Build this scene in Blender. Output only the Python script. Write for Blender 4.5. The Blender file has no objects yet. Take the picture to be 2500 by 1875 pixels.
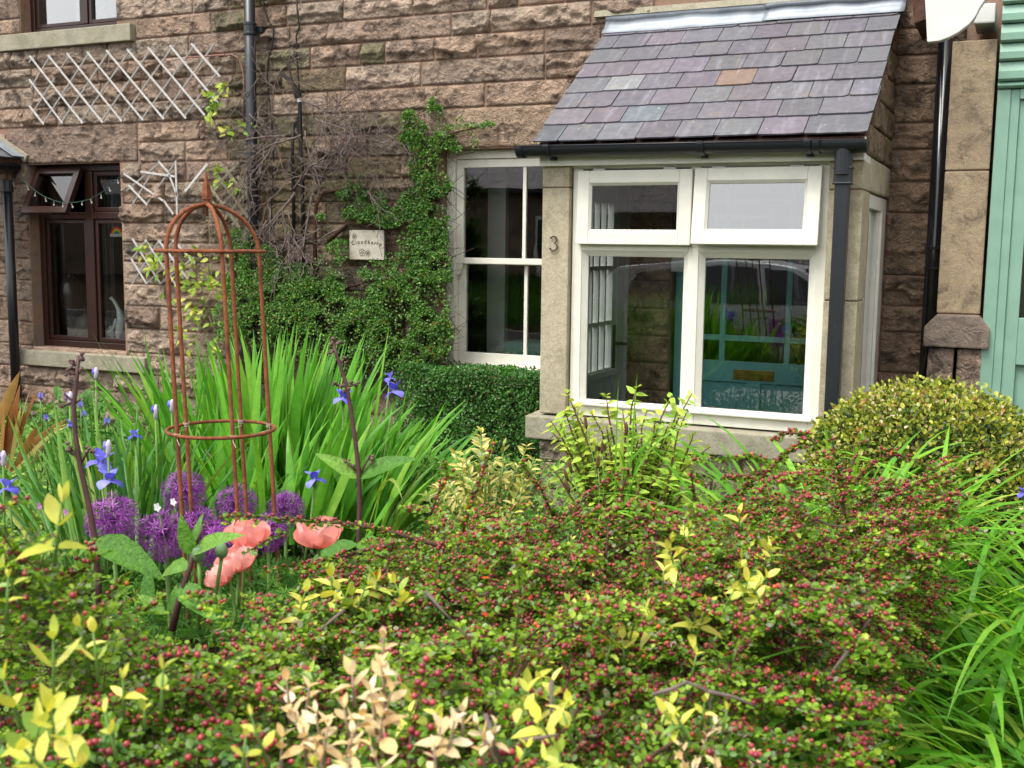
import bpy, math, random
import numpy as np
from mathutils import Vector, Matrix, Euler

random.seed(7)
RNG = np.random.default_rng(11)
SC = bpy.context.scene
COL = SC.collection

# ------------------------------------------------------------------ camera
F_PX = 2700.0
CAM = np.array([0.0, -6.6, 1.65])
RT = np.array([0.90752986, 0.41981933, 0.01188626])
UP = np.array([-0.06314196, 0.10840583, 0.99209943])
FW = np.array([-0.41521397, 0.90111038, -0.12488974])
cam_data = bpy.data.cameras.new('camera')
cam_data.sensor_width = 36.0
cam_data.lens = 36.0 * F_PX / 2500.0
cam_data.clip_start = 0.05
cam_data.clip_end = 500.0
cam_data.dof.use_dof = True
cam_data.dof.focus_distance = 4.3
cam_data.dof.aperture_fstop = 10.0
cam = bpy.data.objects.new('camera', cam_data)
COL.objects.link(cam)
mw = Matrix.Identity(4)
for i in range(3):
    mw[i][0], mw[i][1], mw[i][2], mw[i][3] = RT[i], UP[i], -FW[i], CAM[i]
cam.matrix_world = mw
SC.camera = cam

# ------------------------------------------------------------------ world, sun, exposure
world = bpy.data.worlds.new('World')
SC.world = world
world.use_nodes = True
wn = world.node_tree
wn.nodes.clear()
w_out = wn.nodes.new('ShaderNodeOutputWorld')
w_bg = wn.nodes.new('ShaderNodeBackground')
w_sky = wn.nodes.new('ShaderNodeTexSky')
w_hsv = wn.nodes.new('ShaderNodeHueSaturation')
w_sky.sky_type = 'NISHITA'
w_sky.sun_disc = False
SUN_EL, SUN_AZ = math.radians(62), math.radians(208)   # azimuth clockwise from +Y
w_sky.sun_elevation = SUN_EL
w_sky.sun_rotation = SUN_AZ
w_sky.air_density = 1.0
w_sky.dust_density = 3.0
w_hsv.inputs['Saturation'].default_value = 0.10        # thin overcast: the sky is nearly white
w_bg.inputs['Strength'].default_value = 0.15
wn.links.new(w_sky.outputs[0], w_hsv.inputs['Color'])
wn.links.new(w_hsv.outputs[0], w_bg.inputs['Color'])
wn.links.new(w_bg.outputs[0], w_out.inputs['Surface'])

sun_d = bpy.data.lights.new('sun', 'SUN')
sun_d.energy = 1.2
sun_d.angle = math.radians(28)
sun_d.color = (1.0, 0.95, 0.86)
sun = bpy.data.objects.new('sun', sun_d)
COL.objects.link(sun)
sd = Vector((math.sin(SUN_AZ) * math.cos(SUN_EL), math.cos(SUN_AZ) * math.cos(SUN_EL), math.sin(SUN_EL)))
sun.rotation_euler = sd.to_track_quat('Z', 'Y').to_euler()

SC.view_settings.view_transform = 'Standard'
SC.view_settings.look = 'None'
SC.view_settings.exposure = 1.3
SC.view_settings.gamma = 1.0
SC.view_settings.use_curve_mapping = False
SC.render.engine = 'CYCLES'
cy = SC.cycles
cy.max_bounces = 8
cy.diffuse_bounces = 3
cy.glossy_bounces = 3
cy.transmission_bounces = 4
cy.transparent_max_bounces = 14
cy.caustics_reflective = False
cy.caustics_refractive = False
cy.use_denoising = True


# ------------------------------------------------------------------ geometry of the view (to read true positions off known planes)
def _ray(px, py):
    return FW + RT * (px - 1250) / F_PX - UP * (py - 937.5) / F_PX

def W(px, py, Y=0.0):
    d = _ray(px, py)
    return Vector(CAM + d * ((Y - CAM[1]) / d[1]))

def WX(px, py, X):
    d = _ray(px, py)
    return Vector(CAM + d * ((X - CAM[0]) / d[0]))

def WZ(px, py, Z):
    d = _ray(px, py)
    return Vector(CAM + d * ((Z - CAM[2]) / d[2]))

def P(px, py, dist):
    return Vector(CAM + _ray(px, py) * dist)


# ------------------------------------------------------------------ objects, tags
def tag(o, label=None, cat=None, group=None, kind=None):
    if label: o['label'] = label
    if cat: o['category'] = cat
    if group: o['group'] = group
    if kind: o['kind'] = kind
    return o

def empty(name, loc=(0, 0, 0), label=None, cat=None, group=None, rot=None):
    o = bpy.data.objects.new(name, None)
    COL.objects.link(o)
    o.location = loc
    o.empty_display_size = 0.1
    if rot: o.rotation_euler = rot
    return tag(o, label, cat, group)

def link(name, me, parent=None, mats=None, loc=None):
    o = bpy.data.objects.new(name, me)
    COL.objects.link(o)
    if mats is not None and len(me.materials) == 0:
        for m in (mats if isinstance(mats, (list, tuple)) else [mats]):
            me.materials.append(m)
    if parent is not None:
        o.parent = parent
        # geometry is authored in world space: cancel the parent's transform
        o.matrix_parent_inverse = WORLD(parent).inverted()
    if loc is not None:
        o.location = loc
    return o

def WORLD(o):
    m = Matrix.LocRotScale(o.location, o.rotation_euler.to_quaternion(), o.scale)
    if o.parent:
        return WORLD(o.parent) @ o.matrix_parent_inverse @ m
    return m


class MB:
    """collects solids and builds ONE mesh object"""
    def __init__(self):
        self.v, self.f, self.mi = [], [], []

    def add(self, vs, fs, mi=0):
        o = len(self.v)
        self.v.extend([tuple(p) for p in vs])
        self.f.extend([tuple(i + o for i in f) for f in fs])
        self.mi.extend([mi] * len(fs))
        return self

    def box(self, a, b, mi=0):
        x0, y0, z0 = a; x1, y1, z1 = b
        vs = [(x0, y0, z0), (x1, y0, z0), (x1, y1, z0), (x0, y1, z0), (x0, y0, z1), (x1, y0, z1), (x1, y1, z1), (x0, y1, z1)]
        return self.add(vs, [(0, 3, 2, 1), (4, 5, 6, 7), (0, 1, 5, 4), (1, 2, 6, 5), (2, 3, 7, 6), (3, 0, 4, 7)], mi)

    def hexa(self, q, mi=0):
        """8 corners: 4 front then 4 back in the same order"""
        return self.add(q, [(0, 1, 2, 3), (7, 6, 5, 4), (0, 4, 5, 1), (1, 5, 6, 2), (2, 6, 7, 3), (3, 7, 4, 0)], mi)

    def bar(self, a, b, w, t, nrm, mi=0):
        """flat bar from a to b, width w in the plane across nrm, thickness t along nrm"""
        a, b, nrm = Vector(a), Vector(b), Vector(nrm).normalized()
        d = (b - a).normalized()
        s = d.cross(nrm).normalized() * (w / 2)
        n = nrm * (t / 2)
        return self.hexa([a - s + n, b - s + n, b + s + n, a + s + n, a - s - n, b - s - n, b + s - n, a + s - n], mi)

    def tube(self, pts, r, n=8, mi=0, cap=True):
        pts = [Vector(p) for p in pts]
        k = len(pts)
        rs = r if isinstance(r, (list, tuple, np.ndarray)) else [r] * k
        u = None
        vs = []
        for i in range(k):
            d = (pts[min(i + 1, k - 1)] - pts[max(i - 1, 0)])
            d = d.normalized() if d.length > 1e-9 else Vector((0, 0, 1))
            if u is None:
                u = d.orthogonal().normalized()
            else:
                u = (u - d * u.dot(d))
                u = u.normalized() if u.length > 1e-6 else d.orthogonal().normalized()
            w = d.cross(u)
            for j in range(n):
                t = 2 * math.pi * j / n
                vs.append(pts[i] + (u * math.cos(t) + w * math.sin(t)) * rs[i])
        fs = []
        for i in range(k - 1):
            for j in range(n):
                a = i * n + j; b = i * n + (j + 1) % n
                fs.append((a, b, b + n, a + n))
        if cap:
            fs.append(tuple(range(n - 1, -1, -1)))
            fs.append(tuple((k - 1) * n + j for j in range(n)))
        return self.add(vs, fs, mi)

    def lathe(self, prof, c, n=16, mi=0, axis='Z'):
        """prof: list of (radius, height)"""
        vs, fs = [], []
        c = Vector(c)
        for (r, h) in prof:
            for j in range(n):
                t = 2 * math.pi * j / n
                if axis == 'Z': vs.append(c + Vector((r * math.cos(t), r * math.sin(t), h)))
                elif axis == 'Y': vs.append(c + Vector((r * math.cos(t), h, r * math.sin(t))))
                else: vs.append(c + Vector((h, r * math.cos(t), r * math.sin(t))))
        for i in range(len(prof) - 1):
            for j in range(n):
                a = i * n + j; b = i * n + (j + 1) % n
                fs.append((a, b, b + n, a + n))
        fs.append(tuple(range(n - 1, -1, -1)))
        fs.append(tuple((len(prof) - 1) * n + j for j in range(n)))
        return self.add(vs, fs, mi)

    def prism(self, poly, v, mi=0):
        """polygon (3d points) pushed along v"""
        poly = [Vector(p) for p in poly]; v = Vector(v); n = len(poly)
        fs = [tuple(range(n)), tuple(range(2 * n - 1, n - 1, -1))]
        for i in range(n):
            j = (i + 1) % n
            fs.append((i, i + n, j + n, j))
        return self.add(poly + [p + v for p in poly], fs, mi)

    def build(self, name, mats, parent=None, smooth=False, bevel=0.0, fix=True, seg=2):
        me = bpy.data.meshes.new(name)
        me.from_pydata(self.v, [], self.f)
        mats = mats if isinstance(mats, (list, tuple)) else [mats]
        for m in mats: me.materials.append(m)
        if len(mats) > 1: me.polygons.foreach_set('material_index', self.mi)
        if fix or bevel > 0:
            import bmesh
            bm = bmesh.new(); bm.from_mesh(me)
            bmesh.ops.recalc_face_normals(bm, faces=bm.faces)
            if bevel > 0:
                es = [e for e in bm.edges if len(e.link_faces) == 2 and e.calc_face_angle(0) > 0.5]
                bmesh.ops.bevel(bm, geom=es, offset=bevel, segments=seg, affect='EDGES', profile=0.6, clamp_overlap=True)
            bm.to_mesh(me); bm.free()
        if smooth: me.polygons.foreach_set('use_smooth', [True] * len(me.polygons))
        me.update()
        return link(name, me, parent)


def np_mesh(name, chunks, mats, parent=None, smooth=False, kind=None):
    """chunks: list of (V (n,3), F (m,k), tint (n,), material index) -> ONE mesh object"""
    vs, loops, starts, totals, mi, tint = [], [], [], [], [], []
    vo = lo = 0
    for (V, Fc, T, m) in chunks:
        if len(V) == 0: continue
        vs.append(V); tint.append(T)
        k = Fc.shape[1]
        loops.append((Fc + vo).ravel())
        starts.append(lo + np.arange(len(Fc)) * k)
        totals.append(np.full(len(Fc), k)); mi.append(np.full(len(Fc), m))
        vo += len(V); lo += Fc.size
    V = np.concatenate(vs).astype(np.float32); L = np.concatenate(loops).astype(np.int32)
    S = np.concatenate(starts).astype(np.int32); M = np.concatenate(mi).astype(np.int32)
    me = bpy.data.meshes.new(name)
    me.vertices.add(len(V)); me.vertices.foreach_set('co', V.ravel())
    me.loops.add(len(L)); me.loops.foreach_set('vertex_index', L)
    me.polygons.add(len(S)); me.polygons.foreach_set('loop_start', S)
    for m in (mats if isinstance(mats, (list, tuple)) else [mats]): me.materials.append(m)
    me.polygons.foreach_set('material_index', M)
    at = me.attributes.new('tint', 'FLOAT', 'POINT')
    at.data.foreach_set('value', np.concatenate(tint).astype(np.float32))
    me.update(calc_edges=True)
    if smooth: me.polygons.foreach_set('use_smooth', np.ones(len(S), dtype=bool))
    else: me.polygons.foreach_set('use_smooth', np.zeros(len(S), dtype=bool))
    o = link(name, me, parent)
    if kind: o['kind'] = kind
    return o


# leaf templates: along +Y, face up +Z
def leaf_t(w=0.6, fold=0.12, droop=0.1, pts=((0.22, 0.72), (0.62, 0.92))):
    """oval leaf: midrib folded; returns V, F(quads)"""
    ys = [p[0] for p in pts]; ws = [p[1] * w / 2 for p in pts]
    rows = [(0, 0)] + list(zip(ys, ws)) + [(1, 0)]
    V, Fq = [], []
    mid, l, r = [], [], []
    for (y, hw) in rows:
        z = -droop * y * y
        mid.append(len(V)); V.append((0, y, z - fold * (0 if hw == 0 else hw)))
        if hw > 0:
            l.append(len(V)); V.append((-hw, y, z + fold * hw))
            r.append(len(V)); V.append((hw, y, z + fold * hw))
        else:
            l.append(mid[-1]); r.append(mid[-1])
    for i in range(len(rows) - 1):
        Fq.append((mid[i], r[i], r[i + 1], mid[i + 1])); Fq.append((mid[i], mid[i + 1], l[i + 1], l[i]))
    tri = []
    for f in Fq:
        g = []
        for a in f:
            if a not in g: g.append(a)
        if len(g) == 4: tri += [(g[0], g[1], g[2]), (g[0], g[2], g[3])]
        elif len(g) == 3: tri.append(tuple(g))
    return np.array(V, float), np.array(tri, int)

TINY = (np.array([(0, 0, 0), (.34, .28, .06), (.36, .7, .04), (0, 1, -.06), (-.36, .7, .04), (-.34, .28, .06)], float),
        np.array([(0, 1, 2, 3), (0, 3, 4, 5)], int))

def ico(sub=0):
    t = (1 + 5 ** .5) / 2
    V = np.array([(-1, t, 0), (1, t, 0), (-1, -t, 0), (1, -t, 0), (0, -1, t), (0, 1, t), (0, -1, -t), (0, 1, -t), (t, 0, -1), (t, 0, 1), (-t, 0, -1), (-t, 0, 1)], float)
    V /= np.linalg.norm(V[0])
    Fc = [(0, 11, 5), (0, 5, 1), (0, 1, 7), (0, 7, 10), (0, 10, 11), (1, 5, 9), (5, 11, 4), (11, 10, 2), (10, 7, 6), (7, 1, 8), (3, 9, 4), (3, 4, 2), (3, 2, 6), (3, 6, 8), (3, 8, 9), (4, 9, 5), (2, 4, 11), (6, 2, 10), (8, 6, 7), (9, 8, 1)]
    for _ in range(sub):
        V = list(map(tuple, V)); cache = {}; nf = []
        def mid(a, b):
            k = (min(a, b), max(a, b))
            if k not in cache:
                p = (np.array(V[a]) + np.array(V[b])); p /= np.linalg.norm(p)
                V.append(tuple(p)); cache[k] = len(V) - 1
            return cache[k]
        for a, b, c in Fc:
            ab, bc, ca = mid(a, b), mid(b, c), mid(c, a)
            nf += [(a, ab, ca), (b, bc, ab), (c, ca, bc), (ab, bc, ca)]
        Fc = nf; V = np.array(V)
    return np.array(V), np.array(Fc)

ICO0 = ico(0); ICO1 = ico(1)

def norm(a):
    return a / np.maximum(np.linalg.norm(a, axis=-1, keepdims=True), 1e-9)

def scatter(tmpl, pos, d, n, s, tint, sx=None):
    """copies of a template at pos, +Y along d, +Z near n, size s"""
    V, Fc = tmpl
    pos = np.asarray(pos, float); N = len(pos)
    y = norm(np.asarray(d, float)); x = norm(np.cross(y, np.asarray(n, float))); z = np.cross(x, y)
    s = np.broadcast_to(np.asarray(s, float), (N,))
    vx = V[None, :, 0:1] * (1 if sx is None else np.asarray(sx)[:, None, None])
    o = vx * x[:, None, :] + V[None, :, 1:2] * y[:, None, :] + V[None, :, 2:3] * z[:, None, :]
    o = o * s[:, None, None] + pos[:, None, :]
    k = len(V)
    Fo = (Fc[None] + (np.arange(N) * k)[:, None, None]).reshape(-1, Fc.shape[1])
    return o.reshape(-1, 3), Fo, np.repeat(np.asarray(tint, float), k)

def rvec(n, s=1.0):
    return RNG.normal(0, s, (n, 3))

# value noise for real relief
def vnoise(x, y, seed=0):
    xi = np.floor(x).astype(np.int64); yi = np.floor(y).astype(np.int64)
    fx = x - xi; fy = y - yi
    fx = fx * fx * (3 - 2 * fx); fy = fy * fy * (3 - 2 * fy)
    def h(a, b):
        n = (a * 374761393 + b * 668265263 + seed * 1442695041) & 0x7fffffff
        n = ((n ^ (n >> 13)) * 1274126177) & 0x7fffffff
        return ((n ^ (n >> 16)) & 0xffff) / 65535.0
    return (h(xi, yi) * (1 - fx) + h(xi + 1, yi) * fx) * (1 - fy) + (h(xi, yi + 1) * (1 - fx) + h(xi + 1, yi + 1) * fx) * fy

def fbm(x, y, seed=0, o=4):
    r = np.zeros_like(x); a = .5
    for i in range(o):
        r += a * vnoise(x, y, seed + i * 17); a *= .5; x = x * 2.03; y = y * 2.03
    return r


# ------------------------------------------------------------------ materials
class NT:
    def __init__(self, name):
        self.m = bpy.data.materials.new(name); self.m.use_nodes = True
        self.t = self.m.node_tree; self.t.nodes.clear()
        self.out = self.n('ShaderNodeOutputMaterial')
    def n(self, ty, **kw):
        nd = self.t.nodes.new(ty)
        for k, v in kw.items(): setattr(nd, k, v)
        return nd
    def l(self, a, b): self.t.links.new(a, b)
    def noise(self, scale, detail=4, rough=.55, vec=None, dist=0.0):
        nd = self.n('ShaderNodeTexNoise')
        nd.inputs['Scale'].default_value = scale; nd.inputs['Detail'].default_value = detail
        nd.inputs['Roughness'].default_value = rough; nd.inputs['Distortion'].default_value = dist
        self.l(vec if vec is not None else self.pos(), nd.inputs['Vector'])
        return nd.outputs['Fac']
    def pos(self):
        if not hasattr(self, '_p'): self._p = self.n('ShaderNodeNewGeometry').outputs['Position']
        return self._p
    def scaled(self, s):
        mp = self.n('ShaderNodeMapping'); mp.inputs['Scale'].default_value = s
        self.l(self.pos(), mp.inputs['Vector']); return mp.outputs[0]
    def ramp(self, fac, stops, interp='LINEAR'):
        r = self.n('ShaderNodeValToRGB'); r.color_ramp.interpolation = interp
        e = r.color_ramp.elements
        while len(e) < len(stops): e.new(0.5)
        for i, (p, c) in enumerate(stops):
            e[i].position = p; e[i].color = (*c, 1) if len(c) == 3 else c
        self.l(fac, r.inputs[0]); return r.outputs[0]
    def mix(self, a, b, fac, mode='MIX'):
        m = self.n('ShaderNodeMix', data_type='RGBA', blend_type=mode)
        self._set(m.inputs['Factor'], fac); self._set(m.inputs[6], a); self._set(m.inputs[7], b)
        return m.outputs[2]
    def _set(self, s, v):
        if hasattr(v, 'is_linked') or hasattr(v, 'links'): self.l(v, s)
        elif isinstance(v, (int, float)): s.default_value = v
        else: s.default_value = (*v, 1) if len(v) == 3 else v
    def math(self, op, a, b=0.0, c=None):
        m = self.n('ShaderNodeMath', operation=op)
        self._set(m.inputs[0], a); self._set(m.inputs[1], b)
        if c is not None: self._set(m.inputs[2], c)
        return m.outputs[0]
    def maprange(self, v, a, b, c=0.0, d=1.0):
        m = self.n('ShaderNodeMapRange'); self._set(m.inputs[0], v)
        for i, q in enumerate((a, b, c, d)): m.inputs[i + 1].default_value = q
        return m.outputs[0]
    def attr(self, name):
        a = self.n('ShaderNodeAttribute'); a.attribute_name = name; return a.outputs['Fac']
    def orand(self):
        return self.n('ShaderNodeObjectInfo').outputs['Random']
    def ocol(self):
        return self.n('ShaderNodeObjectInfo').outputs['Color']
    def bump(self, h, strength=.3, dist=.01, prev=None):
        b = self.n('ShaderNodeBump'); b.inputs['Strength'].default_value = strength; b.inputs['Distance'].default_value = dist
        self.l(h, b.inputs['Height'])
        if prev is not None: self.l(prev, b.inputs['Normal'])
        return b.outputs[0]
    def pbsdf(self, col, rough=.6, spec=.4, metal=0.0, normal=None, trans=0.0, tcol=None, coat=0.0):
        p = self.n('ShaderNodeBsdfPrincipled')
        self._set(p.inputs['Base Color'], col); self._set(p.inputs['Roughness'], rough)
        p.inputs['Specular IOR Level'].default_value = spec; p.inputs['Metallic'].default_value = metal
        p.inputs['Coat Weight'].default_value = coat
        if normal is not None: self.l(normal, p.inputs['Normal'])
        sh = p.outputs[0]
        if trans > 0:
            t = self.n('ShaderNodeBsdfTranslucent'); self._set(t.inputs['Color'], tcol if tcol is not None else col)
            mx = self.n('ShaderNodeMixShader'); mx.inputs[0].default_value = trans
            self.l(sh, mx.inputs[1]); self.l(t.outputs[0], mx.inputs[2]); sh = mx.outputs[0]
        self.l(sh, self.out.inputs['Surface'])
        return self.m


def m_stone(name, c_a, c_b, c_dark, soot=.5, green=0.0, use_ocol=True, fine=1.0):
    t = NT(name)
    big = t.noise(2.6, 3); mid = t.noise(16, 6, .6); fin = t.noise(130, 4, .7); sm = t.noise(7, 7, .68, dist=.5)
    col = t.mix(c_a, c_b, t.maprange(t.math('MULTIPLY_ADD', mid, .7, t.math('MULTIPLY', big, .3)), .38, .62))
    col = t.mix(col, c_dark, t.math('MULTIPLY', t.maprange(sm, .5, .64), soot))
    col = t.mix(col, [min(1, c * 1.7) for c in c_a], t.math('MULTIPLY', t.maprange(t.noise(38, 6, .75), .6, .72), .55))
    if green > 0:
        col = t.mix(col, (.12, .13, .045), t.math('MULTIPLY', t.maprange(t.noise(5, 5, .6), .42, .66), green))
    col = t.mix(col, t.ramp(fin, [(.3, (.62, .62, .62)), (.5, (1, 1, 1)), (.72, (1.3, 1.3, 1.3))]), .8, 'MULTIPLY')
    if use_ocol: col = t.mix(col, t.ocol(), 1.0, 'MULTIPLY')
    rg = t.math('ABSOLUTE', t.math('SUBTRACT', t.noise(22, 5, .6, dist=.6), .5))
    h = t.math('ADD', t.math('ADD', t.math('MULTIPLY', fin, .4), t.noise(48, 6, .78)), t.math('MULTIPLY', t.math('MINIMUM', rg, .12), 7.0))
    nb = t.bump(h, .9 * fine, .016)
    return t.pbsdf(col, .93, .15, normal=nb)

M_STONE = m_stone('gritstone', (.43, .335, .262), (.31, .25, .198), (.06, .05, .046), .85)
M_STONE_GREEN = m_stone('gritstone_mossy', (.30, .245, .18), (.22, .187, .132), (.055, .05, .04), .75, .5)
M_ASHLAR = m_stone('dressed_sandstone', (.47, .41, .29), (.40, .345, .25), (.19, .165, .12), .45, 0.15, False, .16)
M_SILL = m_stone('sill_sandstone', (.36, .325, .25), (.30, .28, .21), (.15, .135, .10), .4, .25, False, .18)
M_PILASTER = m_stone('pilaster_sandstone', (.40, .31, .20), (.31, .24, .165), (.09, .075, .06), .7, 0, False, .25)

def m_mortar():
    t = NT('lime_mortar')
    col = t.mix((.29, .17, .118), (.22, .165, .125), t.maprange(t.noise(6, 4), .4, .6))
    col = t.mix(col, (.13, .10, .08), t.math('MULTIPLY', t.maprange(t.noise(14, 5), .55, .7), .6))
    return t.pbsdf(col, .95, .1, normal=t.bump(t.noise(120, 3), .6, .006))
M_MORTAR = m_mortar()

def m_paint(name, col, rough=.35, wear=.25, dirt=(.35, .33, .22), spec=.4):
    t = NT(name)
    c = t.mix(col, [x * .88 for x in col], t.maprange(t.noise(9, 4), .35, .7))
    c = t.mix(c, dirt, t.math('MULTIPLY', t.maprange(t.noise(30, 6, .7), .62, .75), wear))
    return t.pbsdf(c, rough, spec, normal=t.bump(t.noise(60, 3, .5, t.scaled((1, 1, .15))), .08, .004))
M_WHITE = m_paint('cream_white_paint', (.80, .78, .68), .36, .22, (.42, .40, .28))
M_WHITE2 = m_paint('old_white_paint', (.66, .66, .63), .45, .3)
M_BROWN = m_paint('brown_wood_stain', (.03, .012, .009), .3, .3, (.16, .09, .06))
M_GREEN = m_paint('sage_green_paint', (.235, .40, .305), .4, .12, (.12, .17, .12))
M_TEAL = m_paint('teal_door_paint', (.18, .47, .47), .35, .05, (.1, .2, .2))
M_GREYDOOR = m_paint('pale_grey_paint', (.60, .60, .58), .35, .08)
M_BLACKP = m_paint('black_plastic', (.012, .013, .016), .32, .4, (.06, .06, .06), .5)
M_DGREY = m_paint('dark_grey_plastic', (.016, .018, .023), .36, .4, (.08, .08, .08), .5)
M_BLACKIRON = m_paint('black_iron', (.01, .01, .011), .4, .1)

def m_glass(name='window_glass', tint=(.86, .9, .88), ior=1.5, boost=1.0):
    t = NT(name)
    fr = t.n('ShaderNodeFresnel'); fr.inputs[0].default_value = ior
    tr = t.n('ShaderNodeBsdfTransparent'); tr.inputs[0].default_value = (*tint, 1)
    gl = t.n('ShaderNodeBsdfGlossy'); gl.inputs['Roughness'].default_value = 0.0
    t.l(t.bump(t.noise(3.0, 2), .03, .02), gl.inputs['Normal'])
    mx = t.n('ShaderNodeMixShader')
    t.l(t.math('MINIMUM', t.math('MULTIPLY', fr.outputs[0], boost), 1.0), mx.inputs[0])
    t.l(tr.outputs[0], mx.inputs[1]); t.l(gl.outputs[0], mx.inputs[2]); t.l(mx.outputs[0], t.out.inputs['Surface'])
    return t.m
M_GLASS = m_glass(boost=2.3)      # double glazed: four reflecting faces
M_GLASS_R = m_glass('reflective_window_glass', boost=4.2)
M_GLASS_SKY = m_glass('casement_glass', boost=7.0)

def m_slate():
    t = NT('heather_slate')
    r = t.orand()
    base = t.ramp(r, [(0, (.118, .113, .130)), (.25, (.126, .116, .136)), (.5, (.116, .115, .128)), (.72, (.130, .116, .132)), (.9, (.122, .121, .130))], 'CONSTANT')
    st = t.noise(9, 3, .5, t.scaled((3, .35, .35)))
    c = t.mix(base, (.25, .24, .265), t.math('MULTIPLY', t.maprange(st, .54, .74), .5))
    c = t.mix(c, t.ramp(t.noise(24, 6, .7), [(.3, (.72, .72, .72)), (.7, (1.25, 1.25, 1.25))]), .8, 'MULTIPLY')
    c = t.mix(c, (.19, .16, .13), t.math('MULTIPLY', t.maprange(t.noise(13, 5), .58, .72), .5))
    c = t.mix(c, (.5, .5, .46), t.maprange(t.noise(55, 4, .6), .70, .74))
    c = t.mix(c, t.ocol(), 1.0, 'MULTIPLY')
    c = t.mix(c, [1, 1, 1], 0.0)
    return t.pbsdf(c, .55, .35, normal=t.bump(t.noise(35, 6, .7), .35, .006))
M_SLATE = m_slate()

def m_lead():
    t = NT('lead_sheet')
    c = t.mix((.20, .225, .255), (.30, .33, .365), t.maprange(t.noise(8, 6, .65), .35, .65))
    c = t.mix(c, (.16, .12, .12), t.maprange(t.noise(16, 4, .6), .72, .77))
    return t.pbsdf(c, .5, .4, .15, normal=t.bump(t.noise(12, 4), .25, .01))
M_LEAD = m_lead()

def m_rust():
    t = NT('rusty_iron')
    c = t.mix((.16, .05, .024), (.27, .095, .042), t.maprange(t.noise(60, 5, .7), .35, .65))
    c = t.mix(c, (.07, .03, .022), t.math('MULTIPLY', t.maprange(t.noise(12, 3), .55, .7), .7))
    return t.pbsdf(c, .88, .2, normal=t.bump(t.noise(220, 3, .7), .8, .003))
M_RUST = m_rust()

def m_wood(name, a, b):
    t = NT(name)
    c = t.mix(a, b, t.maprange(t.noise(40, 5, .6), .35, .65))
    c = t.mix(c, [x * .45 for x in a], t.maprange(t.noise(25, 3), .66, .75))
    return t.pbsdf(c, .85, .2, normal=t.bump(t.noise(90, 3), .5, .003))
M_TRELLIS = m_wood('weathered_trellis_wood', (.54, .52, .50), (.40, .38, .365))
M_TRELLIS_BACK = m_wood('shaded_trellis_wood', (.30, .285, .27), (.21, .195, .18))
M_TRELLIS_OLD = m_wood('mossy_trellis_wood', (.27, .24, .16), (.2, .19, .12))
M_SIGN = m_wood('pale_wood', (.50, .46, .38), (.40, .36, .29))

def m_leaf(name, stops, rough=.42, trans=.28, spec=.45, tmul=(1.25, 1.3, .6), attr=True, veins=0.0):
    t = NT(name)
    f = t.attr('tint') if attr else t.orand()
    c = t.ramp(f, stops)
    c = t.mix(c, t.ramp(t.noise(45, 3), [(.3, (.8, .8, .8)), (.7, (1.18, 1.18, 1.18))]), .7, 'MULTIPLY')
    nb = None
    if veins > 0:
        c = t.mix(c, t.ramp(t.noise(150, 3, .6), [(.35, (.7, .75, .7)), (.6, (1.25, 1.2, 1.2))]), .8, 'MULTIPLY')
        nb = t.bump(t.noise(110, 3, .6), veins, .006)
    tc = t.mix(c, tmul, 1.0, 'MULTIPLY')
    return t.pbsdf(c, rough, spec, normal=nb, trans=trans, tcol=tc)

def m_plain(name, c, rough=.6, spec=.3, metal=0.0, var=.2, sc=40, trans=0.0):
    t = NT(name)
    col = t.mix(c, [x * (1 - var) for x in c], t.maprange(t.noise(sc, 4), .35, .65))
    return t.pbsdf(col, rough, spec, metal, trans=trans)

M_COT = m_leaf('cotoneaster_leaf', [(0, (.05, .11, .008)), (.3, (.13, .27, .014)), (.65, (.26, .43, .024)), (.93, (.47, .56, .055)), (.97, (.20, .34, .22)), (1, (.66, .08, .02))], trans=.38)
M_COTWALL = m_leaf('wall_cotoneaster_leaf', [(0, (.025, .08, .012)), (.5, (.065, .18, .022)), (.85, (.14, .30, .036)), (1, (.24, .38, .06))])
M_HEDGE = m_leaf('hedge_leaf', [(0, (.025, .10, .018)), (.5, (.06, .19, .03)), (.9, (.12, .28, .045)), (1, (.18, .33, .07))])
M_BERRY = m_leaf('red_berry', [(0, (.13, .013, .017)), (.5, (.22, .022, .028)), (.85, (.32, .05, .05)), (1, (.50, .09, .025))], .3, .0, .5)
M_BERRYW = m_leaf('small_red_berry', [(0, (.20, .02, .02)), (1, (.42, .04, .02))], .35, 0, .5)
M_BARK = m_plain('dark_bark', (.105, .052, .038), .85, .2, var=.5)
M_TWIG = m_plain('grey_twig', (.19, .145, .13), .85, .2, var=.45)
M_TWIGD = m_plain('brown_twig', (.085, .05, .04), .85, .2, var=.5)
M_DRY = m_plain('dry_vine_stem', (.34, .26, .18), .9, .15, var=.4)
GOLD = [(0, (.44, .48, .06)), (.3, (.68, .64, .09)), (.6, (.78, .72, .17)), (.78, (.48, .54, .08)), (1, (.20, .34, .06))]
M_GOLD = m_leaf('golden_privet_leaf', GOLD, .4, .3, .4, (1.1, 1.1, .5), attr=False)
M_GOLDV = m_leaf('golden_privet_leaf_mass', [(0, (.10, .17, .03)), (.4, (.25, .30, .04)), (1, (.52, .48, .06))], .4, .3, .4)
M_BEIGE = m_leaf('dried_leaf', [(0, (.66, .46, .20)), (.4, (.78, .61, .34)), (.8, (.85, .75, .52)), (1, (.60, .36, .14))], .7, .25, .2, (1.1, .9, .6), attr=False)
M_LIME = m_leaf('lime_green_leaf', [(0, (.26, .48, .045)), (.5, (.40, .58, .07)), (.85, (.54, .64, .11)), (1, (.2, .40, .04))], .5, .32, .3, (1.15, 1.15, .5))
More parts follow.
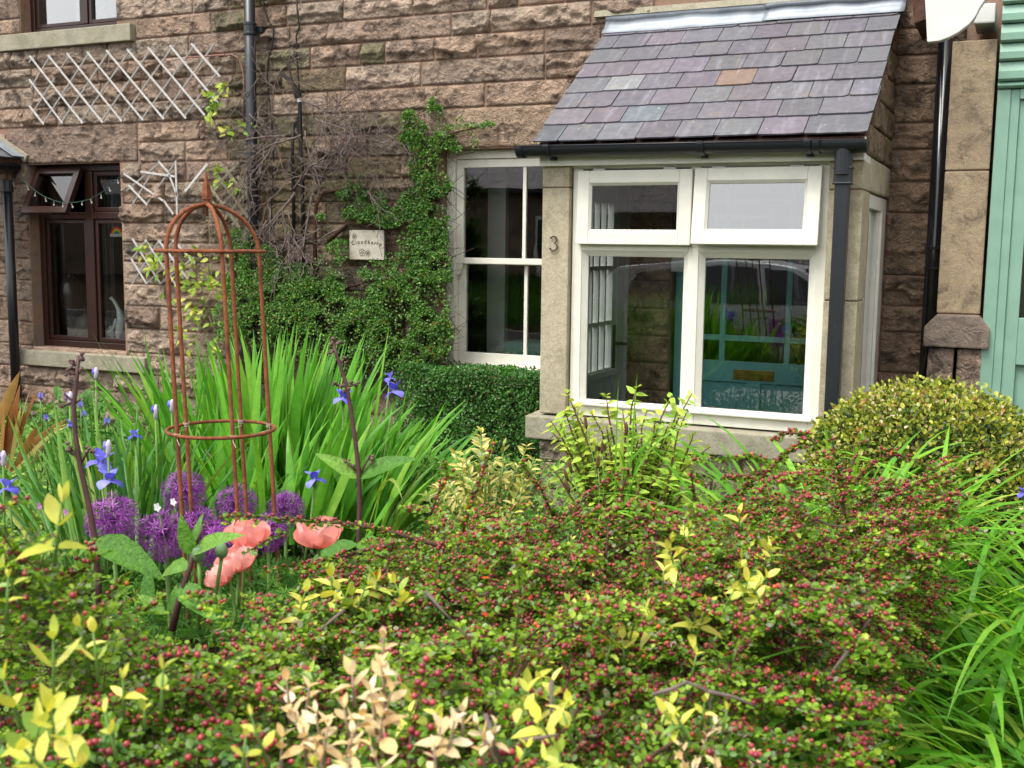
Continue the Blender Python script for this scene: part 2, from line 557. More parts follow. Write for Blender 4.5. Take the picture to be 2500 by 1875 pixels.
M_VARIEG = m_leaf('variegated_leaf', [(0, (.15, .22, .04)), (.4, (.42, .40, .08)), (.8, (.62, .55, .16)), (1, (.70, .62, .25))], .45, .25, .4, (1.1, 1.05, .6))
M_BOX = m_leaf('box_leaf', [(0, (.035, .07, .014)), (.25, (.09, .15, .022)), (.48, (.24, .30, .035)), (.72, (.48, .48, .06)), (.80, (.44, .33, .16)), (.92, (.66, .54, .36)), (1, (.46, .22, .07))], .42, .2, .45)
SWORD = [(0, (.055, .22, .012)), (.4, (.095, .32, .018)), (.8, (.15, .40, .03)), (1, (.24, .44, .05))]
M_SWORD = m_leaf('sword_leaf', SWORD, .42, .35, .35, (1.25, 1.25, .45), attr=False)
M_SWORDV = m_leaf('sword_leaf_mass', SWORD, .42, .35, .35, (1.25, 1.25, .45))
M_IRISL = m_leaf('iris_leaf', [(0, (.035, .15, .028)), (.5, (.07, .22, .03)), (.85, (.15, .30, .04)), (1, (.30, .34, .07))], .45, .3, .35, attr=False)
DAY = [(0, (.085, .28, .02)), (.45, (.15, .40, .03)), (.8, (.26, .50, .05)), (1, (.42, .54, .09))]
M_DAY = m_leaf('daylily_leaf', DAY, .4, .35, .4, (1.2, 1.2, .5), attr=False)
M_DAYV = m_leaf('daylily_leaf_mass', DAY, .4, .35, .4, (1.2, 1.2, .5))
M_GROUND = m_leaf('ground_cover_leaf', [(0, (.035, .12, .016)), (.5, (.075, .21, .026)), (.85, (.16, .31, .045)), (1, (.30, .40, .07))], .5, .3, .3)
M_FERN = m_leaf('fern_leaf', [(0, (.05, .17, .02)), (1, (.11, .28, .04))], .5, .3, .3)
M_FIG = m_leaf('figwort_leaf', [(0, (.055, .17, .02)), (.5, (.10, .25, .03)), (1, (.17, .34, .05))], .5, .3, .3, attr=False, veins=.8)
M_FIGSTEM = m_plain('figwort_stem', (.085, .035, .032), .55, .4, var=.4)
M_STEM = m_plain('green_stem', (.13, .25, .05), .6, .3, var=.3)
M_STEMB = m_plain('brown_stem', (.14, .07, .04), .7, .3, var=.3)
M_ALLIUM = m_leaf('allium_petal', [(0, (.09, .015, .12)), (.35, (.19, .025, .24)), (.65, (.28, .045, .33)), (1, (.42, .13, .46))], .5, .25, .3, (1.1, .9, 1.2))
M_POPPY = m_leaf('poppy_petal', [(0, (.90, .42, .39)), (.5, (.93, .50, .47)), (1, (.95, .62, .58))], .65, .42, .15, (1.1, .9, .8), attr=False)
M_IRIS = m_leaf('iris_petal', [(0, (.10, .09, .58)), (.5, (.18, .17, .70)), (1, (.30, .31, .80))], .55, .25, .3, (1.0, .95, 1.15), attr=False)
M_BUDW = m_plain('pale_bud', (.55, .5, .6), .6)
M_WHITEPETAL = m_plain('white_petal', (.8, .8, .82), .6, trans=.2)
M_PHORM = m_leaf('phormium_leaf', [(0, (.26, .10, .035)), (.4, (.42, .20, .06)), (.7, (.50, .40, .14)), (1, (.25, .26, .05))], .4, .25, .4, attr=False)
M_CLEM = m_leaf('clematis_leaf', [(0, (.14, .28, .03)), (.6, (.30, .42, .05)), (1, (.46, .48, .08))], .5, .32, .3)
M_SEED = m_plain('seed_head_brown', (.12, .06, .035), .9, .1)
M_BRASS = m_plain('tarnished_brass', (.40, .27, .06), .38, .5, .85, var=.5, sc=25)
# ================================================================== GROUND AND STREET
def quad_sheet(name, x0, x1, y0, y1, z, m):
    b = MB(); b.add([(x0, y0, z), (x1, y0, z), (x1, y1, z), (x0, y1, z)], [(0, 1, 2, 3)])
    return tag(b.build(name, m, fix=False), kind='structure')

def m_soil():
    t = NT('garden_soil')
    c = t.mix((.035, .022, .014), (.07, .05, .03), t.maprange(t.noise(30, 6), .35, .65))
    return t.pbsdf(c, .95, .1, normal=t.bump(t.noise(60, 5), 1, .02))
def m_asphalt():
    t = NT('road_asphalt')
    c = t.mix((.04, .04, .042), (.065, .065, .065), t.maprange(t.noise(150, 3), .4, .6))
    return t.pbsdf(c, .85, .3, normal=t.bump(t.noise(300, 2), .5, .004))
def m_paving():
    t = NT('pavement_concrete')
    c = t.mix((.25, .24, .22), (.32, .30, .27), t.maprange(t.noise(9, 5), .4, .6))
    return t.pbsdf(c, .9, .2)
M_GRASS = m_leaf('lawn_grass', [(0, (.04, .12, .015)), (1, (.09, .2, .03))])
g = quad_sheet('ground', -60, 60, -60, 40, -.012, m_soil()); tag(g, 'dark garden soil under the plants', None)
b = MB(); b.box((-20, -5.3, -.008), (20, 2.0, .2)); bed = tag(b.build('garden_bed', bpy.data.materials['garden_soil'], fix=False), kind='structure')
quad_sheet('road', -60, 60, -11.3, -7.4, 0.0, m_asphalt())
b = MB(); b.box((-60, -7.4, -.01), (60, -5.9, .12)); tag(b.build('pavement', m_paving()), kind='structure')

# ================================================================== STONE BUILDING BLOCKS
def smooth01(t):
    t = np.clip(t, 0, 1); return t * t * (3 - 2 * t)

def rock_block(name, x0, x1, z0, z1, parent, mat, Y=0.0, bulge=.052, back=.12, seed=0, gap=.0045, col=None, cell=.0085, smoothface=False, to=None, margin=.011):
    """squared stone with a rock-faced front looking to -Y (to: a matrix that turns it elsewhere)"""
    rs = np.random.default_rng(seed + 1000)
    x0 += gap + rs.uniform(0, .003); x1 -= gap + rs.uniform(0, .003); z0 += gap; z1 -= gap
    w, h = x1 - x0, z1 - z0
    if w < .02 or h < .02: return None
    nx = int(max(3, min(110, round(w / cell)))); nz = int(max(3, min(34, round(h / cell))))
    X, Z = np.meshgrid(np.linspace(0, w, nx + 1), np.linspace(0, h, nz + 1), indexing='ij')
    # ragged edges
    ed = np.minimum(np.minimum(X, w - X), np.minimum(Z, h - Z))
    if smoothface:
        H = .004 * smooth01(ed / .01) + .0015 * fbm(X * 18, Z * 18, seed)
    else:
        H = np.full_like(X, 9.0)
        k = max(3, int(w / .085))
        ridge = h * rs.uniform(.28, .52)
        for i in range(k):
            xc = rs.uniform(0, w); a = bulge * rs.uniform(.75, 1.35)
            zc = ridge + h * rs.uniform(-.2, .2)
            sx = rs.normal(0, .16)
            up = rs.uniform(.15, .55); dn = rs.uniform(.5, 1.6)
            pl = a + sx * (X - xc) + np.where(Z > zc, -(Z - zc) * up, -(zc - Z) * dn)
            # each facet rules a stretch of the block
            pl = pl + np.abs(X - xc) * rs.uniform(.02, .16)
            H = np.minimum(H, np.maximum(pl, .004 + .3 * a * (1 - np.abs(X - xc) / (w + .01))))
        for i in range(int(rs.integers(1, 4)) + int(w / .2)):
            cx, cz, r = rs.uniform(0, w), rs.uniform(0, h), rs.uniform(.025, .07)
            d = np.sqrt(((X - cx) / 1.5) ** 2 + (Z - cz) ** 2)
            H = np.where(d < r, np.minimum(H, bulge * .9 - np.sqrt(np.maximum(r * r - d * d, 0)) * .45), H)
        n1 = fbm(X * 14 + seed * 3.1, Z * 22 + seed * 1.7, seed, 4)
        n2 = np.abs(fbm(X * 9 + seed, Z * 15, seed + 5, 3) - .47) * 2
        n3 = 1 - np.abs(fbm(X * 26 + seed * 2.2, Z * 38 + seed, seed + 6, 3) - .47) * 2
        H = H + (n1 - .47) * .050 - n2 * .020 + (n3 - .8) * .016
        wob = 1 + .8 * (fbm(X * 12, Z * 12, seed + 9, 2) - .4)
        H = np.maximum(H, .007) * smooth01(ed / (margin * np.clip(wob, .5, 1.8))) + .001
    jx = (fbm(Z * 25, X * 0 + seed, seed + 3, 2) - .45) * .006; jz = (fbm(X * 25, Z * 0 + seed, seed + 4, 2) - .45) * .006
    cx0, cz0 = (x0 + x1) / 2, (z0 + z1) / 2
    PX = X - w / 2 + jx; PZ = Z - h / 2 + jz; PY = -H
    n = (nx + 1) * (nz + 1)
    V = np.stack([PX.ravel(), PY.ravel(), PZ.ravel()], 1)
    idx = np.arange(n).reshape(nx + 1, nz + 1)
    Fq = np.stack([idx[:-1, :-1].ravel(), idx[1:, :-1].ravel(), idx[1:, 1:].ravel(), idx[:-1, 1:].ravel()], 1)
    ring = np.concatenate([idx[:, 0], idx[-1, 1:], idx[-2::-1, -1], idx[0, -2:0:-1]])
    B = V[ring].copy(); B[:, 1] = back
    m = len(ring); bi = n + np.arange(m)
    S = np.stack([ring, bi, np.roll(bi, -1), np.roll(ring, -1)], 1)
    me = bpy.data.meshes.new(name)
    V = np.concatenate([V, B]); Fa = np.concatenate([Fq, S])
    me.vertices.add(len(V)); me.vertices.foreach_set('co', V.astype(np.float32).ravel())
    me.loops.add(Fa.size); me.loops.foreach_set('vertex_index', Fa.astype(np.int32).ravel())
    me.polygons.add(len(Fa)); me.polygons.foreach_set('loop_start', (np.arange(len(Fa)) * 4).astype(np.int32))
    sm = np.ones(len(Fa), bool); sm[len(Fq):] = False
    me.update(calc_edges=True); me.polygons.foreach_set('use_smooth', sm)
    me.materials.append(mat)
    o = bpy.data.objects.new(name, me); COL.objects.link(o)
    mt = Matrix.Translation((cx0, Y, cz0))
    if to is not None: mt = to @ mt
    if parent is not None:
        o.parent = parent; o.matrix_parent_inverse = WORLD(parent).inverted()
    o.matrix_basis = mt
    o.color = (*(col if col is not None else (1, 1, 1)), 1)
    return o

def stone_col(rs, kind=0):
    v = rs.uniform(.92, 1.38)
    t = rs.choice([0, 0, 1, 1, 2, 3])
    c = [(1.0, .96, .93), (1.0, .90, .84), (.92, .92, .90), (.78, .72, .70)][t]
    return tuple(v * x for x in c)

# ================================================================== THE TERRACE WALL
HOUSE = empty('terrace_house', (-4, .2, 0), 'terraced cottage with rock faced brown gritstone wall behind the garden', 'house')
HOLES = [(-7.385, -6.395, .755, 2.245), (-7.385, -6.38, 3.272, 4.5), (-3.585, -2.455, .775, 2.272), (-1.97, -.93, .1, 2.45)]

def wall_sheet(name, xa, xb, za, zb, holes, y0, y1, mat, parent):
    xs = sorted({xa, xb, *[h[0] for h in holes], *[h[1] for h in holes]}); zs = sorted({za, zb, *[h[2] for h in holes], *[h[3] for h in holes]})
    solid = {}
    for i in range(len(xs) - 1):
        for j in range(len(zs) - 1):
            cx, cz = (xs[i] + xs[i + 1]) / 2, (zs[j] + zs[j + 1]) / 2
            solid[i, j] = not any(h[0] < cx < h[1] and h[2] < cz < h[3] for h in holes)
    b = MB()
    for (i, j), s in solid.items():
        if not s: continue
        x0, x1, z0, z1 = xs[i], xs[i + 1], zs[j], zs[j + 1]
        b.add([(x0, y0, z0), (x1, y0, z0), (x1, y0, z1), (x0, y0, z1)], [(0, 1, 2, 3)])
        b.add([(x0, y1, z0), (x1, y1, z0), (x1, y1, z1), (x0, y1, z1)], [(3, 2, 1, 0)])
        for (di, dj, q) in ((-1, 0, [(x0, y0, z0), (x0, y0, z1), (x0, y1, z1), (x0, y1, z0)]), (1, 0, [(x1, y0, z0), (x1, y1, z0), (x1, y1, z1), (x1, y0, z1)]),
                            (0, -1, [(x0, y0, z0), (x0, y1, z0), (x1, y1, z0), (x1, y0, z0)]), (0, 1, [(x0, y0, z1), (x1, y0, z1), (x1, y1, z1), (x0, y1, z1)])):
            if not solid.get((i + di, j + dj), False): b.add(q, [(0, 1, 2, 3)])
    return b.build(name, mat, parent, fix=False)

wall_sheet('wall', -9.6, 3.2, -.01, 5.2, [(a + .0, c - .0, d, e) for a, c, d, e in HOLES], .003, .34, M_MORTAR, HOUSE)
# house shell: roof slab, back and dim rooms, so the windows look into real space
M_PLASTER = m_plain('room_plaster', (.34, .31, .27), .9, .1)
M_FLOORB = m_plain('room_floor', (.10, .07, .05), .8, .2)
b = MB()
b.box((-9.6, 4.3, 0), (3.2, 4.45, 5.2)); b.box((-9.6, .345, 0), (-9.5, 4.3, 5.2)); b.box((3.1, .345, 0), (3.2, 4.3, 5.2))
b.box((-5.2, .345, 0), (-5.1, 4.3, 5.2)); b.box((-2.22, .345, 0), (-2.12, 4.3, 5.2)); b.box((-.3, .345, 0), (-.2, 4.3, 5.2))
b.box((-9.5, .345, .15), (3.1, 4.3, .25)); b.box((-9.5, .345, 2.75), (3.1, 4.3, 2.95)); b.build('inner_wall', M_PLASTER, HOUSE)
b = MB(); b.hexa([(-9.8, -.2, 5.2), (3.4, -.2, 5.2), (3.4, 2.2, 7.0), (-9.8, 2.2, 7.0), (-9.8, -.2, 5.05), (3.4, -.2, 5.05), (3.4, 2.2, 6.8), (-9.8, 2.2, 6.8)])
b.hexa([(-9.8, 2.2, 7.0), (3.4, 2.2, 7.0), (3.4, 4.6, 5.2), (-9.8, 4.6, 5.2), (-9.8, 2.2, 6.8), (3.4, 2.2, 6.8), (3.4, 4.6, 5.05), (-9.8, 4.6, 5.05)])
b.build('roof', M_SLATE, HOUSE)

def X_(px, z):
    """world x on the wall plane of photo column px at height z"""
    y = 500.0
    for _ in range(6):
        p = W(px, y); y -= (z - p.z) * 380
    return W(px, y).x

ROWS = [3.60, 3.45, 3.30, 3.15, 3.0, 2.85, 2.69, 2.537, 2.39, 2.238, 2.09, 1.93, 1.78, 1.634, 1.487, 1.314, 1.145, .964, .778, .606, .45, .30, .15]
JOINTS = {  # joints read along each course (photo columns)
    1: [-40, 48, 283, 471, 559, 640, 733, 905, 1049, 1190, 1400],
    2: [-60, 331, 517, 613, 701, 839, 1010, 1190, 1266, 1379, 1529, 1790, 1990, 2180],
    3: [-30, 33, 93, 264, 462, 613, 710, 804, 1103, 1199, 1445, 1600],
    4: [-50, 84, 142, 240, 315, 397, 515, 577, 660, 760, 883, 941, 1062, 1165, 1331, 1470],
    5: [-40, 84, 248, 345, 490, 570, 690, 845, 1029, 1331, 1460],
    6: [-40, 60, 141, 300, 422, 560, 655, 800, 1185, 1398, 1480],
    7: [337, 490, 503, 617, 730, 880, 1007], 8: [343, 453, 557, 640, 770, 900, 1007],
    9: [298, 345, 456, 590, 700, 850, 980, 1060, 1098], 10: [298, 405, 520, 640, 780, 900, 1030, 1098], 11: [298, 402, 501, 640, 800, 960, 1098],
    12: [298, 438, 510, 660, 790, 930, 1030, 1098], 13: [300, 411, 550, 700, 850, 1000, 1098], 14: [302, 380, 480, 620, 780, 930, 1098],
    15: [305, 437, 560, 720, 890, 1040, 1098], 16: [308, 391, 500, 640, 820, 990, 1098], 17: [310, 440, 600, 760, 930, 1098],
    18: [52, 353, 446, 600, 780, 960, 1098], 19: [142, 288, 389, 520, 700, 900, 1098], 20: [60, 175, 343, 500, 700, 900, 1098], 21: [40, 130, 260, 420, 600, 800, 1098]}
RS = np.random.default_rng(5)
sid = 0
def put_stone(xa, xb, za, zb, **kw):
    global sid
    sid += 1
    cx = (xa + xb) / 2
    mossy = -5.35 < cx < -3.9 and (zb < 3.05 or RS.random() < .3)
    mat = M_STONE_GREEN if (mossy and RS.random() < .85) else M_STONE
    c = kw.pop('col', None) or stone_col(RS)
    return rock_block('stone_block', xa, xb, za, zb, HOUSE, kw.pop('mat', mat), seed=sid * 7, col=c, **kw)

for r, js in JOINTS.items():
    zt, zb = ROWS[r], ROWS[r + 1] if r + 1 < len(ROWS) else 0.0
    xs = [X_(p, (zt + zb) / 2) for p in js]
    for xa, xb in zip(xs[:-1], xs[1:]):
        if any(xa > h[0] - .03 and xb < h[1] + .03 and zb > h[2] - .06 and zt < h[3] + .06 for h in HOLES): continue
        if r == 1 and -7.6 < (xa + xb) / 2 < -6.4: continue
        if r == 2 and xb < -6.1: continue
        if 7 <= r <= 20 and xb > -3.575 and xa < -3.60: xb = -3.585
        put_stone(xa, xb, zb, zt)
# lintels over the two lower windows
put_stone(X_(20, 2.4), X_(337, 2.4), 2.247, 2.537, bulge=.04, col=(.86, .80, .78))
put_stone(X_(1007, 2.4), -2.40, 2.275, 2.537, bulge=.04, col=(1.12, 1.02, .92), mat=M_STONE)
# left: quoins beside the brown window (rough outside, dressed towards the reveal)
XL0, XL1 = W(38, 700).x, -7.385
qz = [2.236, 2.09, 1.94, 1.80, 1.66, 1.50, 1.34, 1.18, 1.02, .86, .757]
qz = [W(60, 450 + c * .31646).z for c in (0, 150, 300, 437, 575, 740, 900, 1062, 1240)]
qz = [2.247, 2.09] + qz[0:1] * 0 + [z for z in qz if z < 2.0]
for za, zb in zip(qz[1:], qz[:-1]):
    put_stone(XL0 + RS.uniform(-.02, .03), XL1, za, zb, bulge=.03)
for i in range(12):
    put_stone(-8.6, XL0 - .03, 2.5 - i * .19 - .19, 2.5 - i * .19, bulge=.015)
for r in range(3, 7):
    put_stone(-9.0, X_(-45, ROWS[r]) - .05, ROWS[r + 1], ROWS[r])
for r in (18, 19, 20, 21):
    xa = W(42, 950).x; js = JOINTS[r][0]
    xe = X_(js, (ROWS[r] + ROWS[r + 1]) / 2)
    if xe - xa > .05: put_stone(xa, xe, ROWS[r + 1], ROWS[r])
# upper left window: reveal stones
for za, zb in ((3.275, 3.39), (3.39, 3.56), (3.56, 3.7)):
    put_stone(-7.75, -7.385, za, zb, bulge=.02)
# sash window jamb (smooth reddish quoins) on its left
zz = 2.27
for i, hgt in enumerate((.30, .11, .15, .16, .14, .17, .16, .17, .2)):
    put_stone(-3.70, -3.585, zz - hgt, zz, smoothface=True, mat=M_STONE, col=(.80, .62, .56)); zz -= hgt
# recess wall between porch and pilaster
rz = [3.02, 2.854, 2.708, 2.551, 2.344, 2.199, 2.022, 1.85, 1.503, 1.332, 1.183, .95, .75, .5, .25]
for za, zb in zip(rz[1:], rz[:-1]):
    put_stone(-.735, -.36, za, zb, bulge=.03, col=(.80, .70, .62))
for za, zb in ((3.45, 3.3), (3.3, 3.15), (3.15, 3.02)):
    put_stone(-.70, -.2, zb, za, bulge=.03, col=(.75, .68, .64)); put_stone(-1.3, -.70, zb, za, bulge=.03)
# the wall seen through the porch window
for i, (za, zb) in enumerate(((1.93, 2.1), (1.77, 1.93), (1.62, 1.77), (1.44, 1.62), (1.27, 1.44), (1.10, 1.27), (.93, 1.10), (.76, .93), (.58, .76), (.4, .58), (.2, .4))):
    put_stone(-2.30, -1.972, za, zb, bulge=.03, col=(1.6, 1.36, 1.2))  # stone tint lifted to make up for the dim light inside the porch

# higher courses, just above the picture
for k in range(5):
    x = -9.4 + .3 * (k % 2)
    while x < 1.4:
        w_ = RS.uniform(.5, .85)
        if not (x + w_ > -7.40 and x < -6.36): put_stone(x, x + w_, 3.60 + k * .155, 3.755 + k * .155, cell=.02)
        x += w_
# sills
def sill(parent, x0, x1, z0, z1, y0, y1, mat, name='window_sill', bevel=.006):
    b = MB(); b.hexa([(x0, y0, z0), (x1, y0, z0), (x1, y0, z1 - .012), (x0, y0, z1 - .012), (x0, y1, z0), (x1, y1, z0), (x1, y1, z1), (x0, y1, z1)])
    return b.build(name, mat, parent, bevel=bevel)
sill(HOUSE, -7.62, -6.20, 3.138, 3.274, -.055, .13, M_SILL)
sill(HOUSE, -7.475, -6.145, .625, .757, -.065, .13, M_SILL)

# ------------------------------------------------------------------ windows
def frame_rect(b, x0, x1, z0, z1, y0, y1, w, wb=None, mi=0):
    wb = wb or w
    b.box((x0, y0, z0), (x0 + w, y1, z1), mi); b.box((x1 - w, y0, z0), (x1, y1, z1), mi)
    b.box((x0 + w, y0, z1 - w), (x1 - w, y1, z1), mi); b.box((x0 + w, y0, z0), (x1 - w, y1, z0 + wb), mi)

def pane(parent, x0, x1, z0, z1, y, mat=None, name='pane', nrm=None):
    b = MB(); b.add([(x0, y, z0), (x1, y, z0), (x1, y, z1), (x0, y, z1)], [(0, 1, 2, 3)])
    return b.build(name, mat or M_GLASS, parent, fix=False)

# brown casement window, lower left
bw = MB()
frame_rect(bw, -7.384, -6.397, .757, 2.246, .10, .17, .055, .07)
mx = -6.83
bw.box((mx - .04, .101, .83), (mx + .04, .169, 2.19)); bw.box((-7.329, .102, 1.815), (mx - .04, .168, 1.87)); bw.box((mx + .04, .102, 1.815), (-6.452, .168, 1.87))
BW = bw.build('brown_window', M_BROWN, HOUSE, bevel=.006)
for (x0, x1, z0, z1) in ((-7.329, mx - .04, .827, 1.815), (mx + .04, -6.452, .827, 1.815), (mx + .04, -6.452, 1.87, 2.191)):
    s = MB(); frame_rect(s, x0 + .003, x1 - .003, z0 + .003, z1 - .003, .115, .155, .034); s.build('casement_frame', M_BROWN, BW, bevel=.005)
    pane(BW, x0 + .037, x1 - .037, z0 + .037, z1 - .037, .135)
# open top light (hinged at the top)
tl = MB(); x0, x1, z0, z1 = -7.345, mx - .03, 1.80, 2.205
frame_rect(tl, x0, x1, z0, z1, .055, .10, .055); tl.box((x0 + .05, .058, z0 + .05), (x0 + .0505, .06, z0 + .051))
hinge = Matrix.Translation((0, .10, 2.205)) @ Matrix.Rotation(math.radians(-26), 4, 'X') @ Matrix.Translation((0, -.10, -2.205))
TLo = tl.build('top_light', M_BROWN, BW, bevel=.005); TLo.matrix_basis = hinge
gp = pane(BW, x0 + .055, x1 - .055, z0 + .055, z1 - .055, .08); gp.matrix_basis = hinge

# dark window, upper left, with net curtain behind
uw = MB(); frame_rect(uw, -7.384, -6.382, 3.272, 4.5, .10, .17, .045, .05)
uw.box((-6.835, .101, 3.325), (-6.775, .169, 4.45))
UWo = uw.build('upper_window', M_BROWN, HOUSE, bevel=.006)
for (x0, x1) in ((-7.338, -6.835), (-6.775, -6.428)):
    s = MB(); frame_rect(s, x0 + .003, x1 - .003, 3.325, 4.447, .112, .155, .03); s.build('casement_frame', M_BROWN, UWo, bevel=.005)
    pane(UWo, x0 + .033, x1 - .033, 3.355, 4.415, .135, M_GLASS_SKY)
def curtain(name, x0, x1, z0, z1, y, amp, waves, mat, parent=None):
    n = 60; V = []; Fc = []
    for i in range(n + 1):
        t = i / n
        yy = y + amp * math.sin(t * waves * 6.283) + amp * .4 * math.sin(t * waves * 2.3 * 6.283 + 1)
        V += [(x0 + (x1 - x0) * t, yy, z0), (x0 + (x1 - x0) * t, yy * 1.0 + .004, z1)]
    for i in range(n): Fc.append((2 * i, 2 * i + 2, 2 * i + 3, 2 * i + 1))
    b = MB(); b.add(V, Fc); return b.build(name, mat, parent, smooth=True, fix=False)
M_NET = m_plain('net_curtain', (.80, .82, .84), .9, .1, trans=.35)
M_DCURT = m_plain('dark_curtain', (.09, .09, .085), .9, .1)
tag(curtain('net_curtain', -7.23, -6.40, 3.2, 4.6, .42, .02, 9, M_NET), 'white net curtain behind the dark upper left window', 'curtain')

# sash window (white) beside the porch
sw = MB()
SX0, SX1, SZ0, SZ1 = -3.583, -2.457, .778, 2.270
sw.box((SX0, .085, SZ0), (SX0 + .062, .20, SZ1)); sw.box((SX1 - .062, .085, SZ0), (SX1, .20, SZ1)); sw.box((SX0 + .062, .085, SZ1 - .055), (SX1 - .062, .20, SZ1)); sw.box((SX0 + .062, .075, SZ0), (SX1 - .062, .20, SZ0 + .05))
SWo = sw.build('sash_window', M_WHITE, HOUSE, bevel=.004)
for nm, z0, z1, yo in (('upper_sash', 1.52, 2.213, .105), ('lower_sash', .83, 1.555, .145)):
    s = MB(); x0, x1 = SX0 + .064, SX1 - .064
    s.box((x0, yo, z0), (x0 + .055, yo + .038, z1)); s.box((x1 - .055, yo, z0), (x1, yo + .038, z1))
    tw, bwid = (.055, .04) if nm == 'upper_sash' else (.04, .085)
    s.box((x0 + .055, yo, z1 - tw), (x1 - .055, yo + .038, z1)); s.box((x0 + .055, yo, z0), (x1 - .055, yo + .038, z0 + bwid))
    s.box((-3.031, yo + .006, z0 + bwid), (-3.006, yo + .032, z1 - tw))
    if nm == 'upper_sash':   # horns under the meeting rail
        for xx in (x0, x1 - .055):
            s.prism([(xx, yo + .002, z0), (xx + .05, yo + .002, z0), (xx + .047, yo + .002, z0 - .02), (xx + .036, yo + .002, z0 - .04), (xx + .03, yo + .002, z0 - .07), (xx + .012, yo + .002, z0 - .08), (xx, yo + .002, z0 - .075)], (0, .034, 0))
    so = s.build(nm, M_WHITE, SWo, bevel=.004)
    pane(SWo, x0 + .055, -3.031, z0 + bwid, z1 - tw, yo + .02, M_GLASS_R); pane(SWo, -3.006, x1 - .055, z0 + bwid, z1 - tw, yo + .02, M_GLASS_R)
b = MB(); b.box((-3.5, .55, .83), (-3.36, .60, 2.2)); b.build('shutter_edge', M_GREYDOOR, SWo)
M_TEALCLOTH = m_plain('teal_cloth', (.16, .42, .33), .9, .1)
b = MB(); b.box((-3.25, .30, .80), (-2.5, .62, .985)); tag(b.build('window_cushion', M_TEALCLOTH, bevel=.03, seg=3), 'green cushion standing inside the white sash window', 'cushion')
tag(curtain('dark_curtain', -2.95, -2.47, .8, 2.2, .5, .02, 6, M_DCURT), 'dark curtain hanging inside the white sash window', 'curtain')
tag(curtain('dark_curtain', -7.22, -6.95, .77, 2.2, .48, .025, 5, M_DCURT), 'dark curtain hanging inside the brown window behind the vase', 'curtain')
M_BLUECURT = m_plain('grey_blue_curtain', (.30, .32, .36), .9, .1)
tag(curtain('pale_curtain', -6.95, -6.80, 1.7, 2.2, .42, .02, 4, M_BLUECURT), 'grey blue gathered curtain behind the open brown top light', 'curtain')

# teal front door inside the porch
DY = .05
DOOR = empty('front_door', (-1.45, DY, .1), 'teal front door with margin glazing and brass letter plate inside the porch', 'door')
dx0, dx1, dz0, dz1 = -1.885, -1.02, .22, 2.20
d = MB()
ypos = (DY, DY + .045)
for q in (((dx0, .22), (dx0 + .10, dz1)), ((dx1 - .10, .22), (dx1, dz1)), ((dx0 + .10, .22), (dx1 - .10, .40)), ((dx0 + .10, .835), (dx1 - .10, .962)), ((dx0 + .10, 2.07), (dx1 - .10, dz1)), ((-1.50, .40), (-1.412, .835))):
    d.box((q[0][0], ypos[0], q[0][1]), (q[1][0], ypos[1], q[1][1]))
d.build('door_frame', M_TEAL, DOOR, bevel=.003)
for xx in (-1.657, -1.264):
    b = MB(); b.box((xx - .017, DY + .004, .962), (xx + .017, DY + .04, 2.07)); b.build('glazing_bar', M_TEAL, DOOR, bevel=.003)
for (xa, xb) in ((dx0 + .1, -1.674), (-1.640, -1.281), (-1.247, dx1 - .1)):
    for zc in (1.103, 1.93):
        b = MB(); b.box((xa, DY + .005, zc - .017), (xb, DY + .039, zc + .017)); b.build('glazing_bar', M_TEAL, DOOR, bevel=.003)
pane(DOOR, dx0 + .1, dx1 - .1, .962, 2.07, DY + .022)
for (xa, xb) in ((dx0 + .10, -1.50), (-1.412, dx1 - .10)):
    b = MB(); b.box((xa, DY + .02, .40), (xb, DY + .03, .835)); b.box((xa + .06, DY + .012, .46), (xb - .06, DY + .02, .775)); b.build('panel', M_TEAL, DOOR, bevel=.004)
b = MB(); b.box((-1.578, DY - .007, .852), (-1.332, DY - .001, .914)); b.box((-1.548, DY - .012, .868), (-1.36, DY - .0075, .898)); b.build('letter_plate', M_BRASS, DOOR, bevel=.002)
b = MB(); b.box((-1.955, .04, .2), (-1.889, .12, 2.27)); b.box((-1.016, .04, .2), (-.935, .12, 2.27)); b.box((-1.889, .04, 2.205), (-1.016, .12, 2.27)); b.build('door_casing', M_TEAL, DOOR, bevel=.003)

# objects behind the brown window
M_VASE = m_plain('dark_glaze', (.03, .025, .022), .25, .5)
b = MB(); c = W(178, 825, .28); c.z = .83
b.box((-7.3, .175, .80), (-6.42, .40, .828)); b.build('window_board', M_BROWN, BW)
v = MB(); v.lathe([(.045, 0), (.06, .06), (.085, .2), (.098, .34), (.09, .44), (.06, .5), (.035, .52), (.04, .54)], c, 20)
tag(v.build('vase', M_VASE, smooth=True), 'tall dark patterned vase standing inside the brown window', 'vase')
c2 = W(212, 825, .27); c2.z = .83
v = MB(); v.lathe([(.03, 0), (.07, .03), (.09, .1), (.075, .17), (.03, .2), (.006, .215), (.006, .23)], c2, 16)
tag(v.build('round_ornament', m_plain('brown_gourd', (.12, .09, .055), .4), smooth=True), 'round brown gourd ornament beside the vase in the window', 'ornament')
M_CERAM = m_plain('pale_ceramic', (.80, .86, .80), .35, .5)
g0 = W(287, 828, .20); g0.z = .828
v = MB(); v.tube([g0 + Vector(q) for q in ((.0, 0, 0), (.005, 0, .03), (.02, 0, .07), (.045, 0, .14), (.05, 0, .2), (.02, 0, .27), (-.02, 0, .33), (-.05, 0, .355), (-.075, 0, .35))], [.01, .012, .03, .045, .036, .018, .014, .016, .004], 10)
v.tube([g0 + Vector(q) for q in ((.03, -.035, .19), (-.01, -.04, .1), (-.07, -.03, .075), (-.1, -.01, .09))], [.014, .012, .01, .006], 6)
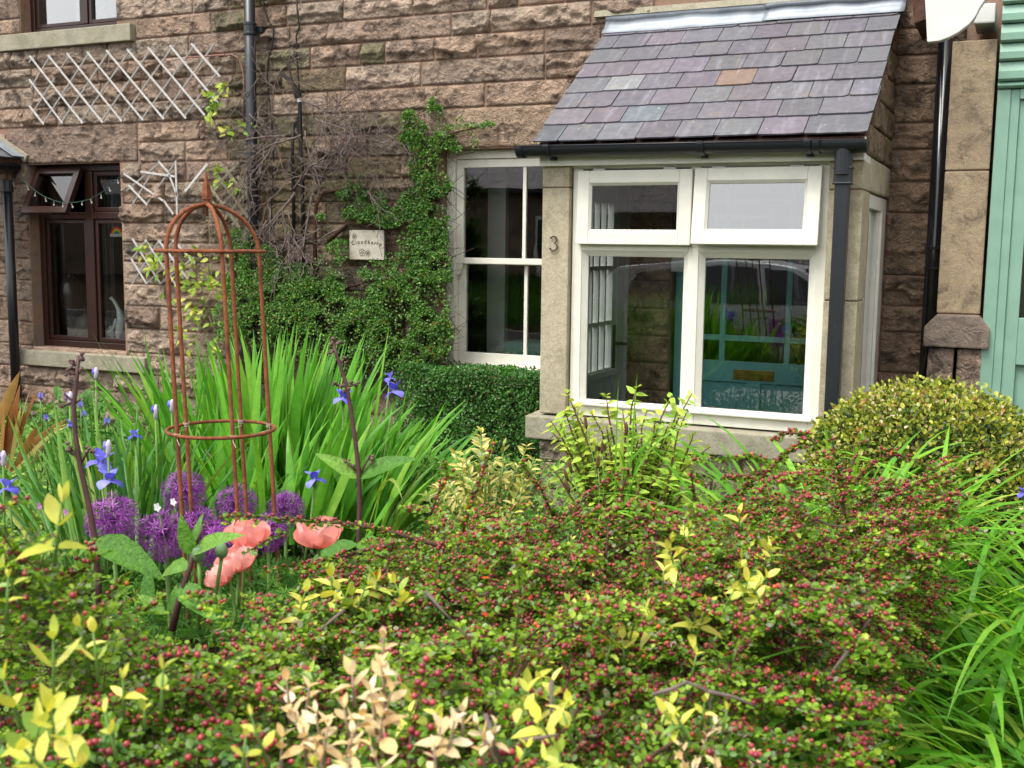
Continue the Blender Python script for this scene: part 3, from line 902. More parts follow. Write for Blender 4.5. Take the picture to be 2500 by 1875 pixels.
tag(v.build('goose_figurine', M_CERAM, smooth=True), 'pale ceramic goose figurine with raised neck in the brown window', 'figurine')
g1 = W(258, 828, .20); g1.z = .828
f = empty('child_figurine', g1, 'small pale figurine of two hugging children beside the ceramic goose', 'figurine')
for k, (dx, m_) in enumerate(((-.01, M_CERAM), (.045, M_CERAM))):
    v = MB(); q = g1 + Vector((dx, .02 * k, 0))
    for s in (-1, 1): v.tube([q + Vector((s * .011, 0, 0)), q + Vector((s * .01, 0, .05))], [.006, .007], 6)
    v.lathe([(.032, .045), (.03, .06), (.022, .11), (.012, .128)], q, 10)
    v.tube([q + Vector((.0, -.02, .11)), q + Vector((.03 - .06 * k, -.03, .085))], [.008, .006], 6)
    v.build('body', m_, f, smooth=True)
    v = MB(); h = q + Vector((.006 - .012 * k, 0, .148)); v.lathe([(.004, -.02), (.017, -.012), (.02, 0), (.016, .013), (.004, .02)], h, 10); v.build('head', M_CERAM if k == 0 else M_VASE, f, smooth=True)
# hanging rainbow
rb = empty('rainbow_decoration', W(285, 574, .152), 'small rainbow decoration hanging inside the brown window', 'decoration')
rc = W(285, 574, .152)
for k, colr in enumerate(((.62, .02, .02), (.75, .22, .02), (.75, .6, .03), (.06, .35, .06), (.03, .12, .5), (.13, .05, .35))):
    r1, r0 = 1.3 * (.052 - k * .0085), 1.3 * (.052 - (k + 1) * .0085) if k < 5 else .002
    b = MB(); n = 16; fs = []; vs = []
    for i in range(n + 1):
        t = math.pi * i / n
        for rr in (r0, r1):
            for yy in (0, .004): vs.append(rc + Vector((rr * math.cos(t), yy, rr * math.sin(t))))
    for i in range(n):
        o = 4 * i; fs += [(o, o + 2, o + 6, o + 4), (o + 1, o + 5, o + 7, o + 3), (o + 2, o + 3, o + 7, o + 6)]
    b.add(vs, fs); b.build('band', m_plain('rainbow_colour', colr, .5, var=.1), rb)
b = MB()
for i in range(5): b.lathe([(.002, -.004), (.014, -.003), (.014, .003), (.002, .004)], rc + Vector((-.057 + i * .0285, 0, -.002)), 8, axis='Y')
b.build('cloud', M_WHITEPETAL, rb)
b = MB(); b.tube([rc + Vector((0, .002, .05)), rc + Vector((0, .002, .12))], .001, 4); b.build('thread', M_WHITEPETAL, rb)

# string lights across the brown window
sl = empty('string_lights', W(150, 480, -.05), 'string of small star lights sagging across the brown window', 'fairy lights')
pts = [(0, 290), (60, 245), (185, 205), (260, 270), (330, 325), (400, 370), (490, 408), (560, 425), (690, 425), (760, 412), (830, 395), (950, 320), (1060, 230), (1115, 160)]
M_WIRE = m_plain('green_wire', (.03, .09, .07), .6); M_STAR = m_plain('clear_plastic_star', (.38, .40, .33), .4)
wp = [W(.268 * x, 380 + .268 * y, -.10) for x, y in pts]
b = MB(); b.tube(wp, .0022, 5); b.build('wire', M_WIRE, sl)
star_me = None
for (x, y) in ((25, 305), (122, 262), (257, 300), (320, 355), (418, 405), (492, 440), (573, 455), (660, 460), (748, 435), (832, 420), (922, 375), (1000, 312), (1075, 240)):
    p = W(.268 * x, 380 + .268 * y, -.10)
    if star_me is None:
        b = MB(); poly = []
        for i in range(10):
            r = (.012, .005)[i % 2]; t = math.pi / 2 + i * math.pi / 5
            poly.append((r * math.cos(t), -.002, r * math.sin(t) - .006))
        b.prism(poly, (0, .004, 0)); b.tube([(0, 0, .005), (0, 0, .02)], .003, 5)
        o = b.build('star_light', M_STAR, sl); star_me = o.data; o.matrix_basis = Matrix.Translation(p); star0 = o
    else:
        o = star0.copy(); COL.objects.link(o); o.matrix_basis = Matrix.Translation(p) @ Matrix.Rotation(random.uniform(-.5, .5), 4, 'Y')
# ================================================================== PORCH
PF = -1.08
PORCH = empty('porch', (-1.55, -.55, .1), 'stone entrance porch with purple slate roof and cream white window', 'porch')
# pillars (dressed stones) : left and right of the window, each a stone
def dressed(name, a, b_, mat=M_ASHLAR, parent=PORCH, bevel=.006, seed=0):
    b = MB(); b.box(a, b_); return b.build(name, mat, parent, bevel=bevel)
for (x0, x1, zs) in ((-2.377, -2.222, (.735, 1.955, 2.069)), (-.884, -.724, (.735, 1.40, 1.93, 2.069))):
    for za, zb in zip(zs[:-1], zs[1:]):
        dressed('pillar_stone', (x0, PF, za + .003), (x1, PF + .26, zb - .003))
b = MB(); b.box((-2.37, PF + .008, .735), (-2.23, PF + .25, 2.06)); b.box((-.878, PF + .008, .735), (-.732, PF + .25, 2.06)); b.build('mortar', M_MORTAR, PORCH)
# stone sill of the window
b = MB(); b.hexa([(-2.442, PF - .045, .598), (-.70, PF - .045, .598), (-.70, PF - .045, .722), (-2.442, PF - .045, .722), (-2.442, PF + .25, .598), (-.70, PF + .25, .598), (-.70, PF + .25, .734), (-2.442, PF + .25, .734)])
b.build('window_sill', M_SILL, PORCH, bevel=.008)
# base wall: coursed stones, front and right flank
def p_block(x0, x1, z0, z1, seed, to=None, Y=0.0, **kw):
    return rock_block('stone_block', x0, x1, z0, z1, PORCH, M_STONE, Y=Y, seed=seed, to=to, **kw)
RSP = np.random.default_rng(9)
b = MB(); b.box((-2.36, PF + .01, 0), (-.735, PF + .24, .597)); b.box((-.96, PF + .26, 0), (-.737, -.01, .6)); b.box((-2.36, PF + .26, 0), (-2.27, -.01, .6)); b.build('mortar', M_MORTAR, PORCH)
for k, (za, zb) in enumerate(((.47, .597), (.32, .47), (.17, .32), (.02, .17))):
    xs = [-2.372, -2.02 + .1 * (k % 2), -1.62, -1.25 - .15 * (k % 2), -.725]
    for j, (xa, xb) in enumerate(zip(xs[:-1], xs[1:])):
        p_block(xa, xb, za, zb, 500 + k * 10 + j, Y=PF, bulge=.012, col=(1.0, .92, .86) if (k + j) % 2 else (.9, .93, .85))
# right flank faces +X: local x -> +Y
RF = Matrix.Translation((-.727, 0, 0)) @ Matrix.Rotation(math.radians(90), 4, 'Z')
flank = [(-.82, -.0, 1.93, 2.10, 1), (-.95, -.40, 2.10, 2.25, 2), (-.40, 0, 2.10, 2.25, 3), (-.78, -.30, 2.25, 2.40, 4), (-.30, 0, 2.25, 2.40, 5), (-.58, 0, 2.40, 2.55, 6), (-.36, 0, 2.55, 2.71, 7), (-.17, 0, 2.71, 2.85, 8),
         (-.82, 0, .45, .62, 9), (-.82, 0, .28, .45, 10), (-.82, 0, .1, .28, 11)]
for (ya, yb, za, zb, s) in flank:
    rock_block('stone_block', ya, yb, za, zb, PORCH, M_STONE if s > 1 else M_ASHLAR, Y=0.0, seed=700 + s, to=RF, bulge=.02, smoothface=(s == 1), col=(.85, .78, .66))
b = MB(); b.box((-.84, -.80, .62), (-.735, -.0, .735))
b.prism([(-.735, -1.0, 2.08), (-.735, -.0, 2.08), (-.735, -.0, 2.86)], (-.10, 0, 0)); b.prism([(-2.37, -1.0, 2.08), (-2.37, -.0, 2.08), (-2.37, -.0, 2.86)], (.10, 0, 0)); b.build('mortar', M_MORTAR, PORCH)
# side window on the right flank
b = MB()
y0, y1, z0, z1 = -.815, -.01, .74, 1.925
for (a, c, d, e) in ((y0, y0 + .07, z0, z1), (y1 - .16, y1, z0, z1), (y0 + .07, y1 - .16, z1 - .07, z1), (y0 + .07, y1 - .16, z0, z0 + .08)):
    b.box((-.80, a, d), (-.735, c, e))
for (a, c) in ((y0 + .07, y0 + .12), (y1 - .21, y1 - .16)): b.box((-.79, a, z0 + .08), (-.75, c, z1 - .07))
SWN = b.build('side_window', M_WHITE, PORCH, bevel=.004)
b = MB(); b.add([(-.77, y0 + .12, z0 + .08), (-.77, y1 - .21, z0 + .08), (-.77, y1 - .21, z1 - .07), (-.77, y0 + .12, z1 - .07)], [(0, 1, 2, 3)]); b.build('pane', M_GLASS, SWN, fix=False)
# left flank: glazed porch door, shut
LX = -2.262
b = MB()
for (a, c, d, e) in ((-.82, -.745, .2, 2.08), (-.16, -.005, .2, 2.08), (-.745, -.16, 2.0, 2.08)): b.box((LX - .07, a, d), (LX, c, e))
b.box((LX - .06, -.03, .2), (LX + .02, -.006, 2.05))
LD = b.build('porch_door', M_GREYDOOR, PORCH, bevel=.004)
b = MB(); ya, yb = -.742, -.163
for (a, c, d, e) in ((ya, ya + .07, .22, 1.995), (yb - .07, yb, .22, 1.995), (ya + .07, yb - .07, 1.90, 1.995), (ya + .07, yb - .07, .86, .915)): b.box((LX - .05, a, d), (LX - .008, c, e))
b.hexa([(LX - .008, ya, .858), (LX - .008, yb, .858), (LX + .016, yb, .868), (LX + .016, ya, .868), (LX - .008, ya, .905), (LX - .008, yb, .905), (LX + .004, yb, .905), (LX + .004, ya, .905)])
b.build('door_leaf', M_GREYDOOR, LD, bevel=.002)
for i in range(3):
    w = (yb - ya - .14) / 5
for i in range(5):
    b = MB(); w = (yb - ya - .14) / 5; a = ya + .07 + i * w; b.box((LX - .04, a + .002, .24), (LX - .016, a + w - .002, .86)); b.build('board', M_GREYDOOR, LD, bevel=.003)
for i in (1, 2, 3):
    b = MB(); yy = ya + .07 + (yb - ya - .14) * i / 4; b.box((LX - .045, yy - .011, .915), (LX - .012, yy + .011, 1.90)); b.build('glazing_bar', M_GREYDOOR, LD, bevel=.002)
for zc in (1.19, 1.52):
    b = MB(); b.box((LX - .044, ya + .07, zc - .012), (LX - .011, yb - .07, zc + .012)); b.build('glazing_bar', M_GREYDOOR, LD, bevel=.002)
b = MB(); b.add([(LX - .028, ya + .07, .915), (LX - .028, yb - .07, .915), (LX - .028, yb - .07, 1.90), (LX - .028, ya + .07, 1.90)], [(0, 1, 2, 3)]); b.build('pane', M_GLASS, LD, fix=False)
b = MB(); hy = yb - .035
b.box((LX - .006, hy - .014, .88), (LX + .002, hy + .014, 1.17)); b.tube([(LX + .002, hy, 1.06), (LX + .04, hy, 1.06), (LX + .045, hy + .03, 1.055), (LX + .042, hy + .09, 1.05)], .010, 8)
b.build('door_handle', M_BLACKIRON, LD, smooth=False)
b = MB(); b.prism([(LX - .004, ya + .12, .44), (LX - .004, ya + .34, .50), (LX - .004, ya + .345, .70), (LX - .004, ya + .32, .755), (LX - .004, ya + .12, .71)], (.012, 0, 0)); b.build('letter_flap', M_BLACKIRON, LD)
b = MB(); b.box((-2.26, PF + .13, 2.06), (-.85, -.01, 2.075)); b.build('ceiling', M_WHITE, PORCH)
b = MB(); b.box((-.90, PF + .27, .2), (-.845, -.82, 2.05)); b.box((-2.24, PF + .27, .2), (-2.20, -.83, 2.05)); b.build('inner_lining', M_WHITE, PORCH)
# inside: floor, light switch box
b = MB(); b.box((-2.27, PF + .26, .1), (-.96, -.02, .2)); b.build('floor', m_plain('porch_floor_tile', (.42, .36, .28), .5), PORCH)
b = MB(); b.box((-1.955, -.075, 1.50), (-1.86, -.005, 1.60)); b.build('meter_box', M_WHITE2, PORCH, bevel=.004)

# ---- the big cream window
WN = MB(); fy0, fy1 = PF + .035, PF + .115
fx0, fx1, fz0, fz1 = -2.214, -.884, .736, 2.10
mul0, mul1, tr0, tr1 = -1.574, -1.520, 1.625, 1.672
WN.box((fx0, fy0, fz0), (fx0 + .055, fy1, fz1)); WN.box((fx1 - .055, fy0, fz0), (fx1, fy1, fz1)); WN.box((mul0, fy0, fz0), (mul1, fy1, fz1))
for (a, c) in ((fx0 + .055, mul0), (mul1, fx1 - .055)):
    WN.box((a, fy0 + .001, fz1 - .05), (c, fy1, fz1)); WN.box((a, fy0 + .001, tr0), (c, fy1, tr1)); WN.box((a, fy0 + .001, fz0), (c, fy1, fz0 + .075))
PW = WN.build('porch_window', M_WHITE, PORCH, bevel=.004)
for (a, c) in ((fx0 + .055, mul0), (mul1, fx1 - .055)):
    za, zb = fz0 + .075, tr0
    s = MB()   # moulded glazing bead, four mitred pieces
    o, i_, dy = .0, .030, .022
    O = [(a, za), (c, za), (c, zb), (a, zb)]; I = [(a + i_, za + .012), (c - i_, za + .012), (c - i_, zb - i_), (a + i_, zb - i_)]
    for k in range(4):
        k2 = (k + 1) % 4
        q = [O[k], O[k2], I[k2], I[k]]
        s.hexa([(q[0][0], fy0 + .005, q[0][1]), (q[1][0], fy0 + .005, q[1][1]), (q[2][0], fy0 + .005 + dy, q[2][1]), (q[3][0], fy0 + .005 + dy, q[3][1])] + [(p[0], fy0 + .05, p[1]) for p in q])
    s.build('glazing_bead', M_WHITE, PW, bevel=.002)
    s = MB(); s.hexa([(a - .022, fy0 - .026, za - .016), (c + .022, fy0 - .026, za - .016), (c + .022, fy0 - .026, za - .002), (a - .022, fy0 - .026, za - .002), (a - .022, fy0 - .0005, za - .020), (c + .022, fy0 - .0005, za - .020), (c + .022, fy0 - .0005, za + .014), (a - .022, fy0 - .0005, za + .014)])
    s.build('drip_rail', M_WHITE, PW, bevel=.006)
    pane(PW, a + i_, c - i_, za + .012, zb - i_, fy0 + .036, M_GLASS if a < -2 else M_GLASS_R)
def top_casement(x0, x1, ang):
    z0, z1 = 1.657, 2.040
    y0, y1 = fy0 - .036, fy0 + .006
    s = MB(); wv = .066
    frame_rect(s, x0, x1, z0, z1, y0, y1, wv)
    H = Matrix.Translation((0, y1, z1)) @ Matrix.Rotation(math.radians(-ang), 4, 'X') @ Matrix.Translation((0, -y1, -z1))
    o = s.build('casement', M_WHITE, PW, bevel=.005, seg=3); o.matrix_basis = H
    g = MB(); a, c, d, e = x0 + wv, x1 - wv, z0 + wv, z1 - wv
    O = [(a, d), (c, d), (c, e), (a, e)]; I = [(a + .012, d + .012), (c - .012, d + .012), (c - .012, e - .012), (a + .012, e - .012)]
    for k in range(4):
        k2 = (k + 1) % 4; q = [O[k], O[k2], I[k2], I[k]]
        g.hexa([(q[0][0], y0 + .002, q[0][1]), (q[1][0], y0 + .002, q[1][1]), (q[2][0], y0 + .014, q[2][1]), (q[3][0], y0 + .014, q[3][1])] + [(p[0], y0 + .03, p[1]) for p in q])
    g = g.build('glazing_bead', M_WHITE, PW); g.matrix_basis = H
    p = pane(PW, x0 + wv + .012, x1 - wv - .012, z0 + wv + .012, z1 - wv - .012, y0 + .02, M_GLASS_SKY if ang > 4 else M_GLASS); p.matrix_basis = H
    for xx in (x0 + .12, x1 - .12):
        s = MB(); s.box((xx - .032, y0 - .001, z1 + .001), (xx + .032, y0 + .02, z1 + .010)); s.tube([(xx - .03, y0 - .002, z1 + .006), (xx + .03, y0 - .002, z1 + .006)], .0035, 6); s.build('hinge', M_WHITE2, PW)
top_casement(-2.176, -1.556, 1.2)
top_casement(-1.543, -.917, 7.0)

# fascia, gutter, downpipe
b = MB(); b.box((-2.385, PF - .03, 2.066), (-.722, PF + .02, 2.175)); b.build('fascia', M_WHITE, PORCH, bevel=.003)
b = MB(); b.box((-2.37, PF + .02, 2.055), (-.73, PF + .27, 2.10)); b.build('head_beam', M_WHITE, PORCH)
GUT = empty('gutter', (-1.55, -1.17, 2.13), 'dark grey half round gutter along the porch eaves', 'gutter')
gy, gzL, gzR, gr = -1.172, 2.163, 2.150, .052
b = MB(); n = 14; xs_ = [-2.475, -.72]
def half(x, r, z):
    return [(x, gy - r * math.cos(math.pi * i / n), z - r * math.sin(math.pi * i / n)) for i in range(n + 1)]
A, B2 = half(-2.475, gr, gzL), half(-.715, gr, gzR); Ai, Bi = half(-2.475, gr - .004, gzL), half(-.715, gr - .004, gzR)
b.add(A + B2, [(i, i + 1, n + 2 + i, n + 1 + i) for i in range(n)]); b.add(Ai + Bi, [(i, n + 1 + i, n + 2 + i, i + 1) for i in range(n)])
for yy in (-gr, gr): b.tube([(-2.475, gy + yy, gzL), (-.715, gy + yy, gzR)], .004, 6)
b.build('channel', M_DGREY, GUT, smooth=True, fix=False)
def clip(x, w, r, name, tail=True):
    z = gzL + (gzR - gzL) * (x + 2.475) / 1.76
    P0 = half(x, r, z); P1 = half(x + w, r, z); Q0 = half(x, r - .009, z); Q1 = half(x + w, r - .009, z)
    b = MB(); m = n + 1
    b.add(P0 + P1 + Q0 + Q1, [(i, i + 1, m + i + 1, m + i) for i in range(n)] + [(2 * m + i, 3 * m + i, 3 * m + i + 1, 2 * m + i + 1) for i in range(n)] + [(i, 2 * m + i, 2 * m + i + 1, i + 1) for i in range(n)] + [(m + i, m + i + 1, 3 * m + i + 1, 3 * m + i) for i in range(n)])
    if tail: b.box((x, gy + .035, z - .068), (x + w, PF - .031, z - .005)); b.box((x, gy - r - .004, z - .006), (x + w, gy - r + .006, z + .008))
    return b.build(name, M_DGREY, GUT)
for x in (-2.315, -1.50, -.985): clip(x, .032, gr + .007, 'bracket')
clip(-.945, .03, gr + .008, 'union_clip', False)
b = MB(); zc = gzL; b.add(half(-2.478, gr + .006, zc) + half(-2.44, gr + .006, zc), [(i, i + 1, n + 2 + i, n + 1 + i) for i in range(n)] + [tuple(range(n + 1))]); b.build('stop_end', M_DGREY, GUT, smooth=False)
b = MB(); b.add(half(-.76, gr + .006, gzR) + half(-.70, gr + .006, gzR), [(i, i + 1, n + 2 + i, n + 1 + i) for i in range(n)] + [tuple(range(2 * n + 1, n, -1))]); b.build('stop_end', M_DGREY, GUT)
b = MB(); xo = -.808
for x in (-.90, -.76): pass
b.add(half(-.90, gr + .005, gzR) + half(-.70, gr + .005, gzR), [(i, i + 1, n + 2 + i, n + 1 + i) for i in range(n)])
b.lathe([(.044, 0), (.042, -.05), (.04, -.12)], (xo, gy, gzR - .035), 14); b.build('outlet', M_DGREY, GUT)
DP = empty('porch_downpipe', (xo, gy, .2), 'dark grey square downpipe in front of the porch right pillar', 'downpipe')
b = MB(); pr = .033; b.box((xo - pr, gy - pr + .02, .2), (xo + pr, gy + pr + .02, gzR - .19)); b.build('pipe', M_DGREY, DP, bevel=.008, seg=3)
b = MB(); b.box((xo - .039, gy - .039 + .02, gzR - .20), (xo + .039, gy + .039 + .02, gzR - .115)); b.box((xo - .043, gy - .043 + .02, gzR - .20), (xo + .043, gy + .043 + .02, gzR - .19)); b.box((xo - .043, gy - .043 + .02, gzR - .13), (xo + .043, gy + .043 + .02, gzR - .118)); b.build('collar', M_DGREY, DP, bevel=.004)

# roof slates, laid course by course
RX0, RX1 = -2.412, -.705
E0 = Vector((0, -1.135, 2.182)); T0 = Vector((0, .03, 2.182 + .6995 * 1.165))
sl_v = (T0 - E0); SL = sl_v.length; su = sl_v / SL; sn = Vector((0, -su.z, su.y))
ncourse = 7; gauge = .1786
b = MB(); b.hexa([(RX0 + .02, E0.y + .02, E0.z - .012), (RX1 - .02, E0.y + .02, E0.z - .012), (RX1 - .02, T0.y - .03, T0.z - .03), (RX0 + .02, T0.y - .03, T0.z - .03), (RX0 + .02, E0.y + .02, E0.z - .05), (RX1 - .02, E0.y + .02, E0.z - .05), (RX1 - .02, T0.y - .03, T0.z - .07), (RX0 + .02, T0.y - .03, T0.z - .07)])
b.build('roof_deck', M_BARK, PORCH)
rr = np.random.default_rng(21)
wsl = .206
course_cut = [0.0]
lefts = [.14, .235, .135, .225, .13, .22, .12, .21]
for k in range(ncourse + 1):
    s0 = k * gauge; s1 = min(s0 + gauge * 1.6, SL - .002)
    x = RX0 + rr.uniform(-.004, .004); w = lefts[k] if k < len(lefts) else .2
    j = 0
    while x < RX1 - .03:
        xe = x + w
        if RX1 - xe < .135: xe = RX1 + rr.uniform(-.004, .004)
        g = .0022
        lift = .004 + rr.uniform(-.0015, .0025)
        t = .0065
        ln0 = s0 - rr.uniform(0, .006)
        m = 8   # ragged lower edge
        xs_ = np.linspace(x + g, xe - g, m)
        def pt(xx, s, h): 
            q = E0 + su * s + sn * h; return (xx, q.y, q.z)
        topl = [pt(xx, ln0 + rr.uniform(-.0016, .0016) + (.004 if i in (0, m - 1) else 0), lift + t * 2) for i, xx in enumerate(xs_)]
        if rr.random() < .14: topl[-1] = pt(xs_[-1] - .003, ln0 + .012, lift + 2 * t)
        toph = [pt(xx, s1, t * .6) for xx in xs_]
        botl = [(p[0], p[1] - sn.y * t * 1.2, p[2] - sn.z * t * 1.2) for p in topl]
        V = topl + toph + botl; fs = []
        for i in range(m - 1): fs += [(i, i + 1, m + i + 1, m + i), (2 * m + i, 2 * m + i + 1, i + 1, i)]
        both = [(p[0], p[1] - sn.y * t, p[2] - sn.z * t) for p in (toph[0], toph[-1])]
        V += both
        fs += [(0, m, 3 * m, 2 * m), (m - 1, 3 * m - 1, 3 * m + 1, 2 * m - 1)]
        c0 = Vector(((x + xe) / 2, (E0 + su * s0).y, (E0 + su * s0).z))
        b = MB(); b.add(V, fs); o = b.build('slate', M_SLATE, PORCH)
        v = rr.uniform(.90, 1.12); o.color = (v, v * rr.uniform(.97, 1.03), v * rr.uniform(.97, 1.04), 1)
        if k == 3 and j == 4: o.color = (1.55, 1.12, .82, 1); o['label'] = 'orange tinted slate'
        if k == 3 and j == 1: o.color = (1.6, 1.7, 1.55, 1); o['label'] = 'slate with pale lichen'
        if k == 1 and j == 2: o.color = (.95, 1.15, 1.1, 1)
        if k == 0 and j == 0: o.color = (.7, .78, .76, 1)
        x = xe; w = wsl + rr.uniform(-.014, .014); j += 1
# lead flashing, two sheets dressed up the wall
for (xa, xb) in ((-2.425, -1.43), (-1.452, -.685)):
    nx = 26; V = []; h = .004 if xa < -2 else .009
    xs_ = np.linspace(xa, xb, nx + 1)
    for i, xx in enumerate(xs_):
        wv = .004 * math.sin(xx * 9) + .003 * math.sin(xx * 23 + 1)
        e = .006 * math.sin(xx * 5 + 2)
        for (s, up_) in ((-.152 + e, .017 + h), (-.08, .019 + h + wv), (-.012, .024 + h + wv)):
            q = E0 + su * (SL + s) + sn * up_; V.append((xx, min(q.y, -.03), q.z))
        V.append((xx, -.034 - h, T0.z + .02 + wv)); V.append((xx, -.030 - h, T0.z + .055))
    fs = []
    for i in range(nx):
        for k in range(4): a = i * 5 + k; fs.append((a, a + 5, a + 6, a + 1))
    b = MB(); b.add(V, fs); o = b.build('lead_flashing', M_LEAD, PORCH, smooth=True, fix=False)
    sm = o.modifiers.new('thick', 'SOLIDIFY'); sm.thickness = .003
b = MB()
xs_ = np.linspace(-2.5, -.66, 40)
for a, c in zip(xs_[:-1], xs_[1:]):
    t0, t1 = .016 + .008 * rr.random(), .016
    b.hexa([(a, -.042, 3.04), (c, -.042, 3.04), (c, -.03, 3.062 + t1), (a, -.03, 3.062 + t1), (a, .02, 3.03), (c, .02, 3.03), (c, .02, 3.075), (a, .02, 3.075)])
b.build('mortar_fillet', M_SILL, PORCH)

# house number 3 on the left pillar
hn = MB(); pts = []
c = W(1352, 593, PF - .008)
for t in np.linspace(150, -75, 14): pts.append(c + Vector((.017 * math.cos(math.radians(t)), -.002, .018 + .0175 * math.sin(math.radians(t)))))
for t in np.linspace(75, -150, 14): pts.append(c + Vector((.021 * math.cos(math.radians(t)) - .001, -.002, -.0205 + .021 * math.sin(math.radians(t)))))
rad = [.0028 + .0018 * math.sin(math.pi * i / 13) for i in range(14)] * 2
hn.tube(pts, rad, 8); hn.lathe([(.001, -.004), (.0055, -.003), (.0055, .003), (.001, .004)], pts[0], 8, axis='Y'); hn.lathe([(.001, -.004), (.006, -.003), (.006, .003), (.001, .004)], pts[-1], 8, axis='Y')
tag(hn.build('house_number', m_plain('bronze_numeral', (.09, .06, .05), .5, .4, .4)), 'bronze house number 3 on the sandstone pillar of the porch', 'house number')

# ================================================================== NEIGHBOUR ON THE RIGHT
NB = empty('neighbour_porch', (-.1, -.3, .1), 'sage green timber porch with stone pilaster beside the black downpipe', 'porch')
py0, py1 = -.30, -.02
for (za, zb) in ((1.318, 2.058), (2.066, 2.72)):
    b = MB(); b.box((-.418, py0, za), (-.204, py1, zb)); b.build('pilaster_stone', M_PILASTER, NB, bevel=.006)
b = MB(); b.box((-.41, py0 + .01, 1.31), (-.21, py1, 2.72)); b.build('mortar', M_MORTAR, NB)
b = MB()  # moulded base cap with chamfers
prof = [(-.472, 1.14), (-.15, 1.14), (-.15, 1.245), (-.205, 1.312), (-.412, 1.312), (-.472, 1.245)]
b.prism([(x, py0 - .06, z) for x, z in prof], (0, .32, 0)); b.build('base_cap', m_stone('dark_sandstone', (.27, .21, .17), (.20, .16, .13), (.07, .055, .05), .6, 0, False, .5), NB, bevel=.01)
for k, (xa, xb) in enumerate(((-.452, -.312), (-.308, -.172))):
    rock_block('plinth_stone', xa, xb, .2, 1.138, NB, M_STONE, Y=py0 - .02, seed=900 + k, bulge=.010, col=(1.05, .98, .95), back=.2)
# painted block and white bracket at the top
cb0, cb1 = W(2378, 58, -.34), W(2432, 6, -.34)
b = MB(); b.box((cb0.x, -.34, cb0.z), (cb1.x, py1, cb1.z)); b.build('capital_block', M_WHITE2, NB, bevel=.008)
b = MB(); yb = -.62
poly = [(1800 + x * .31646, y * .31646) for x, y in ((1445, -60), (1465, 325), (1560, 315), (1640, 285), (1705, 250), (1790, 185), (1835, 130), (1870, 60), (1915, -5), (1990, -60))]
b.prism([W(px, py, yb) for px, py in poly], (0, .055, 0)); b.build('bracket', M_WHITE2, NB, bevel=.004)
b = MB(); b.prism([W(px, py, yb + .057) for px, py in ((2222, -60), (2232, 57), (2262, 45), (2262, -60))], (0, .5, 0)); b.build('shaded_soffit', M_BARK, NB)  # dark block, its colour stands in for the shade under the canopy
# green cornice mouldings
cz = [W(2445, y, -.34).z for y in (217, 200, 152, 108, 62, 17, -40)]
b = MB()
for i, (za, zb) in enumerate(zip(cz[:-1], cz[1:])):
    yo = -.335 - .012 * i
    prof = [(yo, za + .003), (yo - .018, za + .012), (yo - .020, (za + zb) / 2), (yo - .006, zb - .006), (yo + .004, zb)]
    b.prism([(-.188, y, z) for y, z in prof] + [(-.188, -.1, zb), (-.188, -.1, za + .003)], (1.2, 0, 0))
b.build('cornice', M_GREEN, NB, bevel=.002)
zt = cz[0] - .002
b = MB(); b.box((-.188, -.325, .2), (-.125, -.1, zt)); b.box((-.125, -.315, .2), (-.082, -.1, zt)); b.box((-.082, -.325, zt - .05), (1.0, -.1, zt)); b.build('frame', M_GREEN, NB, bevel=.004)
b = MB(); b.box((-.082, -.30, .2), (-.018, -.12, zt - .05)); b.box((-.018, -.30, 1.06), (1.0, -.12, 1.305)); b.box((-.018, -.30, .2), (1.0, -.12, .36)); b.box((.9, -.3, .36), (1.0, -.12, zt - .05)); b.box((-.018, -.30, zt - .17), (.9, -.12, zt - .05)); 
b.build('door_frame', M_GREEN, NB, bevel=.005)
b = MB(); b.box((-.018, -.27, .36), (.9, -.25, 1.06)); b.build('panel', M_GREEN, NB, bevel=.004)
b = MB(); b.add([(-.018, -.26, 1.305), (.9, -.26, 1.305), (.9, -.26, zt - .17), (-.018, -.26, zt - .17)], [(0, 1, 2, 3)]); b.build('pane', M_GLASS, NB, fix=False)
b = MB(); b.box((-.19, -.098, .2), (3.0, -.03, 3.0)); b.build('back_wall', M_PLASTER, NB)
# black downpipe in the recess
RP = empty('recess_downpipe', (-.455, -.12, .1), 'glossy black downpipe in the dark recess beside the sandstone pilaster', 'downpipe')
b = MB(); b.tube([(-.462, -.10, .1), (-.462, -.10, 2.95)], .043, 16); b.build('pipe', m_paint('glossy_black_paint', (.008, .008, .010), .16, .05, (.05, .05, .05), .5), RP, smooth=True)
for z in (1.55, 1.66):
    b = MB(); b.lathe([(.044, -.008), (.05, -.006), (.05, .006), (.044, .008)], (-.462, -.10, z), 16); b.build('collar', M_BLACKIRON, RP)

# ================================================================== NEIGHBOUR PORCH CORNER, FAR LEFT
LP = empty('left_porch_roof', (-7.8, -.3, 2.4), 'corner of a slate porch roof with lead flashing at the far left', 'porch roof')
w0, w1 = W(56, 386, -.02), W(-190, 216, -.02)
def lpq(t0, t1, ya, yb, up_, th):
    A, B = w0.lerp(w1, t0), w0.lerp(w1, t1); sl = (w1 - w0).normalized(); nv = Vector((-sl.z, 0, sl.x)); nv = nv if nv.z > 0 else -nv
    q = [Vector((A.x, ya, A.z)), Vector((A.x, yb, A.z)), Vector((B.x, yb, B.z)), Vector((B.x, ya, B.z))]
    b = MB(); return b.hexa([p + nv * up_ for p in q] + [p + nv * (up_ - th) for p in q])
for k, ya in enumerate((-.27, -.47, -.67, -.87)):
    for i_ in range(4): lpq(i_ * .28, i_ * .28 + .32, ya + .002, ya + .198, .0 + .004 * i_, .008).build('slate', M_SLATE, LP)
lpq(0, 1.1, -.90, -.03, -.018, .03).build('roof_deck', M_BARK, LP)
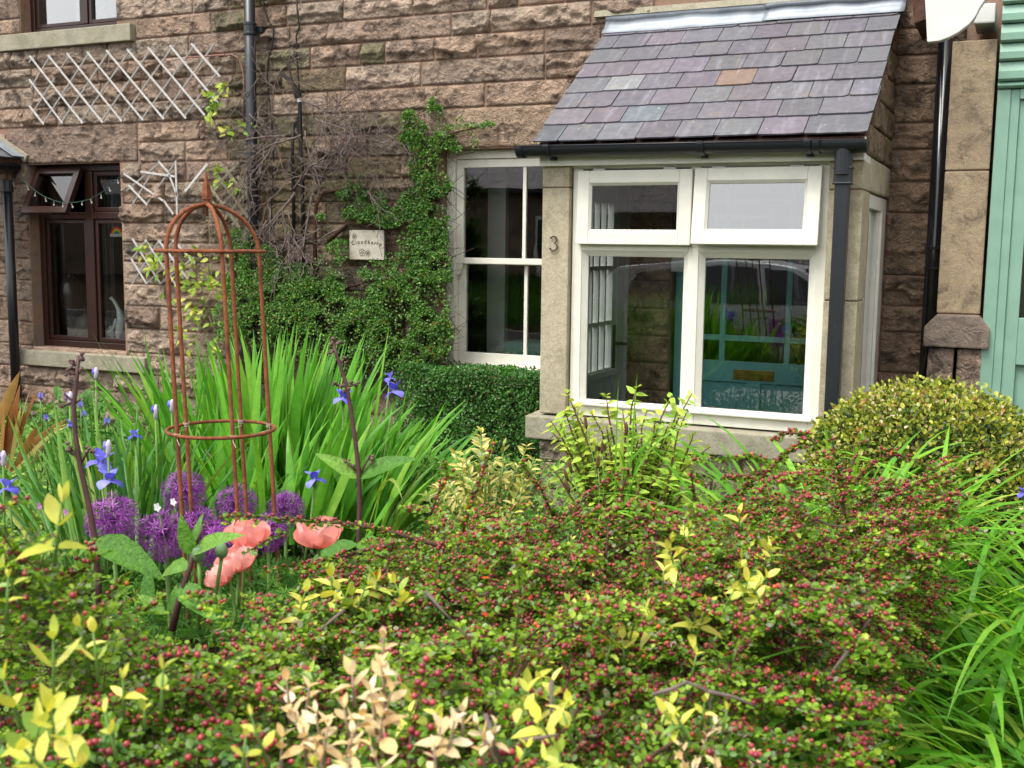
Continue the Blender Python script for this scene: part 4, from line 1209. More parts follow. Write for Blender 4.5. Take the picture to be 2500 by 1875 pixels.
lpq(-.012, 1.1, -.135, -.022, .02, .006).build('lead_flashing', M_LEAD, LP, bevel=.002)
lpq(-.03, 1.1, -.03, .0, .045, .06).build('mortar_fillet', M_SILL, LP)
b = MB(); gx = w0.x - .01; gz_ = w0.z - .075; b.tube([(gx, -.9, gz_ - .005), (gx, -.06, gz_)], .03, 10); b.build('gutter', M_BLACKP, LP, smooth=True)
b = MB(); b.box((gx - .3, -.85, gz_ - .03), (gx - .03, -.02, gz_ + .03)); b.build('soffit', M_BLACKP, LP)
LDP = empty('left_downpipe', W(25, 700, -.35), 'black downpipe at the far left beside the brown window quoins', 'downpipe')
b = MB(); p0, p1 = W(11, 445, -.12), W(41, 985, -.12); xx = p1.x
b.tube([(xx, -.12, .1), (xx, -.12, p0.z)], .038, 14); b.build('pipe', M_BLACKP, LDP, smooth=True)
b = MB(); b.lathe([(.039, -.05), (.047, -.045), (.047, .045), (.039, .05)], (xx, -.12, p0.z - .03), 14); b.lathe([(.039, -.04), (.046, -.035), (.046, .035), (.039, .04)], (xx, -.12, W(38, 950, -.12).z), 14); b.build('collar', M_BLACKP, LDP)

# ================================================================== THINGS ON THE WALL
# main downpipe
MP = empty('wall_downpipe', W(613, 500, -.10), 'tall dark grey downpipe on the wall between trellis and bare climber', 'downpipe')
mp = W(614, 300, -.10)
b = MB(); b.tube([(mp.x, -.10, .2), (mp.x, -.10, 4.2)], .0385, 18); b.build('pipe', M_DGREY, MP, smooth=True)
for z in (W(613, 70, -.1).z, 1.0):
    b = MB(); b.lathe([(.0385, -.045), (.047, -.04), (.047, -.028), (.043, -.024), (.043, .022), (.047, .026), (.047, .038), (.0385, .045)], (mp.x, -.10, z), 18); b.build('collar', M_DGREY, MP)
    b = MB(); b.box((mp.x - .03, -.066, z - .02), (mp.x + .075, .01, z + .02)); b.build('bracket', M_DGREY, MP)
M_CABLE = m_plain('black_cable', (.012, .012, .012), .6)
def cable(label, pts, r=.006, Y=-.035, m=M_CABLE, name='cable', cat='cable'):
    b = MB(); b.tube([W(x, y, Y if len(q) == 0 else q[0]) for x, y, *q in pts], r, 6); return tag(b.build(name, m, smooth=True), label, cat)
cable('thin black cable running down beside the main downpipe', [(640, -20), (645, 20), (655, 50), (668, 68), (667, 100), (655, 150), (652, 190), (658, 250), (665, 320), (668, 400), (664, 480), (662, 560)], .0055)
cable('thin black cable dropping from the eaves to the labelled conduit', [(723, -20), (727, 40), (731, 65), (723, 90), (726, 150), (730, 210), (732, 250)], .0055)
CD = empty('conduit', W(733, 450, -.05), 'black vertical conduit with a small white label among bare twigs', 'conduit')
b = MB(); b.tube([W(690, 180, -.05), W(715, 205, -.055), W(731, 228, -.055), W(733, 300, -.055), W(738, 450, -.055), W(742, 660, -.055)], .014, 10); b.build('pipe', M_CABLE, CD, smooth=True)
b = MB(); b.lathe([(.0145, -.012), (.0155, -.012), (.0155, .012), (.0145, .012)], W(732, 245, -.055), 12); b.build('label', M_WHITE2, CD)
cable('thin black pipe just left of the labelled conduit', [(716, 300), (714, 380), (716, 470), (718, 600)], .012, -.05, name='wall_pipe', cat='pipe')
cable('thin copper pipe bent round a stone above the upper trellis', [(455, 141), (520, 136), (565, 133), (580, 140), (590, 160), (596, 190), (596, 300)], .006, -.05, m_plain('copper_pipe', (.25, .12, .09), .5), 'copper_pipe', 'pipe')

def trellis(label, slats, Y, mat, w=.0155, t=.006, scale=(0, 0), name='trellis'):
    pts = [q for s in slats for q in (s[0], s[1])]
    T = empty(name, W(sum(p[0] for p in pts) / len(pts), sum(p[1] for p in pts) / len(pts), Y), label, 'trellis')
    for s in slats:
        lay = s[2]
        yy = Y - (t * 1.05 if lay else 0)
        a, c = W(*s[0], yy), W(*s[1], yy)
        b = MB(); b.bar(a, c, w * random.uniform(.93, 1.07), t, (0, -1, 0))
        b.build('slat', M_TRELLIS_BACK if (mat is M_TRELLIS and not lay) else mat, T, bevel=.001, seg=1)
    return T
c1 = lambda x, y: (x * .31646, y * .31646)
c5 = lambda x, y: (x * .31646, 450 + y * .31646)
fr = [((228, 430), (638, 952)), ((370, 425), (793, 947)), ((515, 410), (940, 937)), ((670, 400), (1105, 930)), ((820, 388), (1265, 920)), ((980, 380), (1435, 914)), ((1140, 365), (1580, 890)), ((1310, 350), (1695, 812)), ((1475, 335), (1697, 592)), ((225, 612), (483, 952)), ((225, 815), (338, 960))]
bk = [((265, 430), (222, 485)), ((390, 425), (235, 685)), ((545, 410), (240, 890)), ((695, 398), (330, 955)), ((850, 385), (470, 950)), ((1010, 378), (620, 945)), ((1175, 365), (780, 940)), ((1340, 348), (925, 935)), ((1510, 335), (1090, 925)), ((1660, 330), (1245, 915)), ((1700, 520), (1420, 905))]
trellis('wide weathered grey diamond trellis on the wall under the upper window', [(c1(*a), c1(*b_), 1) for a, b_ in fr] + [(c1(*a), c1(*b_), 0) for a, b_ in bk], -.05, M_TRELLIS)
md = [((955, 1340), (1268, 1556), 1), ((1262, 1545), (1338, 1655), 1), ((1085, 1325), (1350, 1362), 1), ((1222, 1245), (1300, 1332), 1), ((1296, 1325), (1368, 1512), 1), ((1355, 1240), (1368, 1690), 1), ((990, 1428), (1136, 1582), 1), ((1232, 1258), (975, 1472), 0), ((1168, 1338), (1015, 1592), 0), ((1347, 1262), (1130, 1578), 0)]
trellis('broken grey trellis piece with bent slats right of the brown window', [(c1(*a), c1(*b_), l) for a, b_, l in md], -.05, M_TRELLIS)
lw = [((1020, 418), (1238, 768), 1), ((1013, 575), (1132, 770), 1), ((1120, 430), (1357, 776), 1), ((1223, 432), (1452, 737), 1), ((1333, 432), (1505, 610), 1), ((1122, 440), (1013, 582), 0), ((1228, 436), (1020, 768), 0), ((1340, 434), (1128, 700), 0), ((1425, 480), (1128, 770), 0), ((1500, 562), (1236, 768), 0), ((1480, 660), (1345, 775), 0)]
trellis('small grey trellis low on the wall behind the rusty obelisk', [(c5(*a), c5(*b_), l) for a, b_, l in lw], -.05, M_TRELLIS)
ol = [((1620, 1440), (1850, 1760), 1), ((1680, 1360), (1960, 1740), 1), ((1740, 1300), (1960, 1600), 1), ((1830, 1360), (1960, 1520), 1), ((1900, 1270), (1960, 1340), 1), ((1640, 1560), (1740, 1700), 1), ((1960, 1300), (1660, 1640), 0), ((1960, 1420), (1700, 1720), 0), ((1840, 1250), (1640, 1480), 0), ((1960, 1540), (1790, 1740), 0)]
trellis('mossy brown trellis half hidden behind the main downpipe', [(c1(*a), c1(*b_), l) for a, b_, l in ol], -.045, M_TRELLIS_OLD, w=.024)
bs = empty('broken_slat', W(480, 430, -.05), 'loose splintered slat hanging beside the obelisk tip', 'slat')
b = MB(); b.bar(W(*c1(1600, 1265), -.05), W(*c1(1430, 1475), -.05), .02, .006, (0, -1, 0)); b.build('strip', M_TRELLIS, bs, bevel=.001, seg=1)
b = MB(); b.bar(W(*c1(1615, 1280), -.055), W(*c1(1470, 1470), -.06), .009, .005, (.2, -1, 0)); b.build('strip', M_DRY, bs)

# house sign with carved lettering
SG = empty('house_sign', W(890, 598, -.09), 'pale wooden house sign lettered Cloudberry half covered by the climber', 'sign')
sx0, sx1, sz0, sz1 = W(853, 598, -.09).x, W(928, 598, -.09).x, W(890, 634, -.09).z, W(890, 562, -.09).z
b = MB(); b.box((sx0, -.09, sz0), (sx1 + .03, -.07, sz1)); b.build('board', M_SIGN, SG, bevel=.003)
M_INK = m_plain('burnt_lettering', (.07, .045, .03), .8)
txt = 'Cloudberry'; wids = [.72, .30, .62, .62, .62, .62, .62, .42, .42, .58]; tot = sum(wids)
x = sx0 + .018; span = (sx1 + .012) - x
vs, fs = [], []
for ch, wd in zip(txt, wids):
    cu = bpy.data.curves.new('glyph', 'FONT'); cu.body = ch; cu.size = .041; cu.extrude = .0008; cu.align_x = 'CENTER'
    to = bpy.data.objects.new('glyph', cu); COL.objects.link(to)
    me = to.to_mesh()
    xc = x + span * wd / tot / 2; tt = (xc - (sx0 + sx1) / 2) / (sx1 - sx0)
    zz = (sz0 + sz1) / 2 + .008 - .055 * tt * tt; rot = -.55 * tt
    o_ = len(vs)
    for v in me.vertices:
        gx, gz = v.co.x * math.cos(rot) - v.co.y * math.sin(rot), v.co.x * math.sin(rot) + v.co.y * math.cos(rot)
        vs.append((xc + gx * .9, -.0912 - v.co.z, zz + gz))
    fs += [tuple(i + o_ for i in p.vertices) for p in me.polygons]
    to.to_mesh_clear(); bpy.data.objects.remove(to); bpy.data.curves.remove(cu)
    x += span * wd / tot
b = MB(); b.add(vs, fs); b.build('lettering', M_INK, SG, fix=False)
b = MB()   # little carved flowers
for (fx, fz, s) in ((sx0 + .042, sz1 - .042, 1), (sx0 + .105, sz0 + .05, 1.25), (sx0 + .15, sz0 + .045, 1.0)):
    for k in range(5):
        t = k * 2 * math.pi / 5 + .3
        lp_ = [Vector((fx + s * (.012 * math.cos(t) + .008 * math.cos(u)), -.0915, fz + s * (.012 * math.sin(t) + .009 * math.sin(u)))) for u in np.linspace(0, 2 * math.pi, 9)]
        b.tube(lp_, .0011, 4, cap=False)
b.build('carved_flower', M_INK, SG)
# ================================================================== PLANTS
for r in (17, 18, 19, 20, 21):
    zt, zb = min(ROWS[r], .775), ROWS[r + 1] if r + 1 < len(ROWS) else 0.0
    for xa, xb in ((-3.583, -3.0 + .1 * (r % 2)), (-3.0 + .1 * (r % 2), -2.38)): put_stone(xa, xb, zb, zt)

LEAF_ME = {}
def leaf_mesh(key, tm):
    """one shared leaf mesh, unit length"""
    if key not in LEAF_ME:
        me = bpy.data.meshes.new('leaf'); me.from_pydata([tuple(v) for v in tm[0]], [], [tuple(f) for f in tm[1]])
        me.polygons.foreach_set('use_smooth', [True] * len(me.polygons)); LEAF_ME[key] = me
    return LEAF_ME[key]
def frame_m(pos, d, n, s, sx=1.0):
    y = Vector(d).normalized(); x = y.cross(Vector(n)); x = x.normalized() if x.length > 1e-5 else y.orthogonal().normalized(); z = x.cross(y)
    m = Matrix.Identity(4)
    for i in range(3): m[i][0], m[i][1], m[i][2], m[i][3] = x[i] * s * sx, y[i] * s, z[i] * s, pos[i]
    return m
MATKEY = {}
def put_leaf(parent, key, tm, mat, pos, d, n, s, name='leaf', sx=1.0):
    k = (key, mat.name)
    if k not in MATKEY:
        me = leaf_mesh(key, tm).copy(); me.name = name; me.materials.append(mat); MATKEY[k] = me
    o = bpy.data.objects.new(name, MATKEY[k]); COL.objects.link(o); o.parent = parent
    o.matrix_parent_inverse = WORLD(parent).inverted(); o.matrix_basis = frame_m(pos, d, n, s, sx)
    return o

LT_OVAL = leaf_t(.55, .16, .12, ((.18, .62), (.45, 1.0), (.75, .78)))
LT_LANCE = leaf_t(.36, .2, .25, ((.2, .7), (.42, 1.0), (.72, .66)))
LT_FIG = leaf_t(.44, .22, .32, ((.12, .62), (.3, 1.0), (.55, .88), (.8, .48)))
LT_SMALL = leaf_t(.6, .14, .15, ((.3, .95), (.7, .85)))
LT_POINT = leaf_t(.5, .16, .18, ((.25, .95), (.55, .85), (.8, .35)))

# ------------------------------------------------------------------ blades
def blade_np(base, tip_dir, length, w, bend, n=9, twist=0.0, fold=.18, az=None, prof='sword'):
    """strap leaf along an arc; returns V, F (quads)"""
    d = Vector(tip_dir).normalized()
    hz = Vector((d.x, d.y, 0)); hz = hz.normalized() if hz.length > 1e-4 else Vector((1, 0, 0))
    p = Vector(base); V = []; st = length / n
    side = Vector((-hz.y, hz.x, 0)) if az is None else Vector((math.cos(az), math.sin(az), 0))
    for i in range(n + 1):
        t = i / n
        if prof == 'sword': hw = w * .5 * (.42 + .58 * min(1, t * 3.2)) * (1 - max(0, (t - .45) / .55) ** 1.7)
        else: hw = w * .5 * (.6 + .4 * min(1, t * 4)) * (1 - max(0, (t - .6) / .4) ** 1.8)
        up = d.cross(side).normalized(); s2 = side * math.cos(twist * t) + up * math.sin(twist * t)
        nn = d.cross(s2).normalized()
        V += [tuple(p - s2 * hw + nn * hw * fold), tuple(p), tuple(p + s2 * hw + nn * hw * fold)]
        p = p + d * st
        ax = hz.cross(Vector((0, 0, 1)))
        d = Matrix.Rotation(-bend / n * (1.5 * t + .25), 3, ax) @ d
    Fq = []
    for i in range(n):
        a = i * 3; Fq += [(a, a + 1, a + 4, a + 3), (a + 1, a + 2, a + 5, a + 4)]
    return V, Fq
def blade_obj(parent, mat, *a, name='leaf', **k):
    V, Fq = blade_np(*a, **k)
    me = bpy.data.meshes.new(name); me.from_pydata(V, [], Fq); me.polygons.foreach_set('use_smooth', [True] * len(Fq)); me.materials.append(mat)
    o = bpy.data.objects.new(name, me); COL.objects.link(o); o.parent = parent; o.matrix_parent_inverse = WORLD(parent).inverted(); return o
def blades_stuff(parent, mat, specs, name='leaf_mass'):
    ch = []
    for a, k in specs:
        V, Fq = blade_np(*a, **k); V = np.array(V); ch.append((V, np.array(Fq), np.full(len(V), random.random()), 0))
    return np_mesh(name, ch, mat, parent, smooth=True, kind='stuff')

# big sword-leaved clump in the middle of the bed
CRO = empty('sword_leaf_clump', P(690, 1280, 4.05), 'large clump of upright bright green sword leaves behind the rusty obelisk', 'plant')
specs = []
def sword(px, py_top, dist, lean_px, w, mass=False, bend=.25, base_py=1330):
    base = P(px, base_py, dist); tip = P(px + lean_px, py_top, dist + random.uniform(-.1, .1))
    v = tip - base
    a = (base, v + Vector((0, 0, v.length * bend * .42)), v.length * 1.02, w, bend); k = dict(n=8, az=random.uniform(-.9, .4), twist=random.uniform(-.6, .6), fold=.25)
    if mass: specs.append((a, k))
    else: blade_obj(CRO, M_SWORD, *a, **k)
hull = [(360, 790), (420, 860), (480, 840), (560, 795), (640, 810), (720, 765), (800, 840), (880, 800), (930, 890), (1000, 965), (1060, 1050)]
for i in range(250):
    px = random.gauss(660, 125); px = min(max(px, 450), 930)
    u = (px - 660) / 240; lean = u * random.uniform(90, 250) + random.gauss(0, 38)
    tx = px + lean
    top = np.interp(tx, [h[0] for h in hull], [h[1] for h in hull]) + abs(random.gauss(0, 1)) * 70 + random.uniform(-20, 30)
    sword(px, top, 4.0 + random.uniform(-.35, .4), lean, random.uniform(.024, .040), bend=random.uniform(.05, .5) * (1 + abs(u)))
for i in range(420):
    px = random.uniform(400, 960); u = (px - 660) / 240
    sword(px, random.uniform(960, 1180), 3.9 + random.uniform(-.5, .5), u * random.uniform(30, 220) + random.gauss(0, 60), random.uniform(.020, .036), True, bend=random.uniform(.1, .9))
for px, lean, top in ((420, -62, 805), (430, -40, 850), (440, 10, 900), (880, 55, 800), (900, 100, 905), (930, 150, 985), (960, 160, 1030), (900, 190, 1010), (940, 230, 1080), (860, 190, 1070), (900, 240, 1120)):
    sword(px, top, 3.9, lean, .036, bend=.12)
blades_stuff(CRO, M_SWORDV, specs)
for i in range(26):   # withered and collapsed leaves low in the clump
    px = random.uniform(430, 960); base = P(px, random.uniform(1180, 1300), 3.75 + random.uniform(-.2, .2)); az = random.uniform(0, 6.28)
    blade_obj(CRO, M_DRY if i % 2 else M_IRISL, base, Vector((math.cos(az), math.sin(az), random.uniform(.4, 1.6))), random.uniform(.3, .55), random.uniform(.012, .022), random.uniform(1.5, 3.0), n=9, fold=.4, twist=random.uniform(-1.5, 1.5))

# siberian iris leaves at the left
IRI = empty('iris_clump', P(280, 1330, 3.35), 'clump of narrow green iris leaves under the blue flowers at left', 'plant')
for i in range(230):
    px = random.gauss(285, 75); base = P(px, 1390, 3.25 + random.uniform(-.25, .45)); lean = (px - 285) * random.uniform(.3, 1.5) + random.gauss(0, 55) - 15
    tip = P(px + lean, random.uniform(990, 1240), 3.3 + random.uniform(-.2, .3)); v = tip - base
    blade_obj(IRI, M_IRISL, base, v + Vector((0, 0, .12)), v.length * 1.05, random.uniform(.010, .017), random.uniform(.1, .9), n=7, az=random.uniform(0, 3.1), fold=.3)
for i in range(40):   # fans spreading to the right into the gap
    px = random.uniform(850, 960); base = P(px, 1330, 3.6 + random.uniform(-.2, .3)); tip = P(px + random.uniform(20, 170), random.uniform(1020, 1220), 3.6); v = tip - base
    blade_obj(IRI, M_IRISL, base, v + Vector((0, 0, .15)), v.length * 1.05, random.uniform(.012, .020), random.uniform(.2, 1.0), n=7, az=random.uniform(0, 3.1), fold=.3)

def stem_tube(name, parent, pts, r, mat, n=6):
    b = MB(); b.tube(pts, r, n); return b.build(name, mat, parent, smooth=True)

# iris flowers
def petal_mesh(L, Wd, curve, cup, m, key):
    if key in MATKEY: return MATKEY[key]
    V, Fc = [], []; nu, nv = 6, 4
    for i in range(nu + 1):
        t = i / nu; hw = Wd / 2 * (math.sin(math.pi * min(1, .12 + t * .86)) ** .7) * (1 if t < .8 else 1 - (t - .8) * 1.6)
        ang = curve * t; y = L * (math.sin(ang) / curve if abs(curve) > .01 else t); z = L * ((1 - math.cos(ang)) / curve if abs(curve) > .01 else 0)
        for j in range(nv + 1):
            s = -1 + 2 * j / nv
            V.append((s * hw, y, z + cup * hw * s * s + .06 * L * math.sin(s * 5 + t * 4) * t))
    for i in range(nu):
        for j in range(nv): a = i * (nv + 1) + j; Fc.append((a, a + 1, a + nv + 2, a + nv + 1))
    me = bpy.data.meshes.new('petal'); me.from_pydata(V, [], Fc); me.polygons.foreach_set('use_smooth', [True] * len(Fc)); me.materials.append(m); MATKEY[key] = me; return me
def put(name, me, parent, mtx):
    o = bpy.data.objects.new(name, me); COL.objects.link(o); o.parent = parent; o.matrix_parent_inverse = WORLD(parent).inverted(); o.matrix_basis = mtx; return o

M_IRISCL = m_plain('iris_throat', (.55, .5, .3), .6)
def iris_flower(px, py, d, size, label, base_py, lean=0, spin=0.0):
    c = P(px, py, d); b0 = P(px + lean, base_py, d)
    T = empty('iris_flower', c, label, 'flower', 'blue iris flowers in the bed')
    stem_tube('stem', T, [b0, b0.lerp(c, .5) + Vector((.006, 0, 0)), c - Vector((0, 0, size * .25))], .0032, M_STEM)
    stem_tube('bud_sheath', T, [c - Vector((0, 0, size * .5)), c - Vector((0, 0, size * .3)), c - Vector((0, 0, size * .05))], [.003, .0065, .004], M_STEM)
    tilt = Matrix.Rotation(random.uniform(-.2, .2), 4, 'Y')
    for k in range(3):
        a = spin + k * 2.094
        M = Matrix.Translation(c) @ tilt @ Matrix.Rotation(a, 4, 'Z') @ Matrix.Rotation(random.uniform(.2, .5), 4, 'X')
        put('fall', petal_mesh(1, .85, -1.8, -.2, M_IRIS, 'ifall'), T, M @ Matrix.Scale(size * .72, 4))
        M = Matrix.Translation(c) @ tilt @ Matrix.Rotation(a + 1.05, 4, 'Z') @ Matrix.Rotation(1.05 + random.uniform(-.15, .15), 4, 'X')
        put('standard', petal_mesh(1, .7, -.5, .3, M_IRIS, 'istd'), T, M @ Matrix.Scale(size * .64, 4))
    b = MB(); b.lathe([(.001, -.2 * size), (.09 * size, 0), (.03 * size, .15 * size)], c, 8); b.build('throat', M_IRISCL, T)
iris_flower(246, 1128, 2.95, .066, 'large pale blue iris facing forward, left of the alliums', 1400, 12, .3)
iris_flower(267, 1172, 2.9, .062, 'deep blue iris just below the large pale blue one', 1400, -4, 1.0)
iris_flower(329, 1063, 3.2, .036, 'small half opened blue iris above the obelisk ring left side', 1380, 20, .6)
iris_flower(172, 1036, 3.3, .030, 'small blue iris beside the tall left figwort stem', 1380, 12, .2)
iris_flower(20, 1190, 2.9, .052, 'blue iris cut by the left edge of the photo', 1400, 12, .5)
iris_flower(962, 955, 3.75, .066, 'blue iris standing in front of the clipped hedge', 1300, -60, .1)
iris_flower(952, 922, 3.8, .040, 'violet iris bud opening just above the iris at the hedge', 1300, -50, .9)
iris_flower(838, 972, 3.6, .060, 'blue iris half hidden behind the right figwort stem', 1330, -10, .4)
iris_flower(768, 1170, 2.95, .052, 'blue iris right of the obelisk above the poppies', 1400, -30, .8)
iris_flower(753, 976, 3.9, .026, 'tiny blue iris tip among the sword leaves', 1300, -10, .2)
iris_flower(2500, 1205, 2.7, .030, 'purple iris at the right edge beside the box ball', 1500, 10, .2)
def iris_bud(px, py, d, label, lean=10):
    c = P(px, py, d); b0 = P(px + lean, 1380, d); T = empty('iris_bud', c, label, 'flower bud', 'faded iris buds in the bed')
    stem_tube('stem', T, [b0, b0.lerp(c, .5), c], .003, M_STEM)
    stem_tube('bud', T, [c - Vector((0, 0, .015)), c, c + Vector((.002, 0, .02)), c + Vector((.003, 0, .034))], [.003, .007, .009, .003], M_BUDW, 7)
    stem_tube('bud_tip', T, [c + Vector((0, 0, .002)), c + Vector((-.004, -.004, .018)), c + Vector((-.006, -.004, .03))], [.004, .008, .003], M_IRIS, 6)
iris_bud(264, 1105, 2.9, 'faded white iris bud over the large pale blue iris')
iris_bud(380, 1015, 3.3, 'faded white iris bud left of the obelisk legs')
iris_bud(419, 1000, 3.6, 'small faded iris bud against the left obelisk leg')
iris_bud(171, 983, 3.3, 'faded iris bud high beside the left figwort stem', 4)
iris_bud(8, 1130, 3.0, 'faded iris bud at the left edge above the cut off iris', 4)
iris_bud(234, 920, 3.9, 'faded iris bud high up in front of the fern', 6)

# alliums
def allium(px, py, d, r, label, base_px):
    c = P(px, py, d); T = empty('allium', c, label, 'flower', 'purple alliums round the obelisk')
    b0 = P(base_px, 1480, d + .05); b0.z = .2
    stem_tube('stem', T, [b0, b0.lerp(c, .5), c], .005, M_STEM, 7)
    n = 112; i = np.arange(n) + .5
    ph = np.arccos(1 - 2 * i / n); th = math.pi * (1 + 5 ** .5) * i
    dirs = np.stack([np.cos(th) * np.sin(ph), np.sin(th) * np.sin(ph), np.cos(ph)], 1) + rvec(n, .07); dirs = norm(dirs)
    rad = r * RNG.uniform(.74, 1.06, n); pos = np.array(c) + dirs * rad[:, None]
    ch = []
    # pedicels
    ped = (np.array([(-.02, 0, 0), (.02, 0, 0), (.02, 1, 0), (-.02, 1, 0)], float), np.array([(0, 1, 2, 3)]))
    ch.append((*scatter((ped[0] * np.array([1.3, 1, 1]), ped[1]), np.repeat(np.array(c)[None], n, 0), dirs, rvec(n), rad, RNG.uniform(0, .35, n), sx=np.full(n, .6)), 0))
    star = []
    sf = []
    for k in range(6):
        t = k * math.pi / 3; o = len(star); ct, st = math.cos(t), math.sin(t)
        star += [(0, 0, 0), (.5 * ct - .10 * st, .14, .5 * st + .10 * ct), (1.0 * ct, .34, 1.0 * st), (.5 * ct + .10 * st, .14, .5 * st - .10 * ct)]; sf.append((o, o + 1, o + 2, o + 3))
    ch.append((*scatter((np.array(star), np.array(sf)), pos, dirs, rvec(n), RNG.uniform(.0145, .020, n), RNG.uniform(.35, 1, n)), 0))
    o = np_mesh('flower_head', ch, M_ALLIUM, T)
allium(449, 1202, 3.10, .060, 'highest purple allium head behind the left obelisk legs', 470)
allium(275, 1272, 2.55, .060, 'purple allium head farthest left beside the figwort stem', 300)
allium(402, 1308, 2.65, .060, 'large purple allium head lower centre below the white flower', 430)
allium(576, 1232, 3.15, .057, 'purple allium head behind the right front obelisk leg', 575)
allium(698, 1243, 3.35, .056, 'purple allium head farthest right, above the lone poppy', 690)
allium(486, 1292, 3.0, .055, 'purple allium head between the lower allium and the poppies', 490)
allium(533, 1330, 2.75, .056, 'purple allium head partly hidden behind the poppy cluster', 540)
allium(655, 1300, 3.0, .050, 'purple allium head between the two pink poppy groups', 655)

# poppies
def poppy(px, py, d, r, label, tilt, base, cup=1.0, spin=0.0):
    c = P(px, py, d); T = empty('poppy', c, label, 'flower', 'salmon pink poppies')
    b0 = P(base[0], base[1], d); ax = Matrix.Rotation(tilt[0], 4, 'X') @ Matrix.Rotation(tilt[1], 4, 'Y')
    dn = (ax @ Vector((0, 0, -1, 0))).to_3d()
    stem_tube('stem', T, [b0, b0.lerp(c, .55) + dn * .03, c + dn * r * .7], .0035, M_STEM)
    C0 = Matrix.Translation(c) @ ax
    for k in range(6):
        a = spin + k * math.pi / 3; out = k % 2
        M = C0 @ Matrix.Translation((0, 0, -r * .72)) @ Matrix.Rotation(a, 4, 'Z') @ Matrix.Rotation(.12 - .1 * out, 4, 'X')
        put('petal', petal_mesh(1, 1.15, 1.75 * cup, .30, M_POPPY, f'pp{cup:.1f}'), T, M @ Matrix.Scale(r * (1.95 - .12 * out), 4))
    b = MB(); b.lathe([(.002, -.5 * r), (.22 * r, -.35 * r), (.26 * r, -.1 * r), (.05 * r, 0)], (0, 0, 0), 10); o = b.build('seed_pod', M_SEED, T, smooth=True); o.matrix_basis = C0
poppy(602, 1306, 2.35, .038, 'largest salmon poppy at the top of the left poppy cluster', (-.05, .1), (590, 1520), 1.15, .2)
poppy(577, 1368, 2.3, .036, 'salmon poppy just under the top one of the cluster', (.1, -.2), (560, 1540), 1.1, .5)
poppy(541, 1402, 2.2, .030, 'lowest salmon poppy of the cluster, nodding left', (.5, -.6), (560, 1560), 1.2, .1)
poppy(777, 1306, 2.35, .040, 'lone open salmon poppy right of the cluster', (.05, .0), (790, 1540), 1.0, .4)
def poppy_bud(px, py, d, label, base):
    c = P(px, py, d); T = empty('poppy_bud', c, label, 'flower bud'); b0 = P(*base, d)
    stem_tube('stem', T, [b0, b0.lerp(c, .6) + Vector((.004, 0, .01)), c - Vector((0, 0, .012))], .0036, M_STEM)
    b = MB(); b.lathe([(.002, -.016), (.010, -.010), (.0125, .0), (.009, .011), (.002, .017)], c, 10); b.build('bud', M_FIGBUD, T, smooth=True)
M_FIGBUD = m_plain('grey_green_bud', (.16, .27, .13), .7)
poppy_bud(541, 1345, 2.1, 'round grey green poppy bud in front of the cluster', (512, 1540))
poppy_bud(484, 1352, 2.05, 'grey green poppy bud beside the small figwort', (485, 1540))

# tall figworts
def figwort(label, stem, d, r, leaves, buds, base=None):
    pts = [P(x, y, d) for x, y in stem]
    T = empty('figwort', pts[-1], label, 'plant')
    stem_tube('stem', T, pts, [r * (.55 + .45 * i / (len(pts) - 1)) for i in range(len(pts))], M_FIGSTEM, 8)
    for (x0, y0, x1, y1, dz, wd) in leaves:
        a, c = P(x0, y0, d), P(x1, y1, d + dz); v = c - a
        put_leaf(T, 'fig', LT_FIG, M_FIG, a, v, Vector((0, -.55, .8)), v.length, sx=wd)
    for (x, y, x2, y2, s) in buds:
        a, c = P(x, y, d), P(x2, y2, d)
        if (a - c).length > .004: stem_tube('side_stem', T, [a, a.lerp(c, .5), c], r * .4, M_FIGSTEM, 5)
        b = MB()
        for k in range(5):
            q = c + Vector((random.gauss(0, s * .9), random.gauss(0, s * .7), random.gauss(0, s * .9)))
            V, Fc = ICO0; b.add([q + Vector(tuple(v * s * random.uniform(.5, .75))) for v in V], [tuple(f) for f in Fc])
        o = b.build('bud_cluster', M_BUDD, T, smooth=True); o['kind'] = 'stuff'
M_BUDD = m_plain('dull_purple_bud', (.16, .09, .085), .7, var=.4)
figwort('tall dark figwort spike at left with one drooping large leaf', [(192, 868), (187, 930), (180, 990), (184, 1060), (196, 1140), (210, 1200), (222, 1260), (232, 1320), (240, 1420), (244, 1500)], 2.35, .0072,
        [(232, 1316, 390, 1380, -.05, .9), (236, 1310, 330, 1318, .12, .8), (232, 1318, 185, 1345, -.05, .7), (200, 1120, 232, 1070, .05, .6), (192, 1120, 150, 1075, .0, .55)],
        [(190, 880, 196, 872, .009), (189, 895, 172, 885, .006), (186, 915, 168, 908, .006), (186, 910, 200, 902, .006), (182, 980, 152, 992, .006), (182, 980, 162, 968, .004), (196, 1130, 172, 1095, .008), (198, 1130, 216, 1098, .007), (182, 985, 196, 975, .004)])
figwort('tall dark figwort right of the obelisk with two wide spreading leaves', [(813, 838), (822, 868), (832, 895), (846, 940), (858, 1010), (868, 1080), (876, 1150), (878, 1230), (876, 1300), (875, 1380), (880, 1500)], 2.65, .0070,
        [(872, 1168, 783, 1094, -.02, .85), (876, 1168, 992, 1092, -.04, .95), (868, 1150, 898, 1140, .1, .5), (874, 1330, 745, 1345, .0, .8), (876, 1325, 990, 1320, .05, .9), (876, 1322, 935, 1335, -.12, .8)],
        [(815, 842, 814, 836, .009), (816, 858, 806, 860, .006), (832, 890, 838, 876, .006), (846, 945, 818, 938, .006), (846, 945, 868, 938, .006), (848, 950, 844, 942, .010), (870, 1150, 848, 1128, .006), (878, 1160, 902, 1112, .008)])
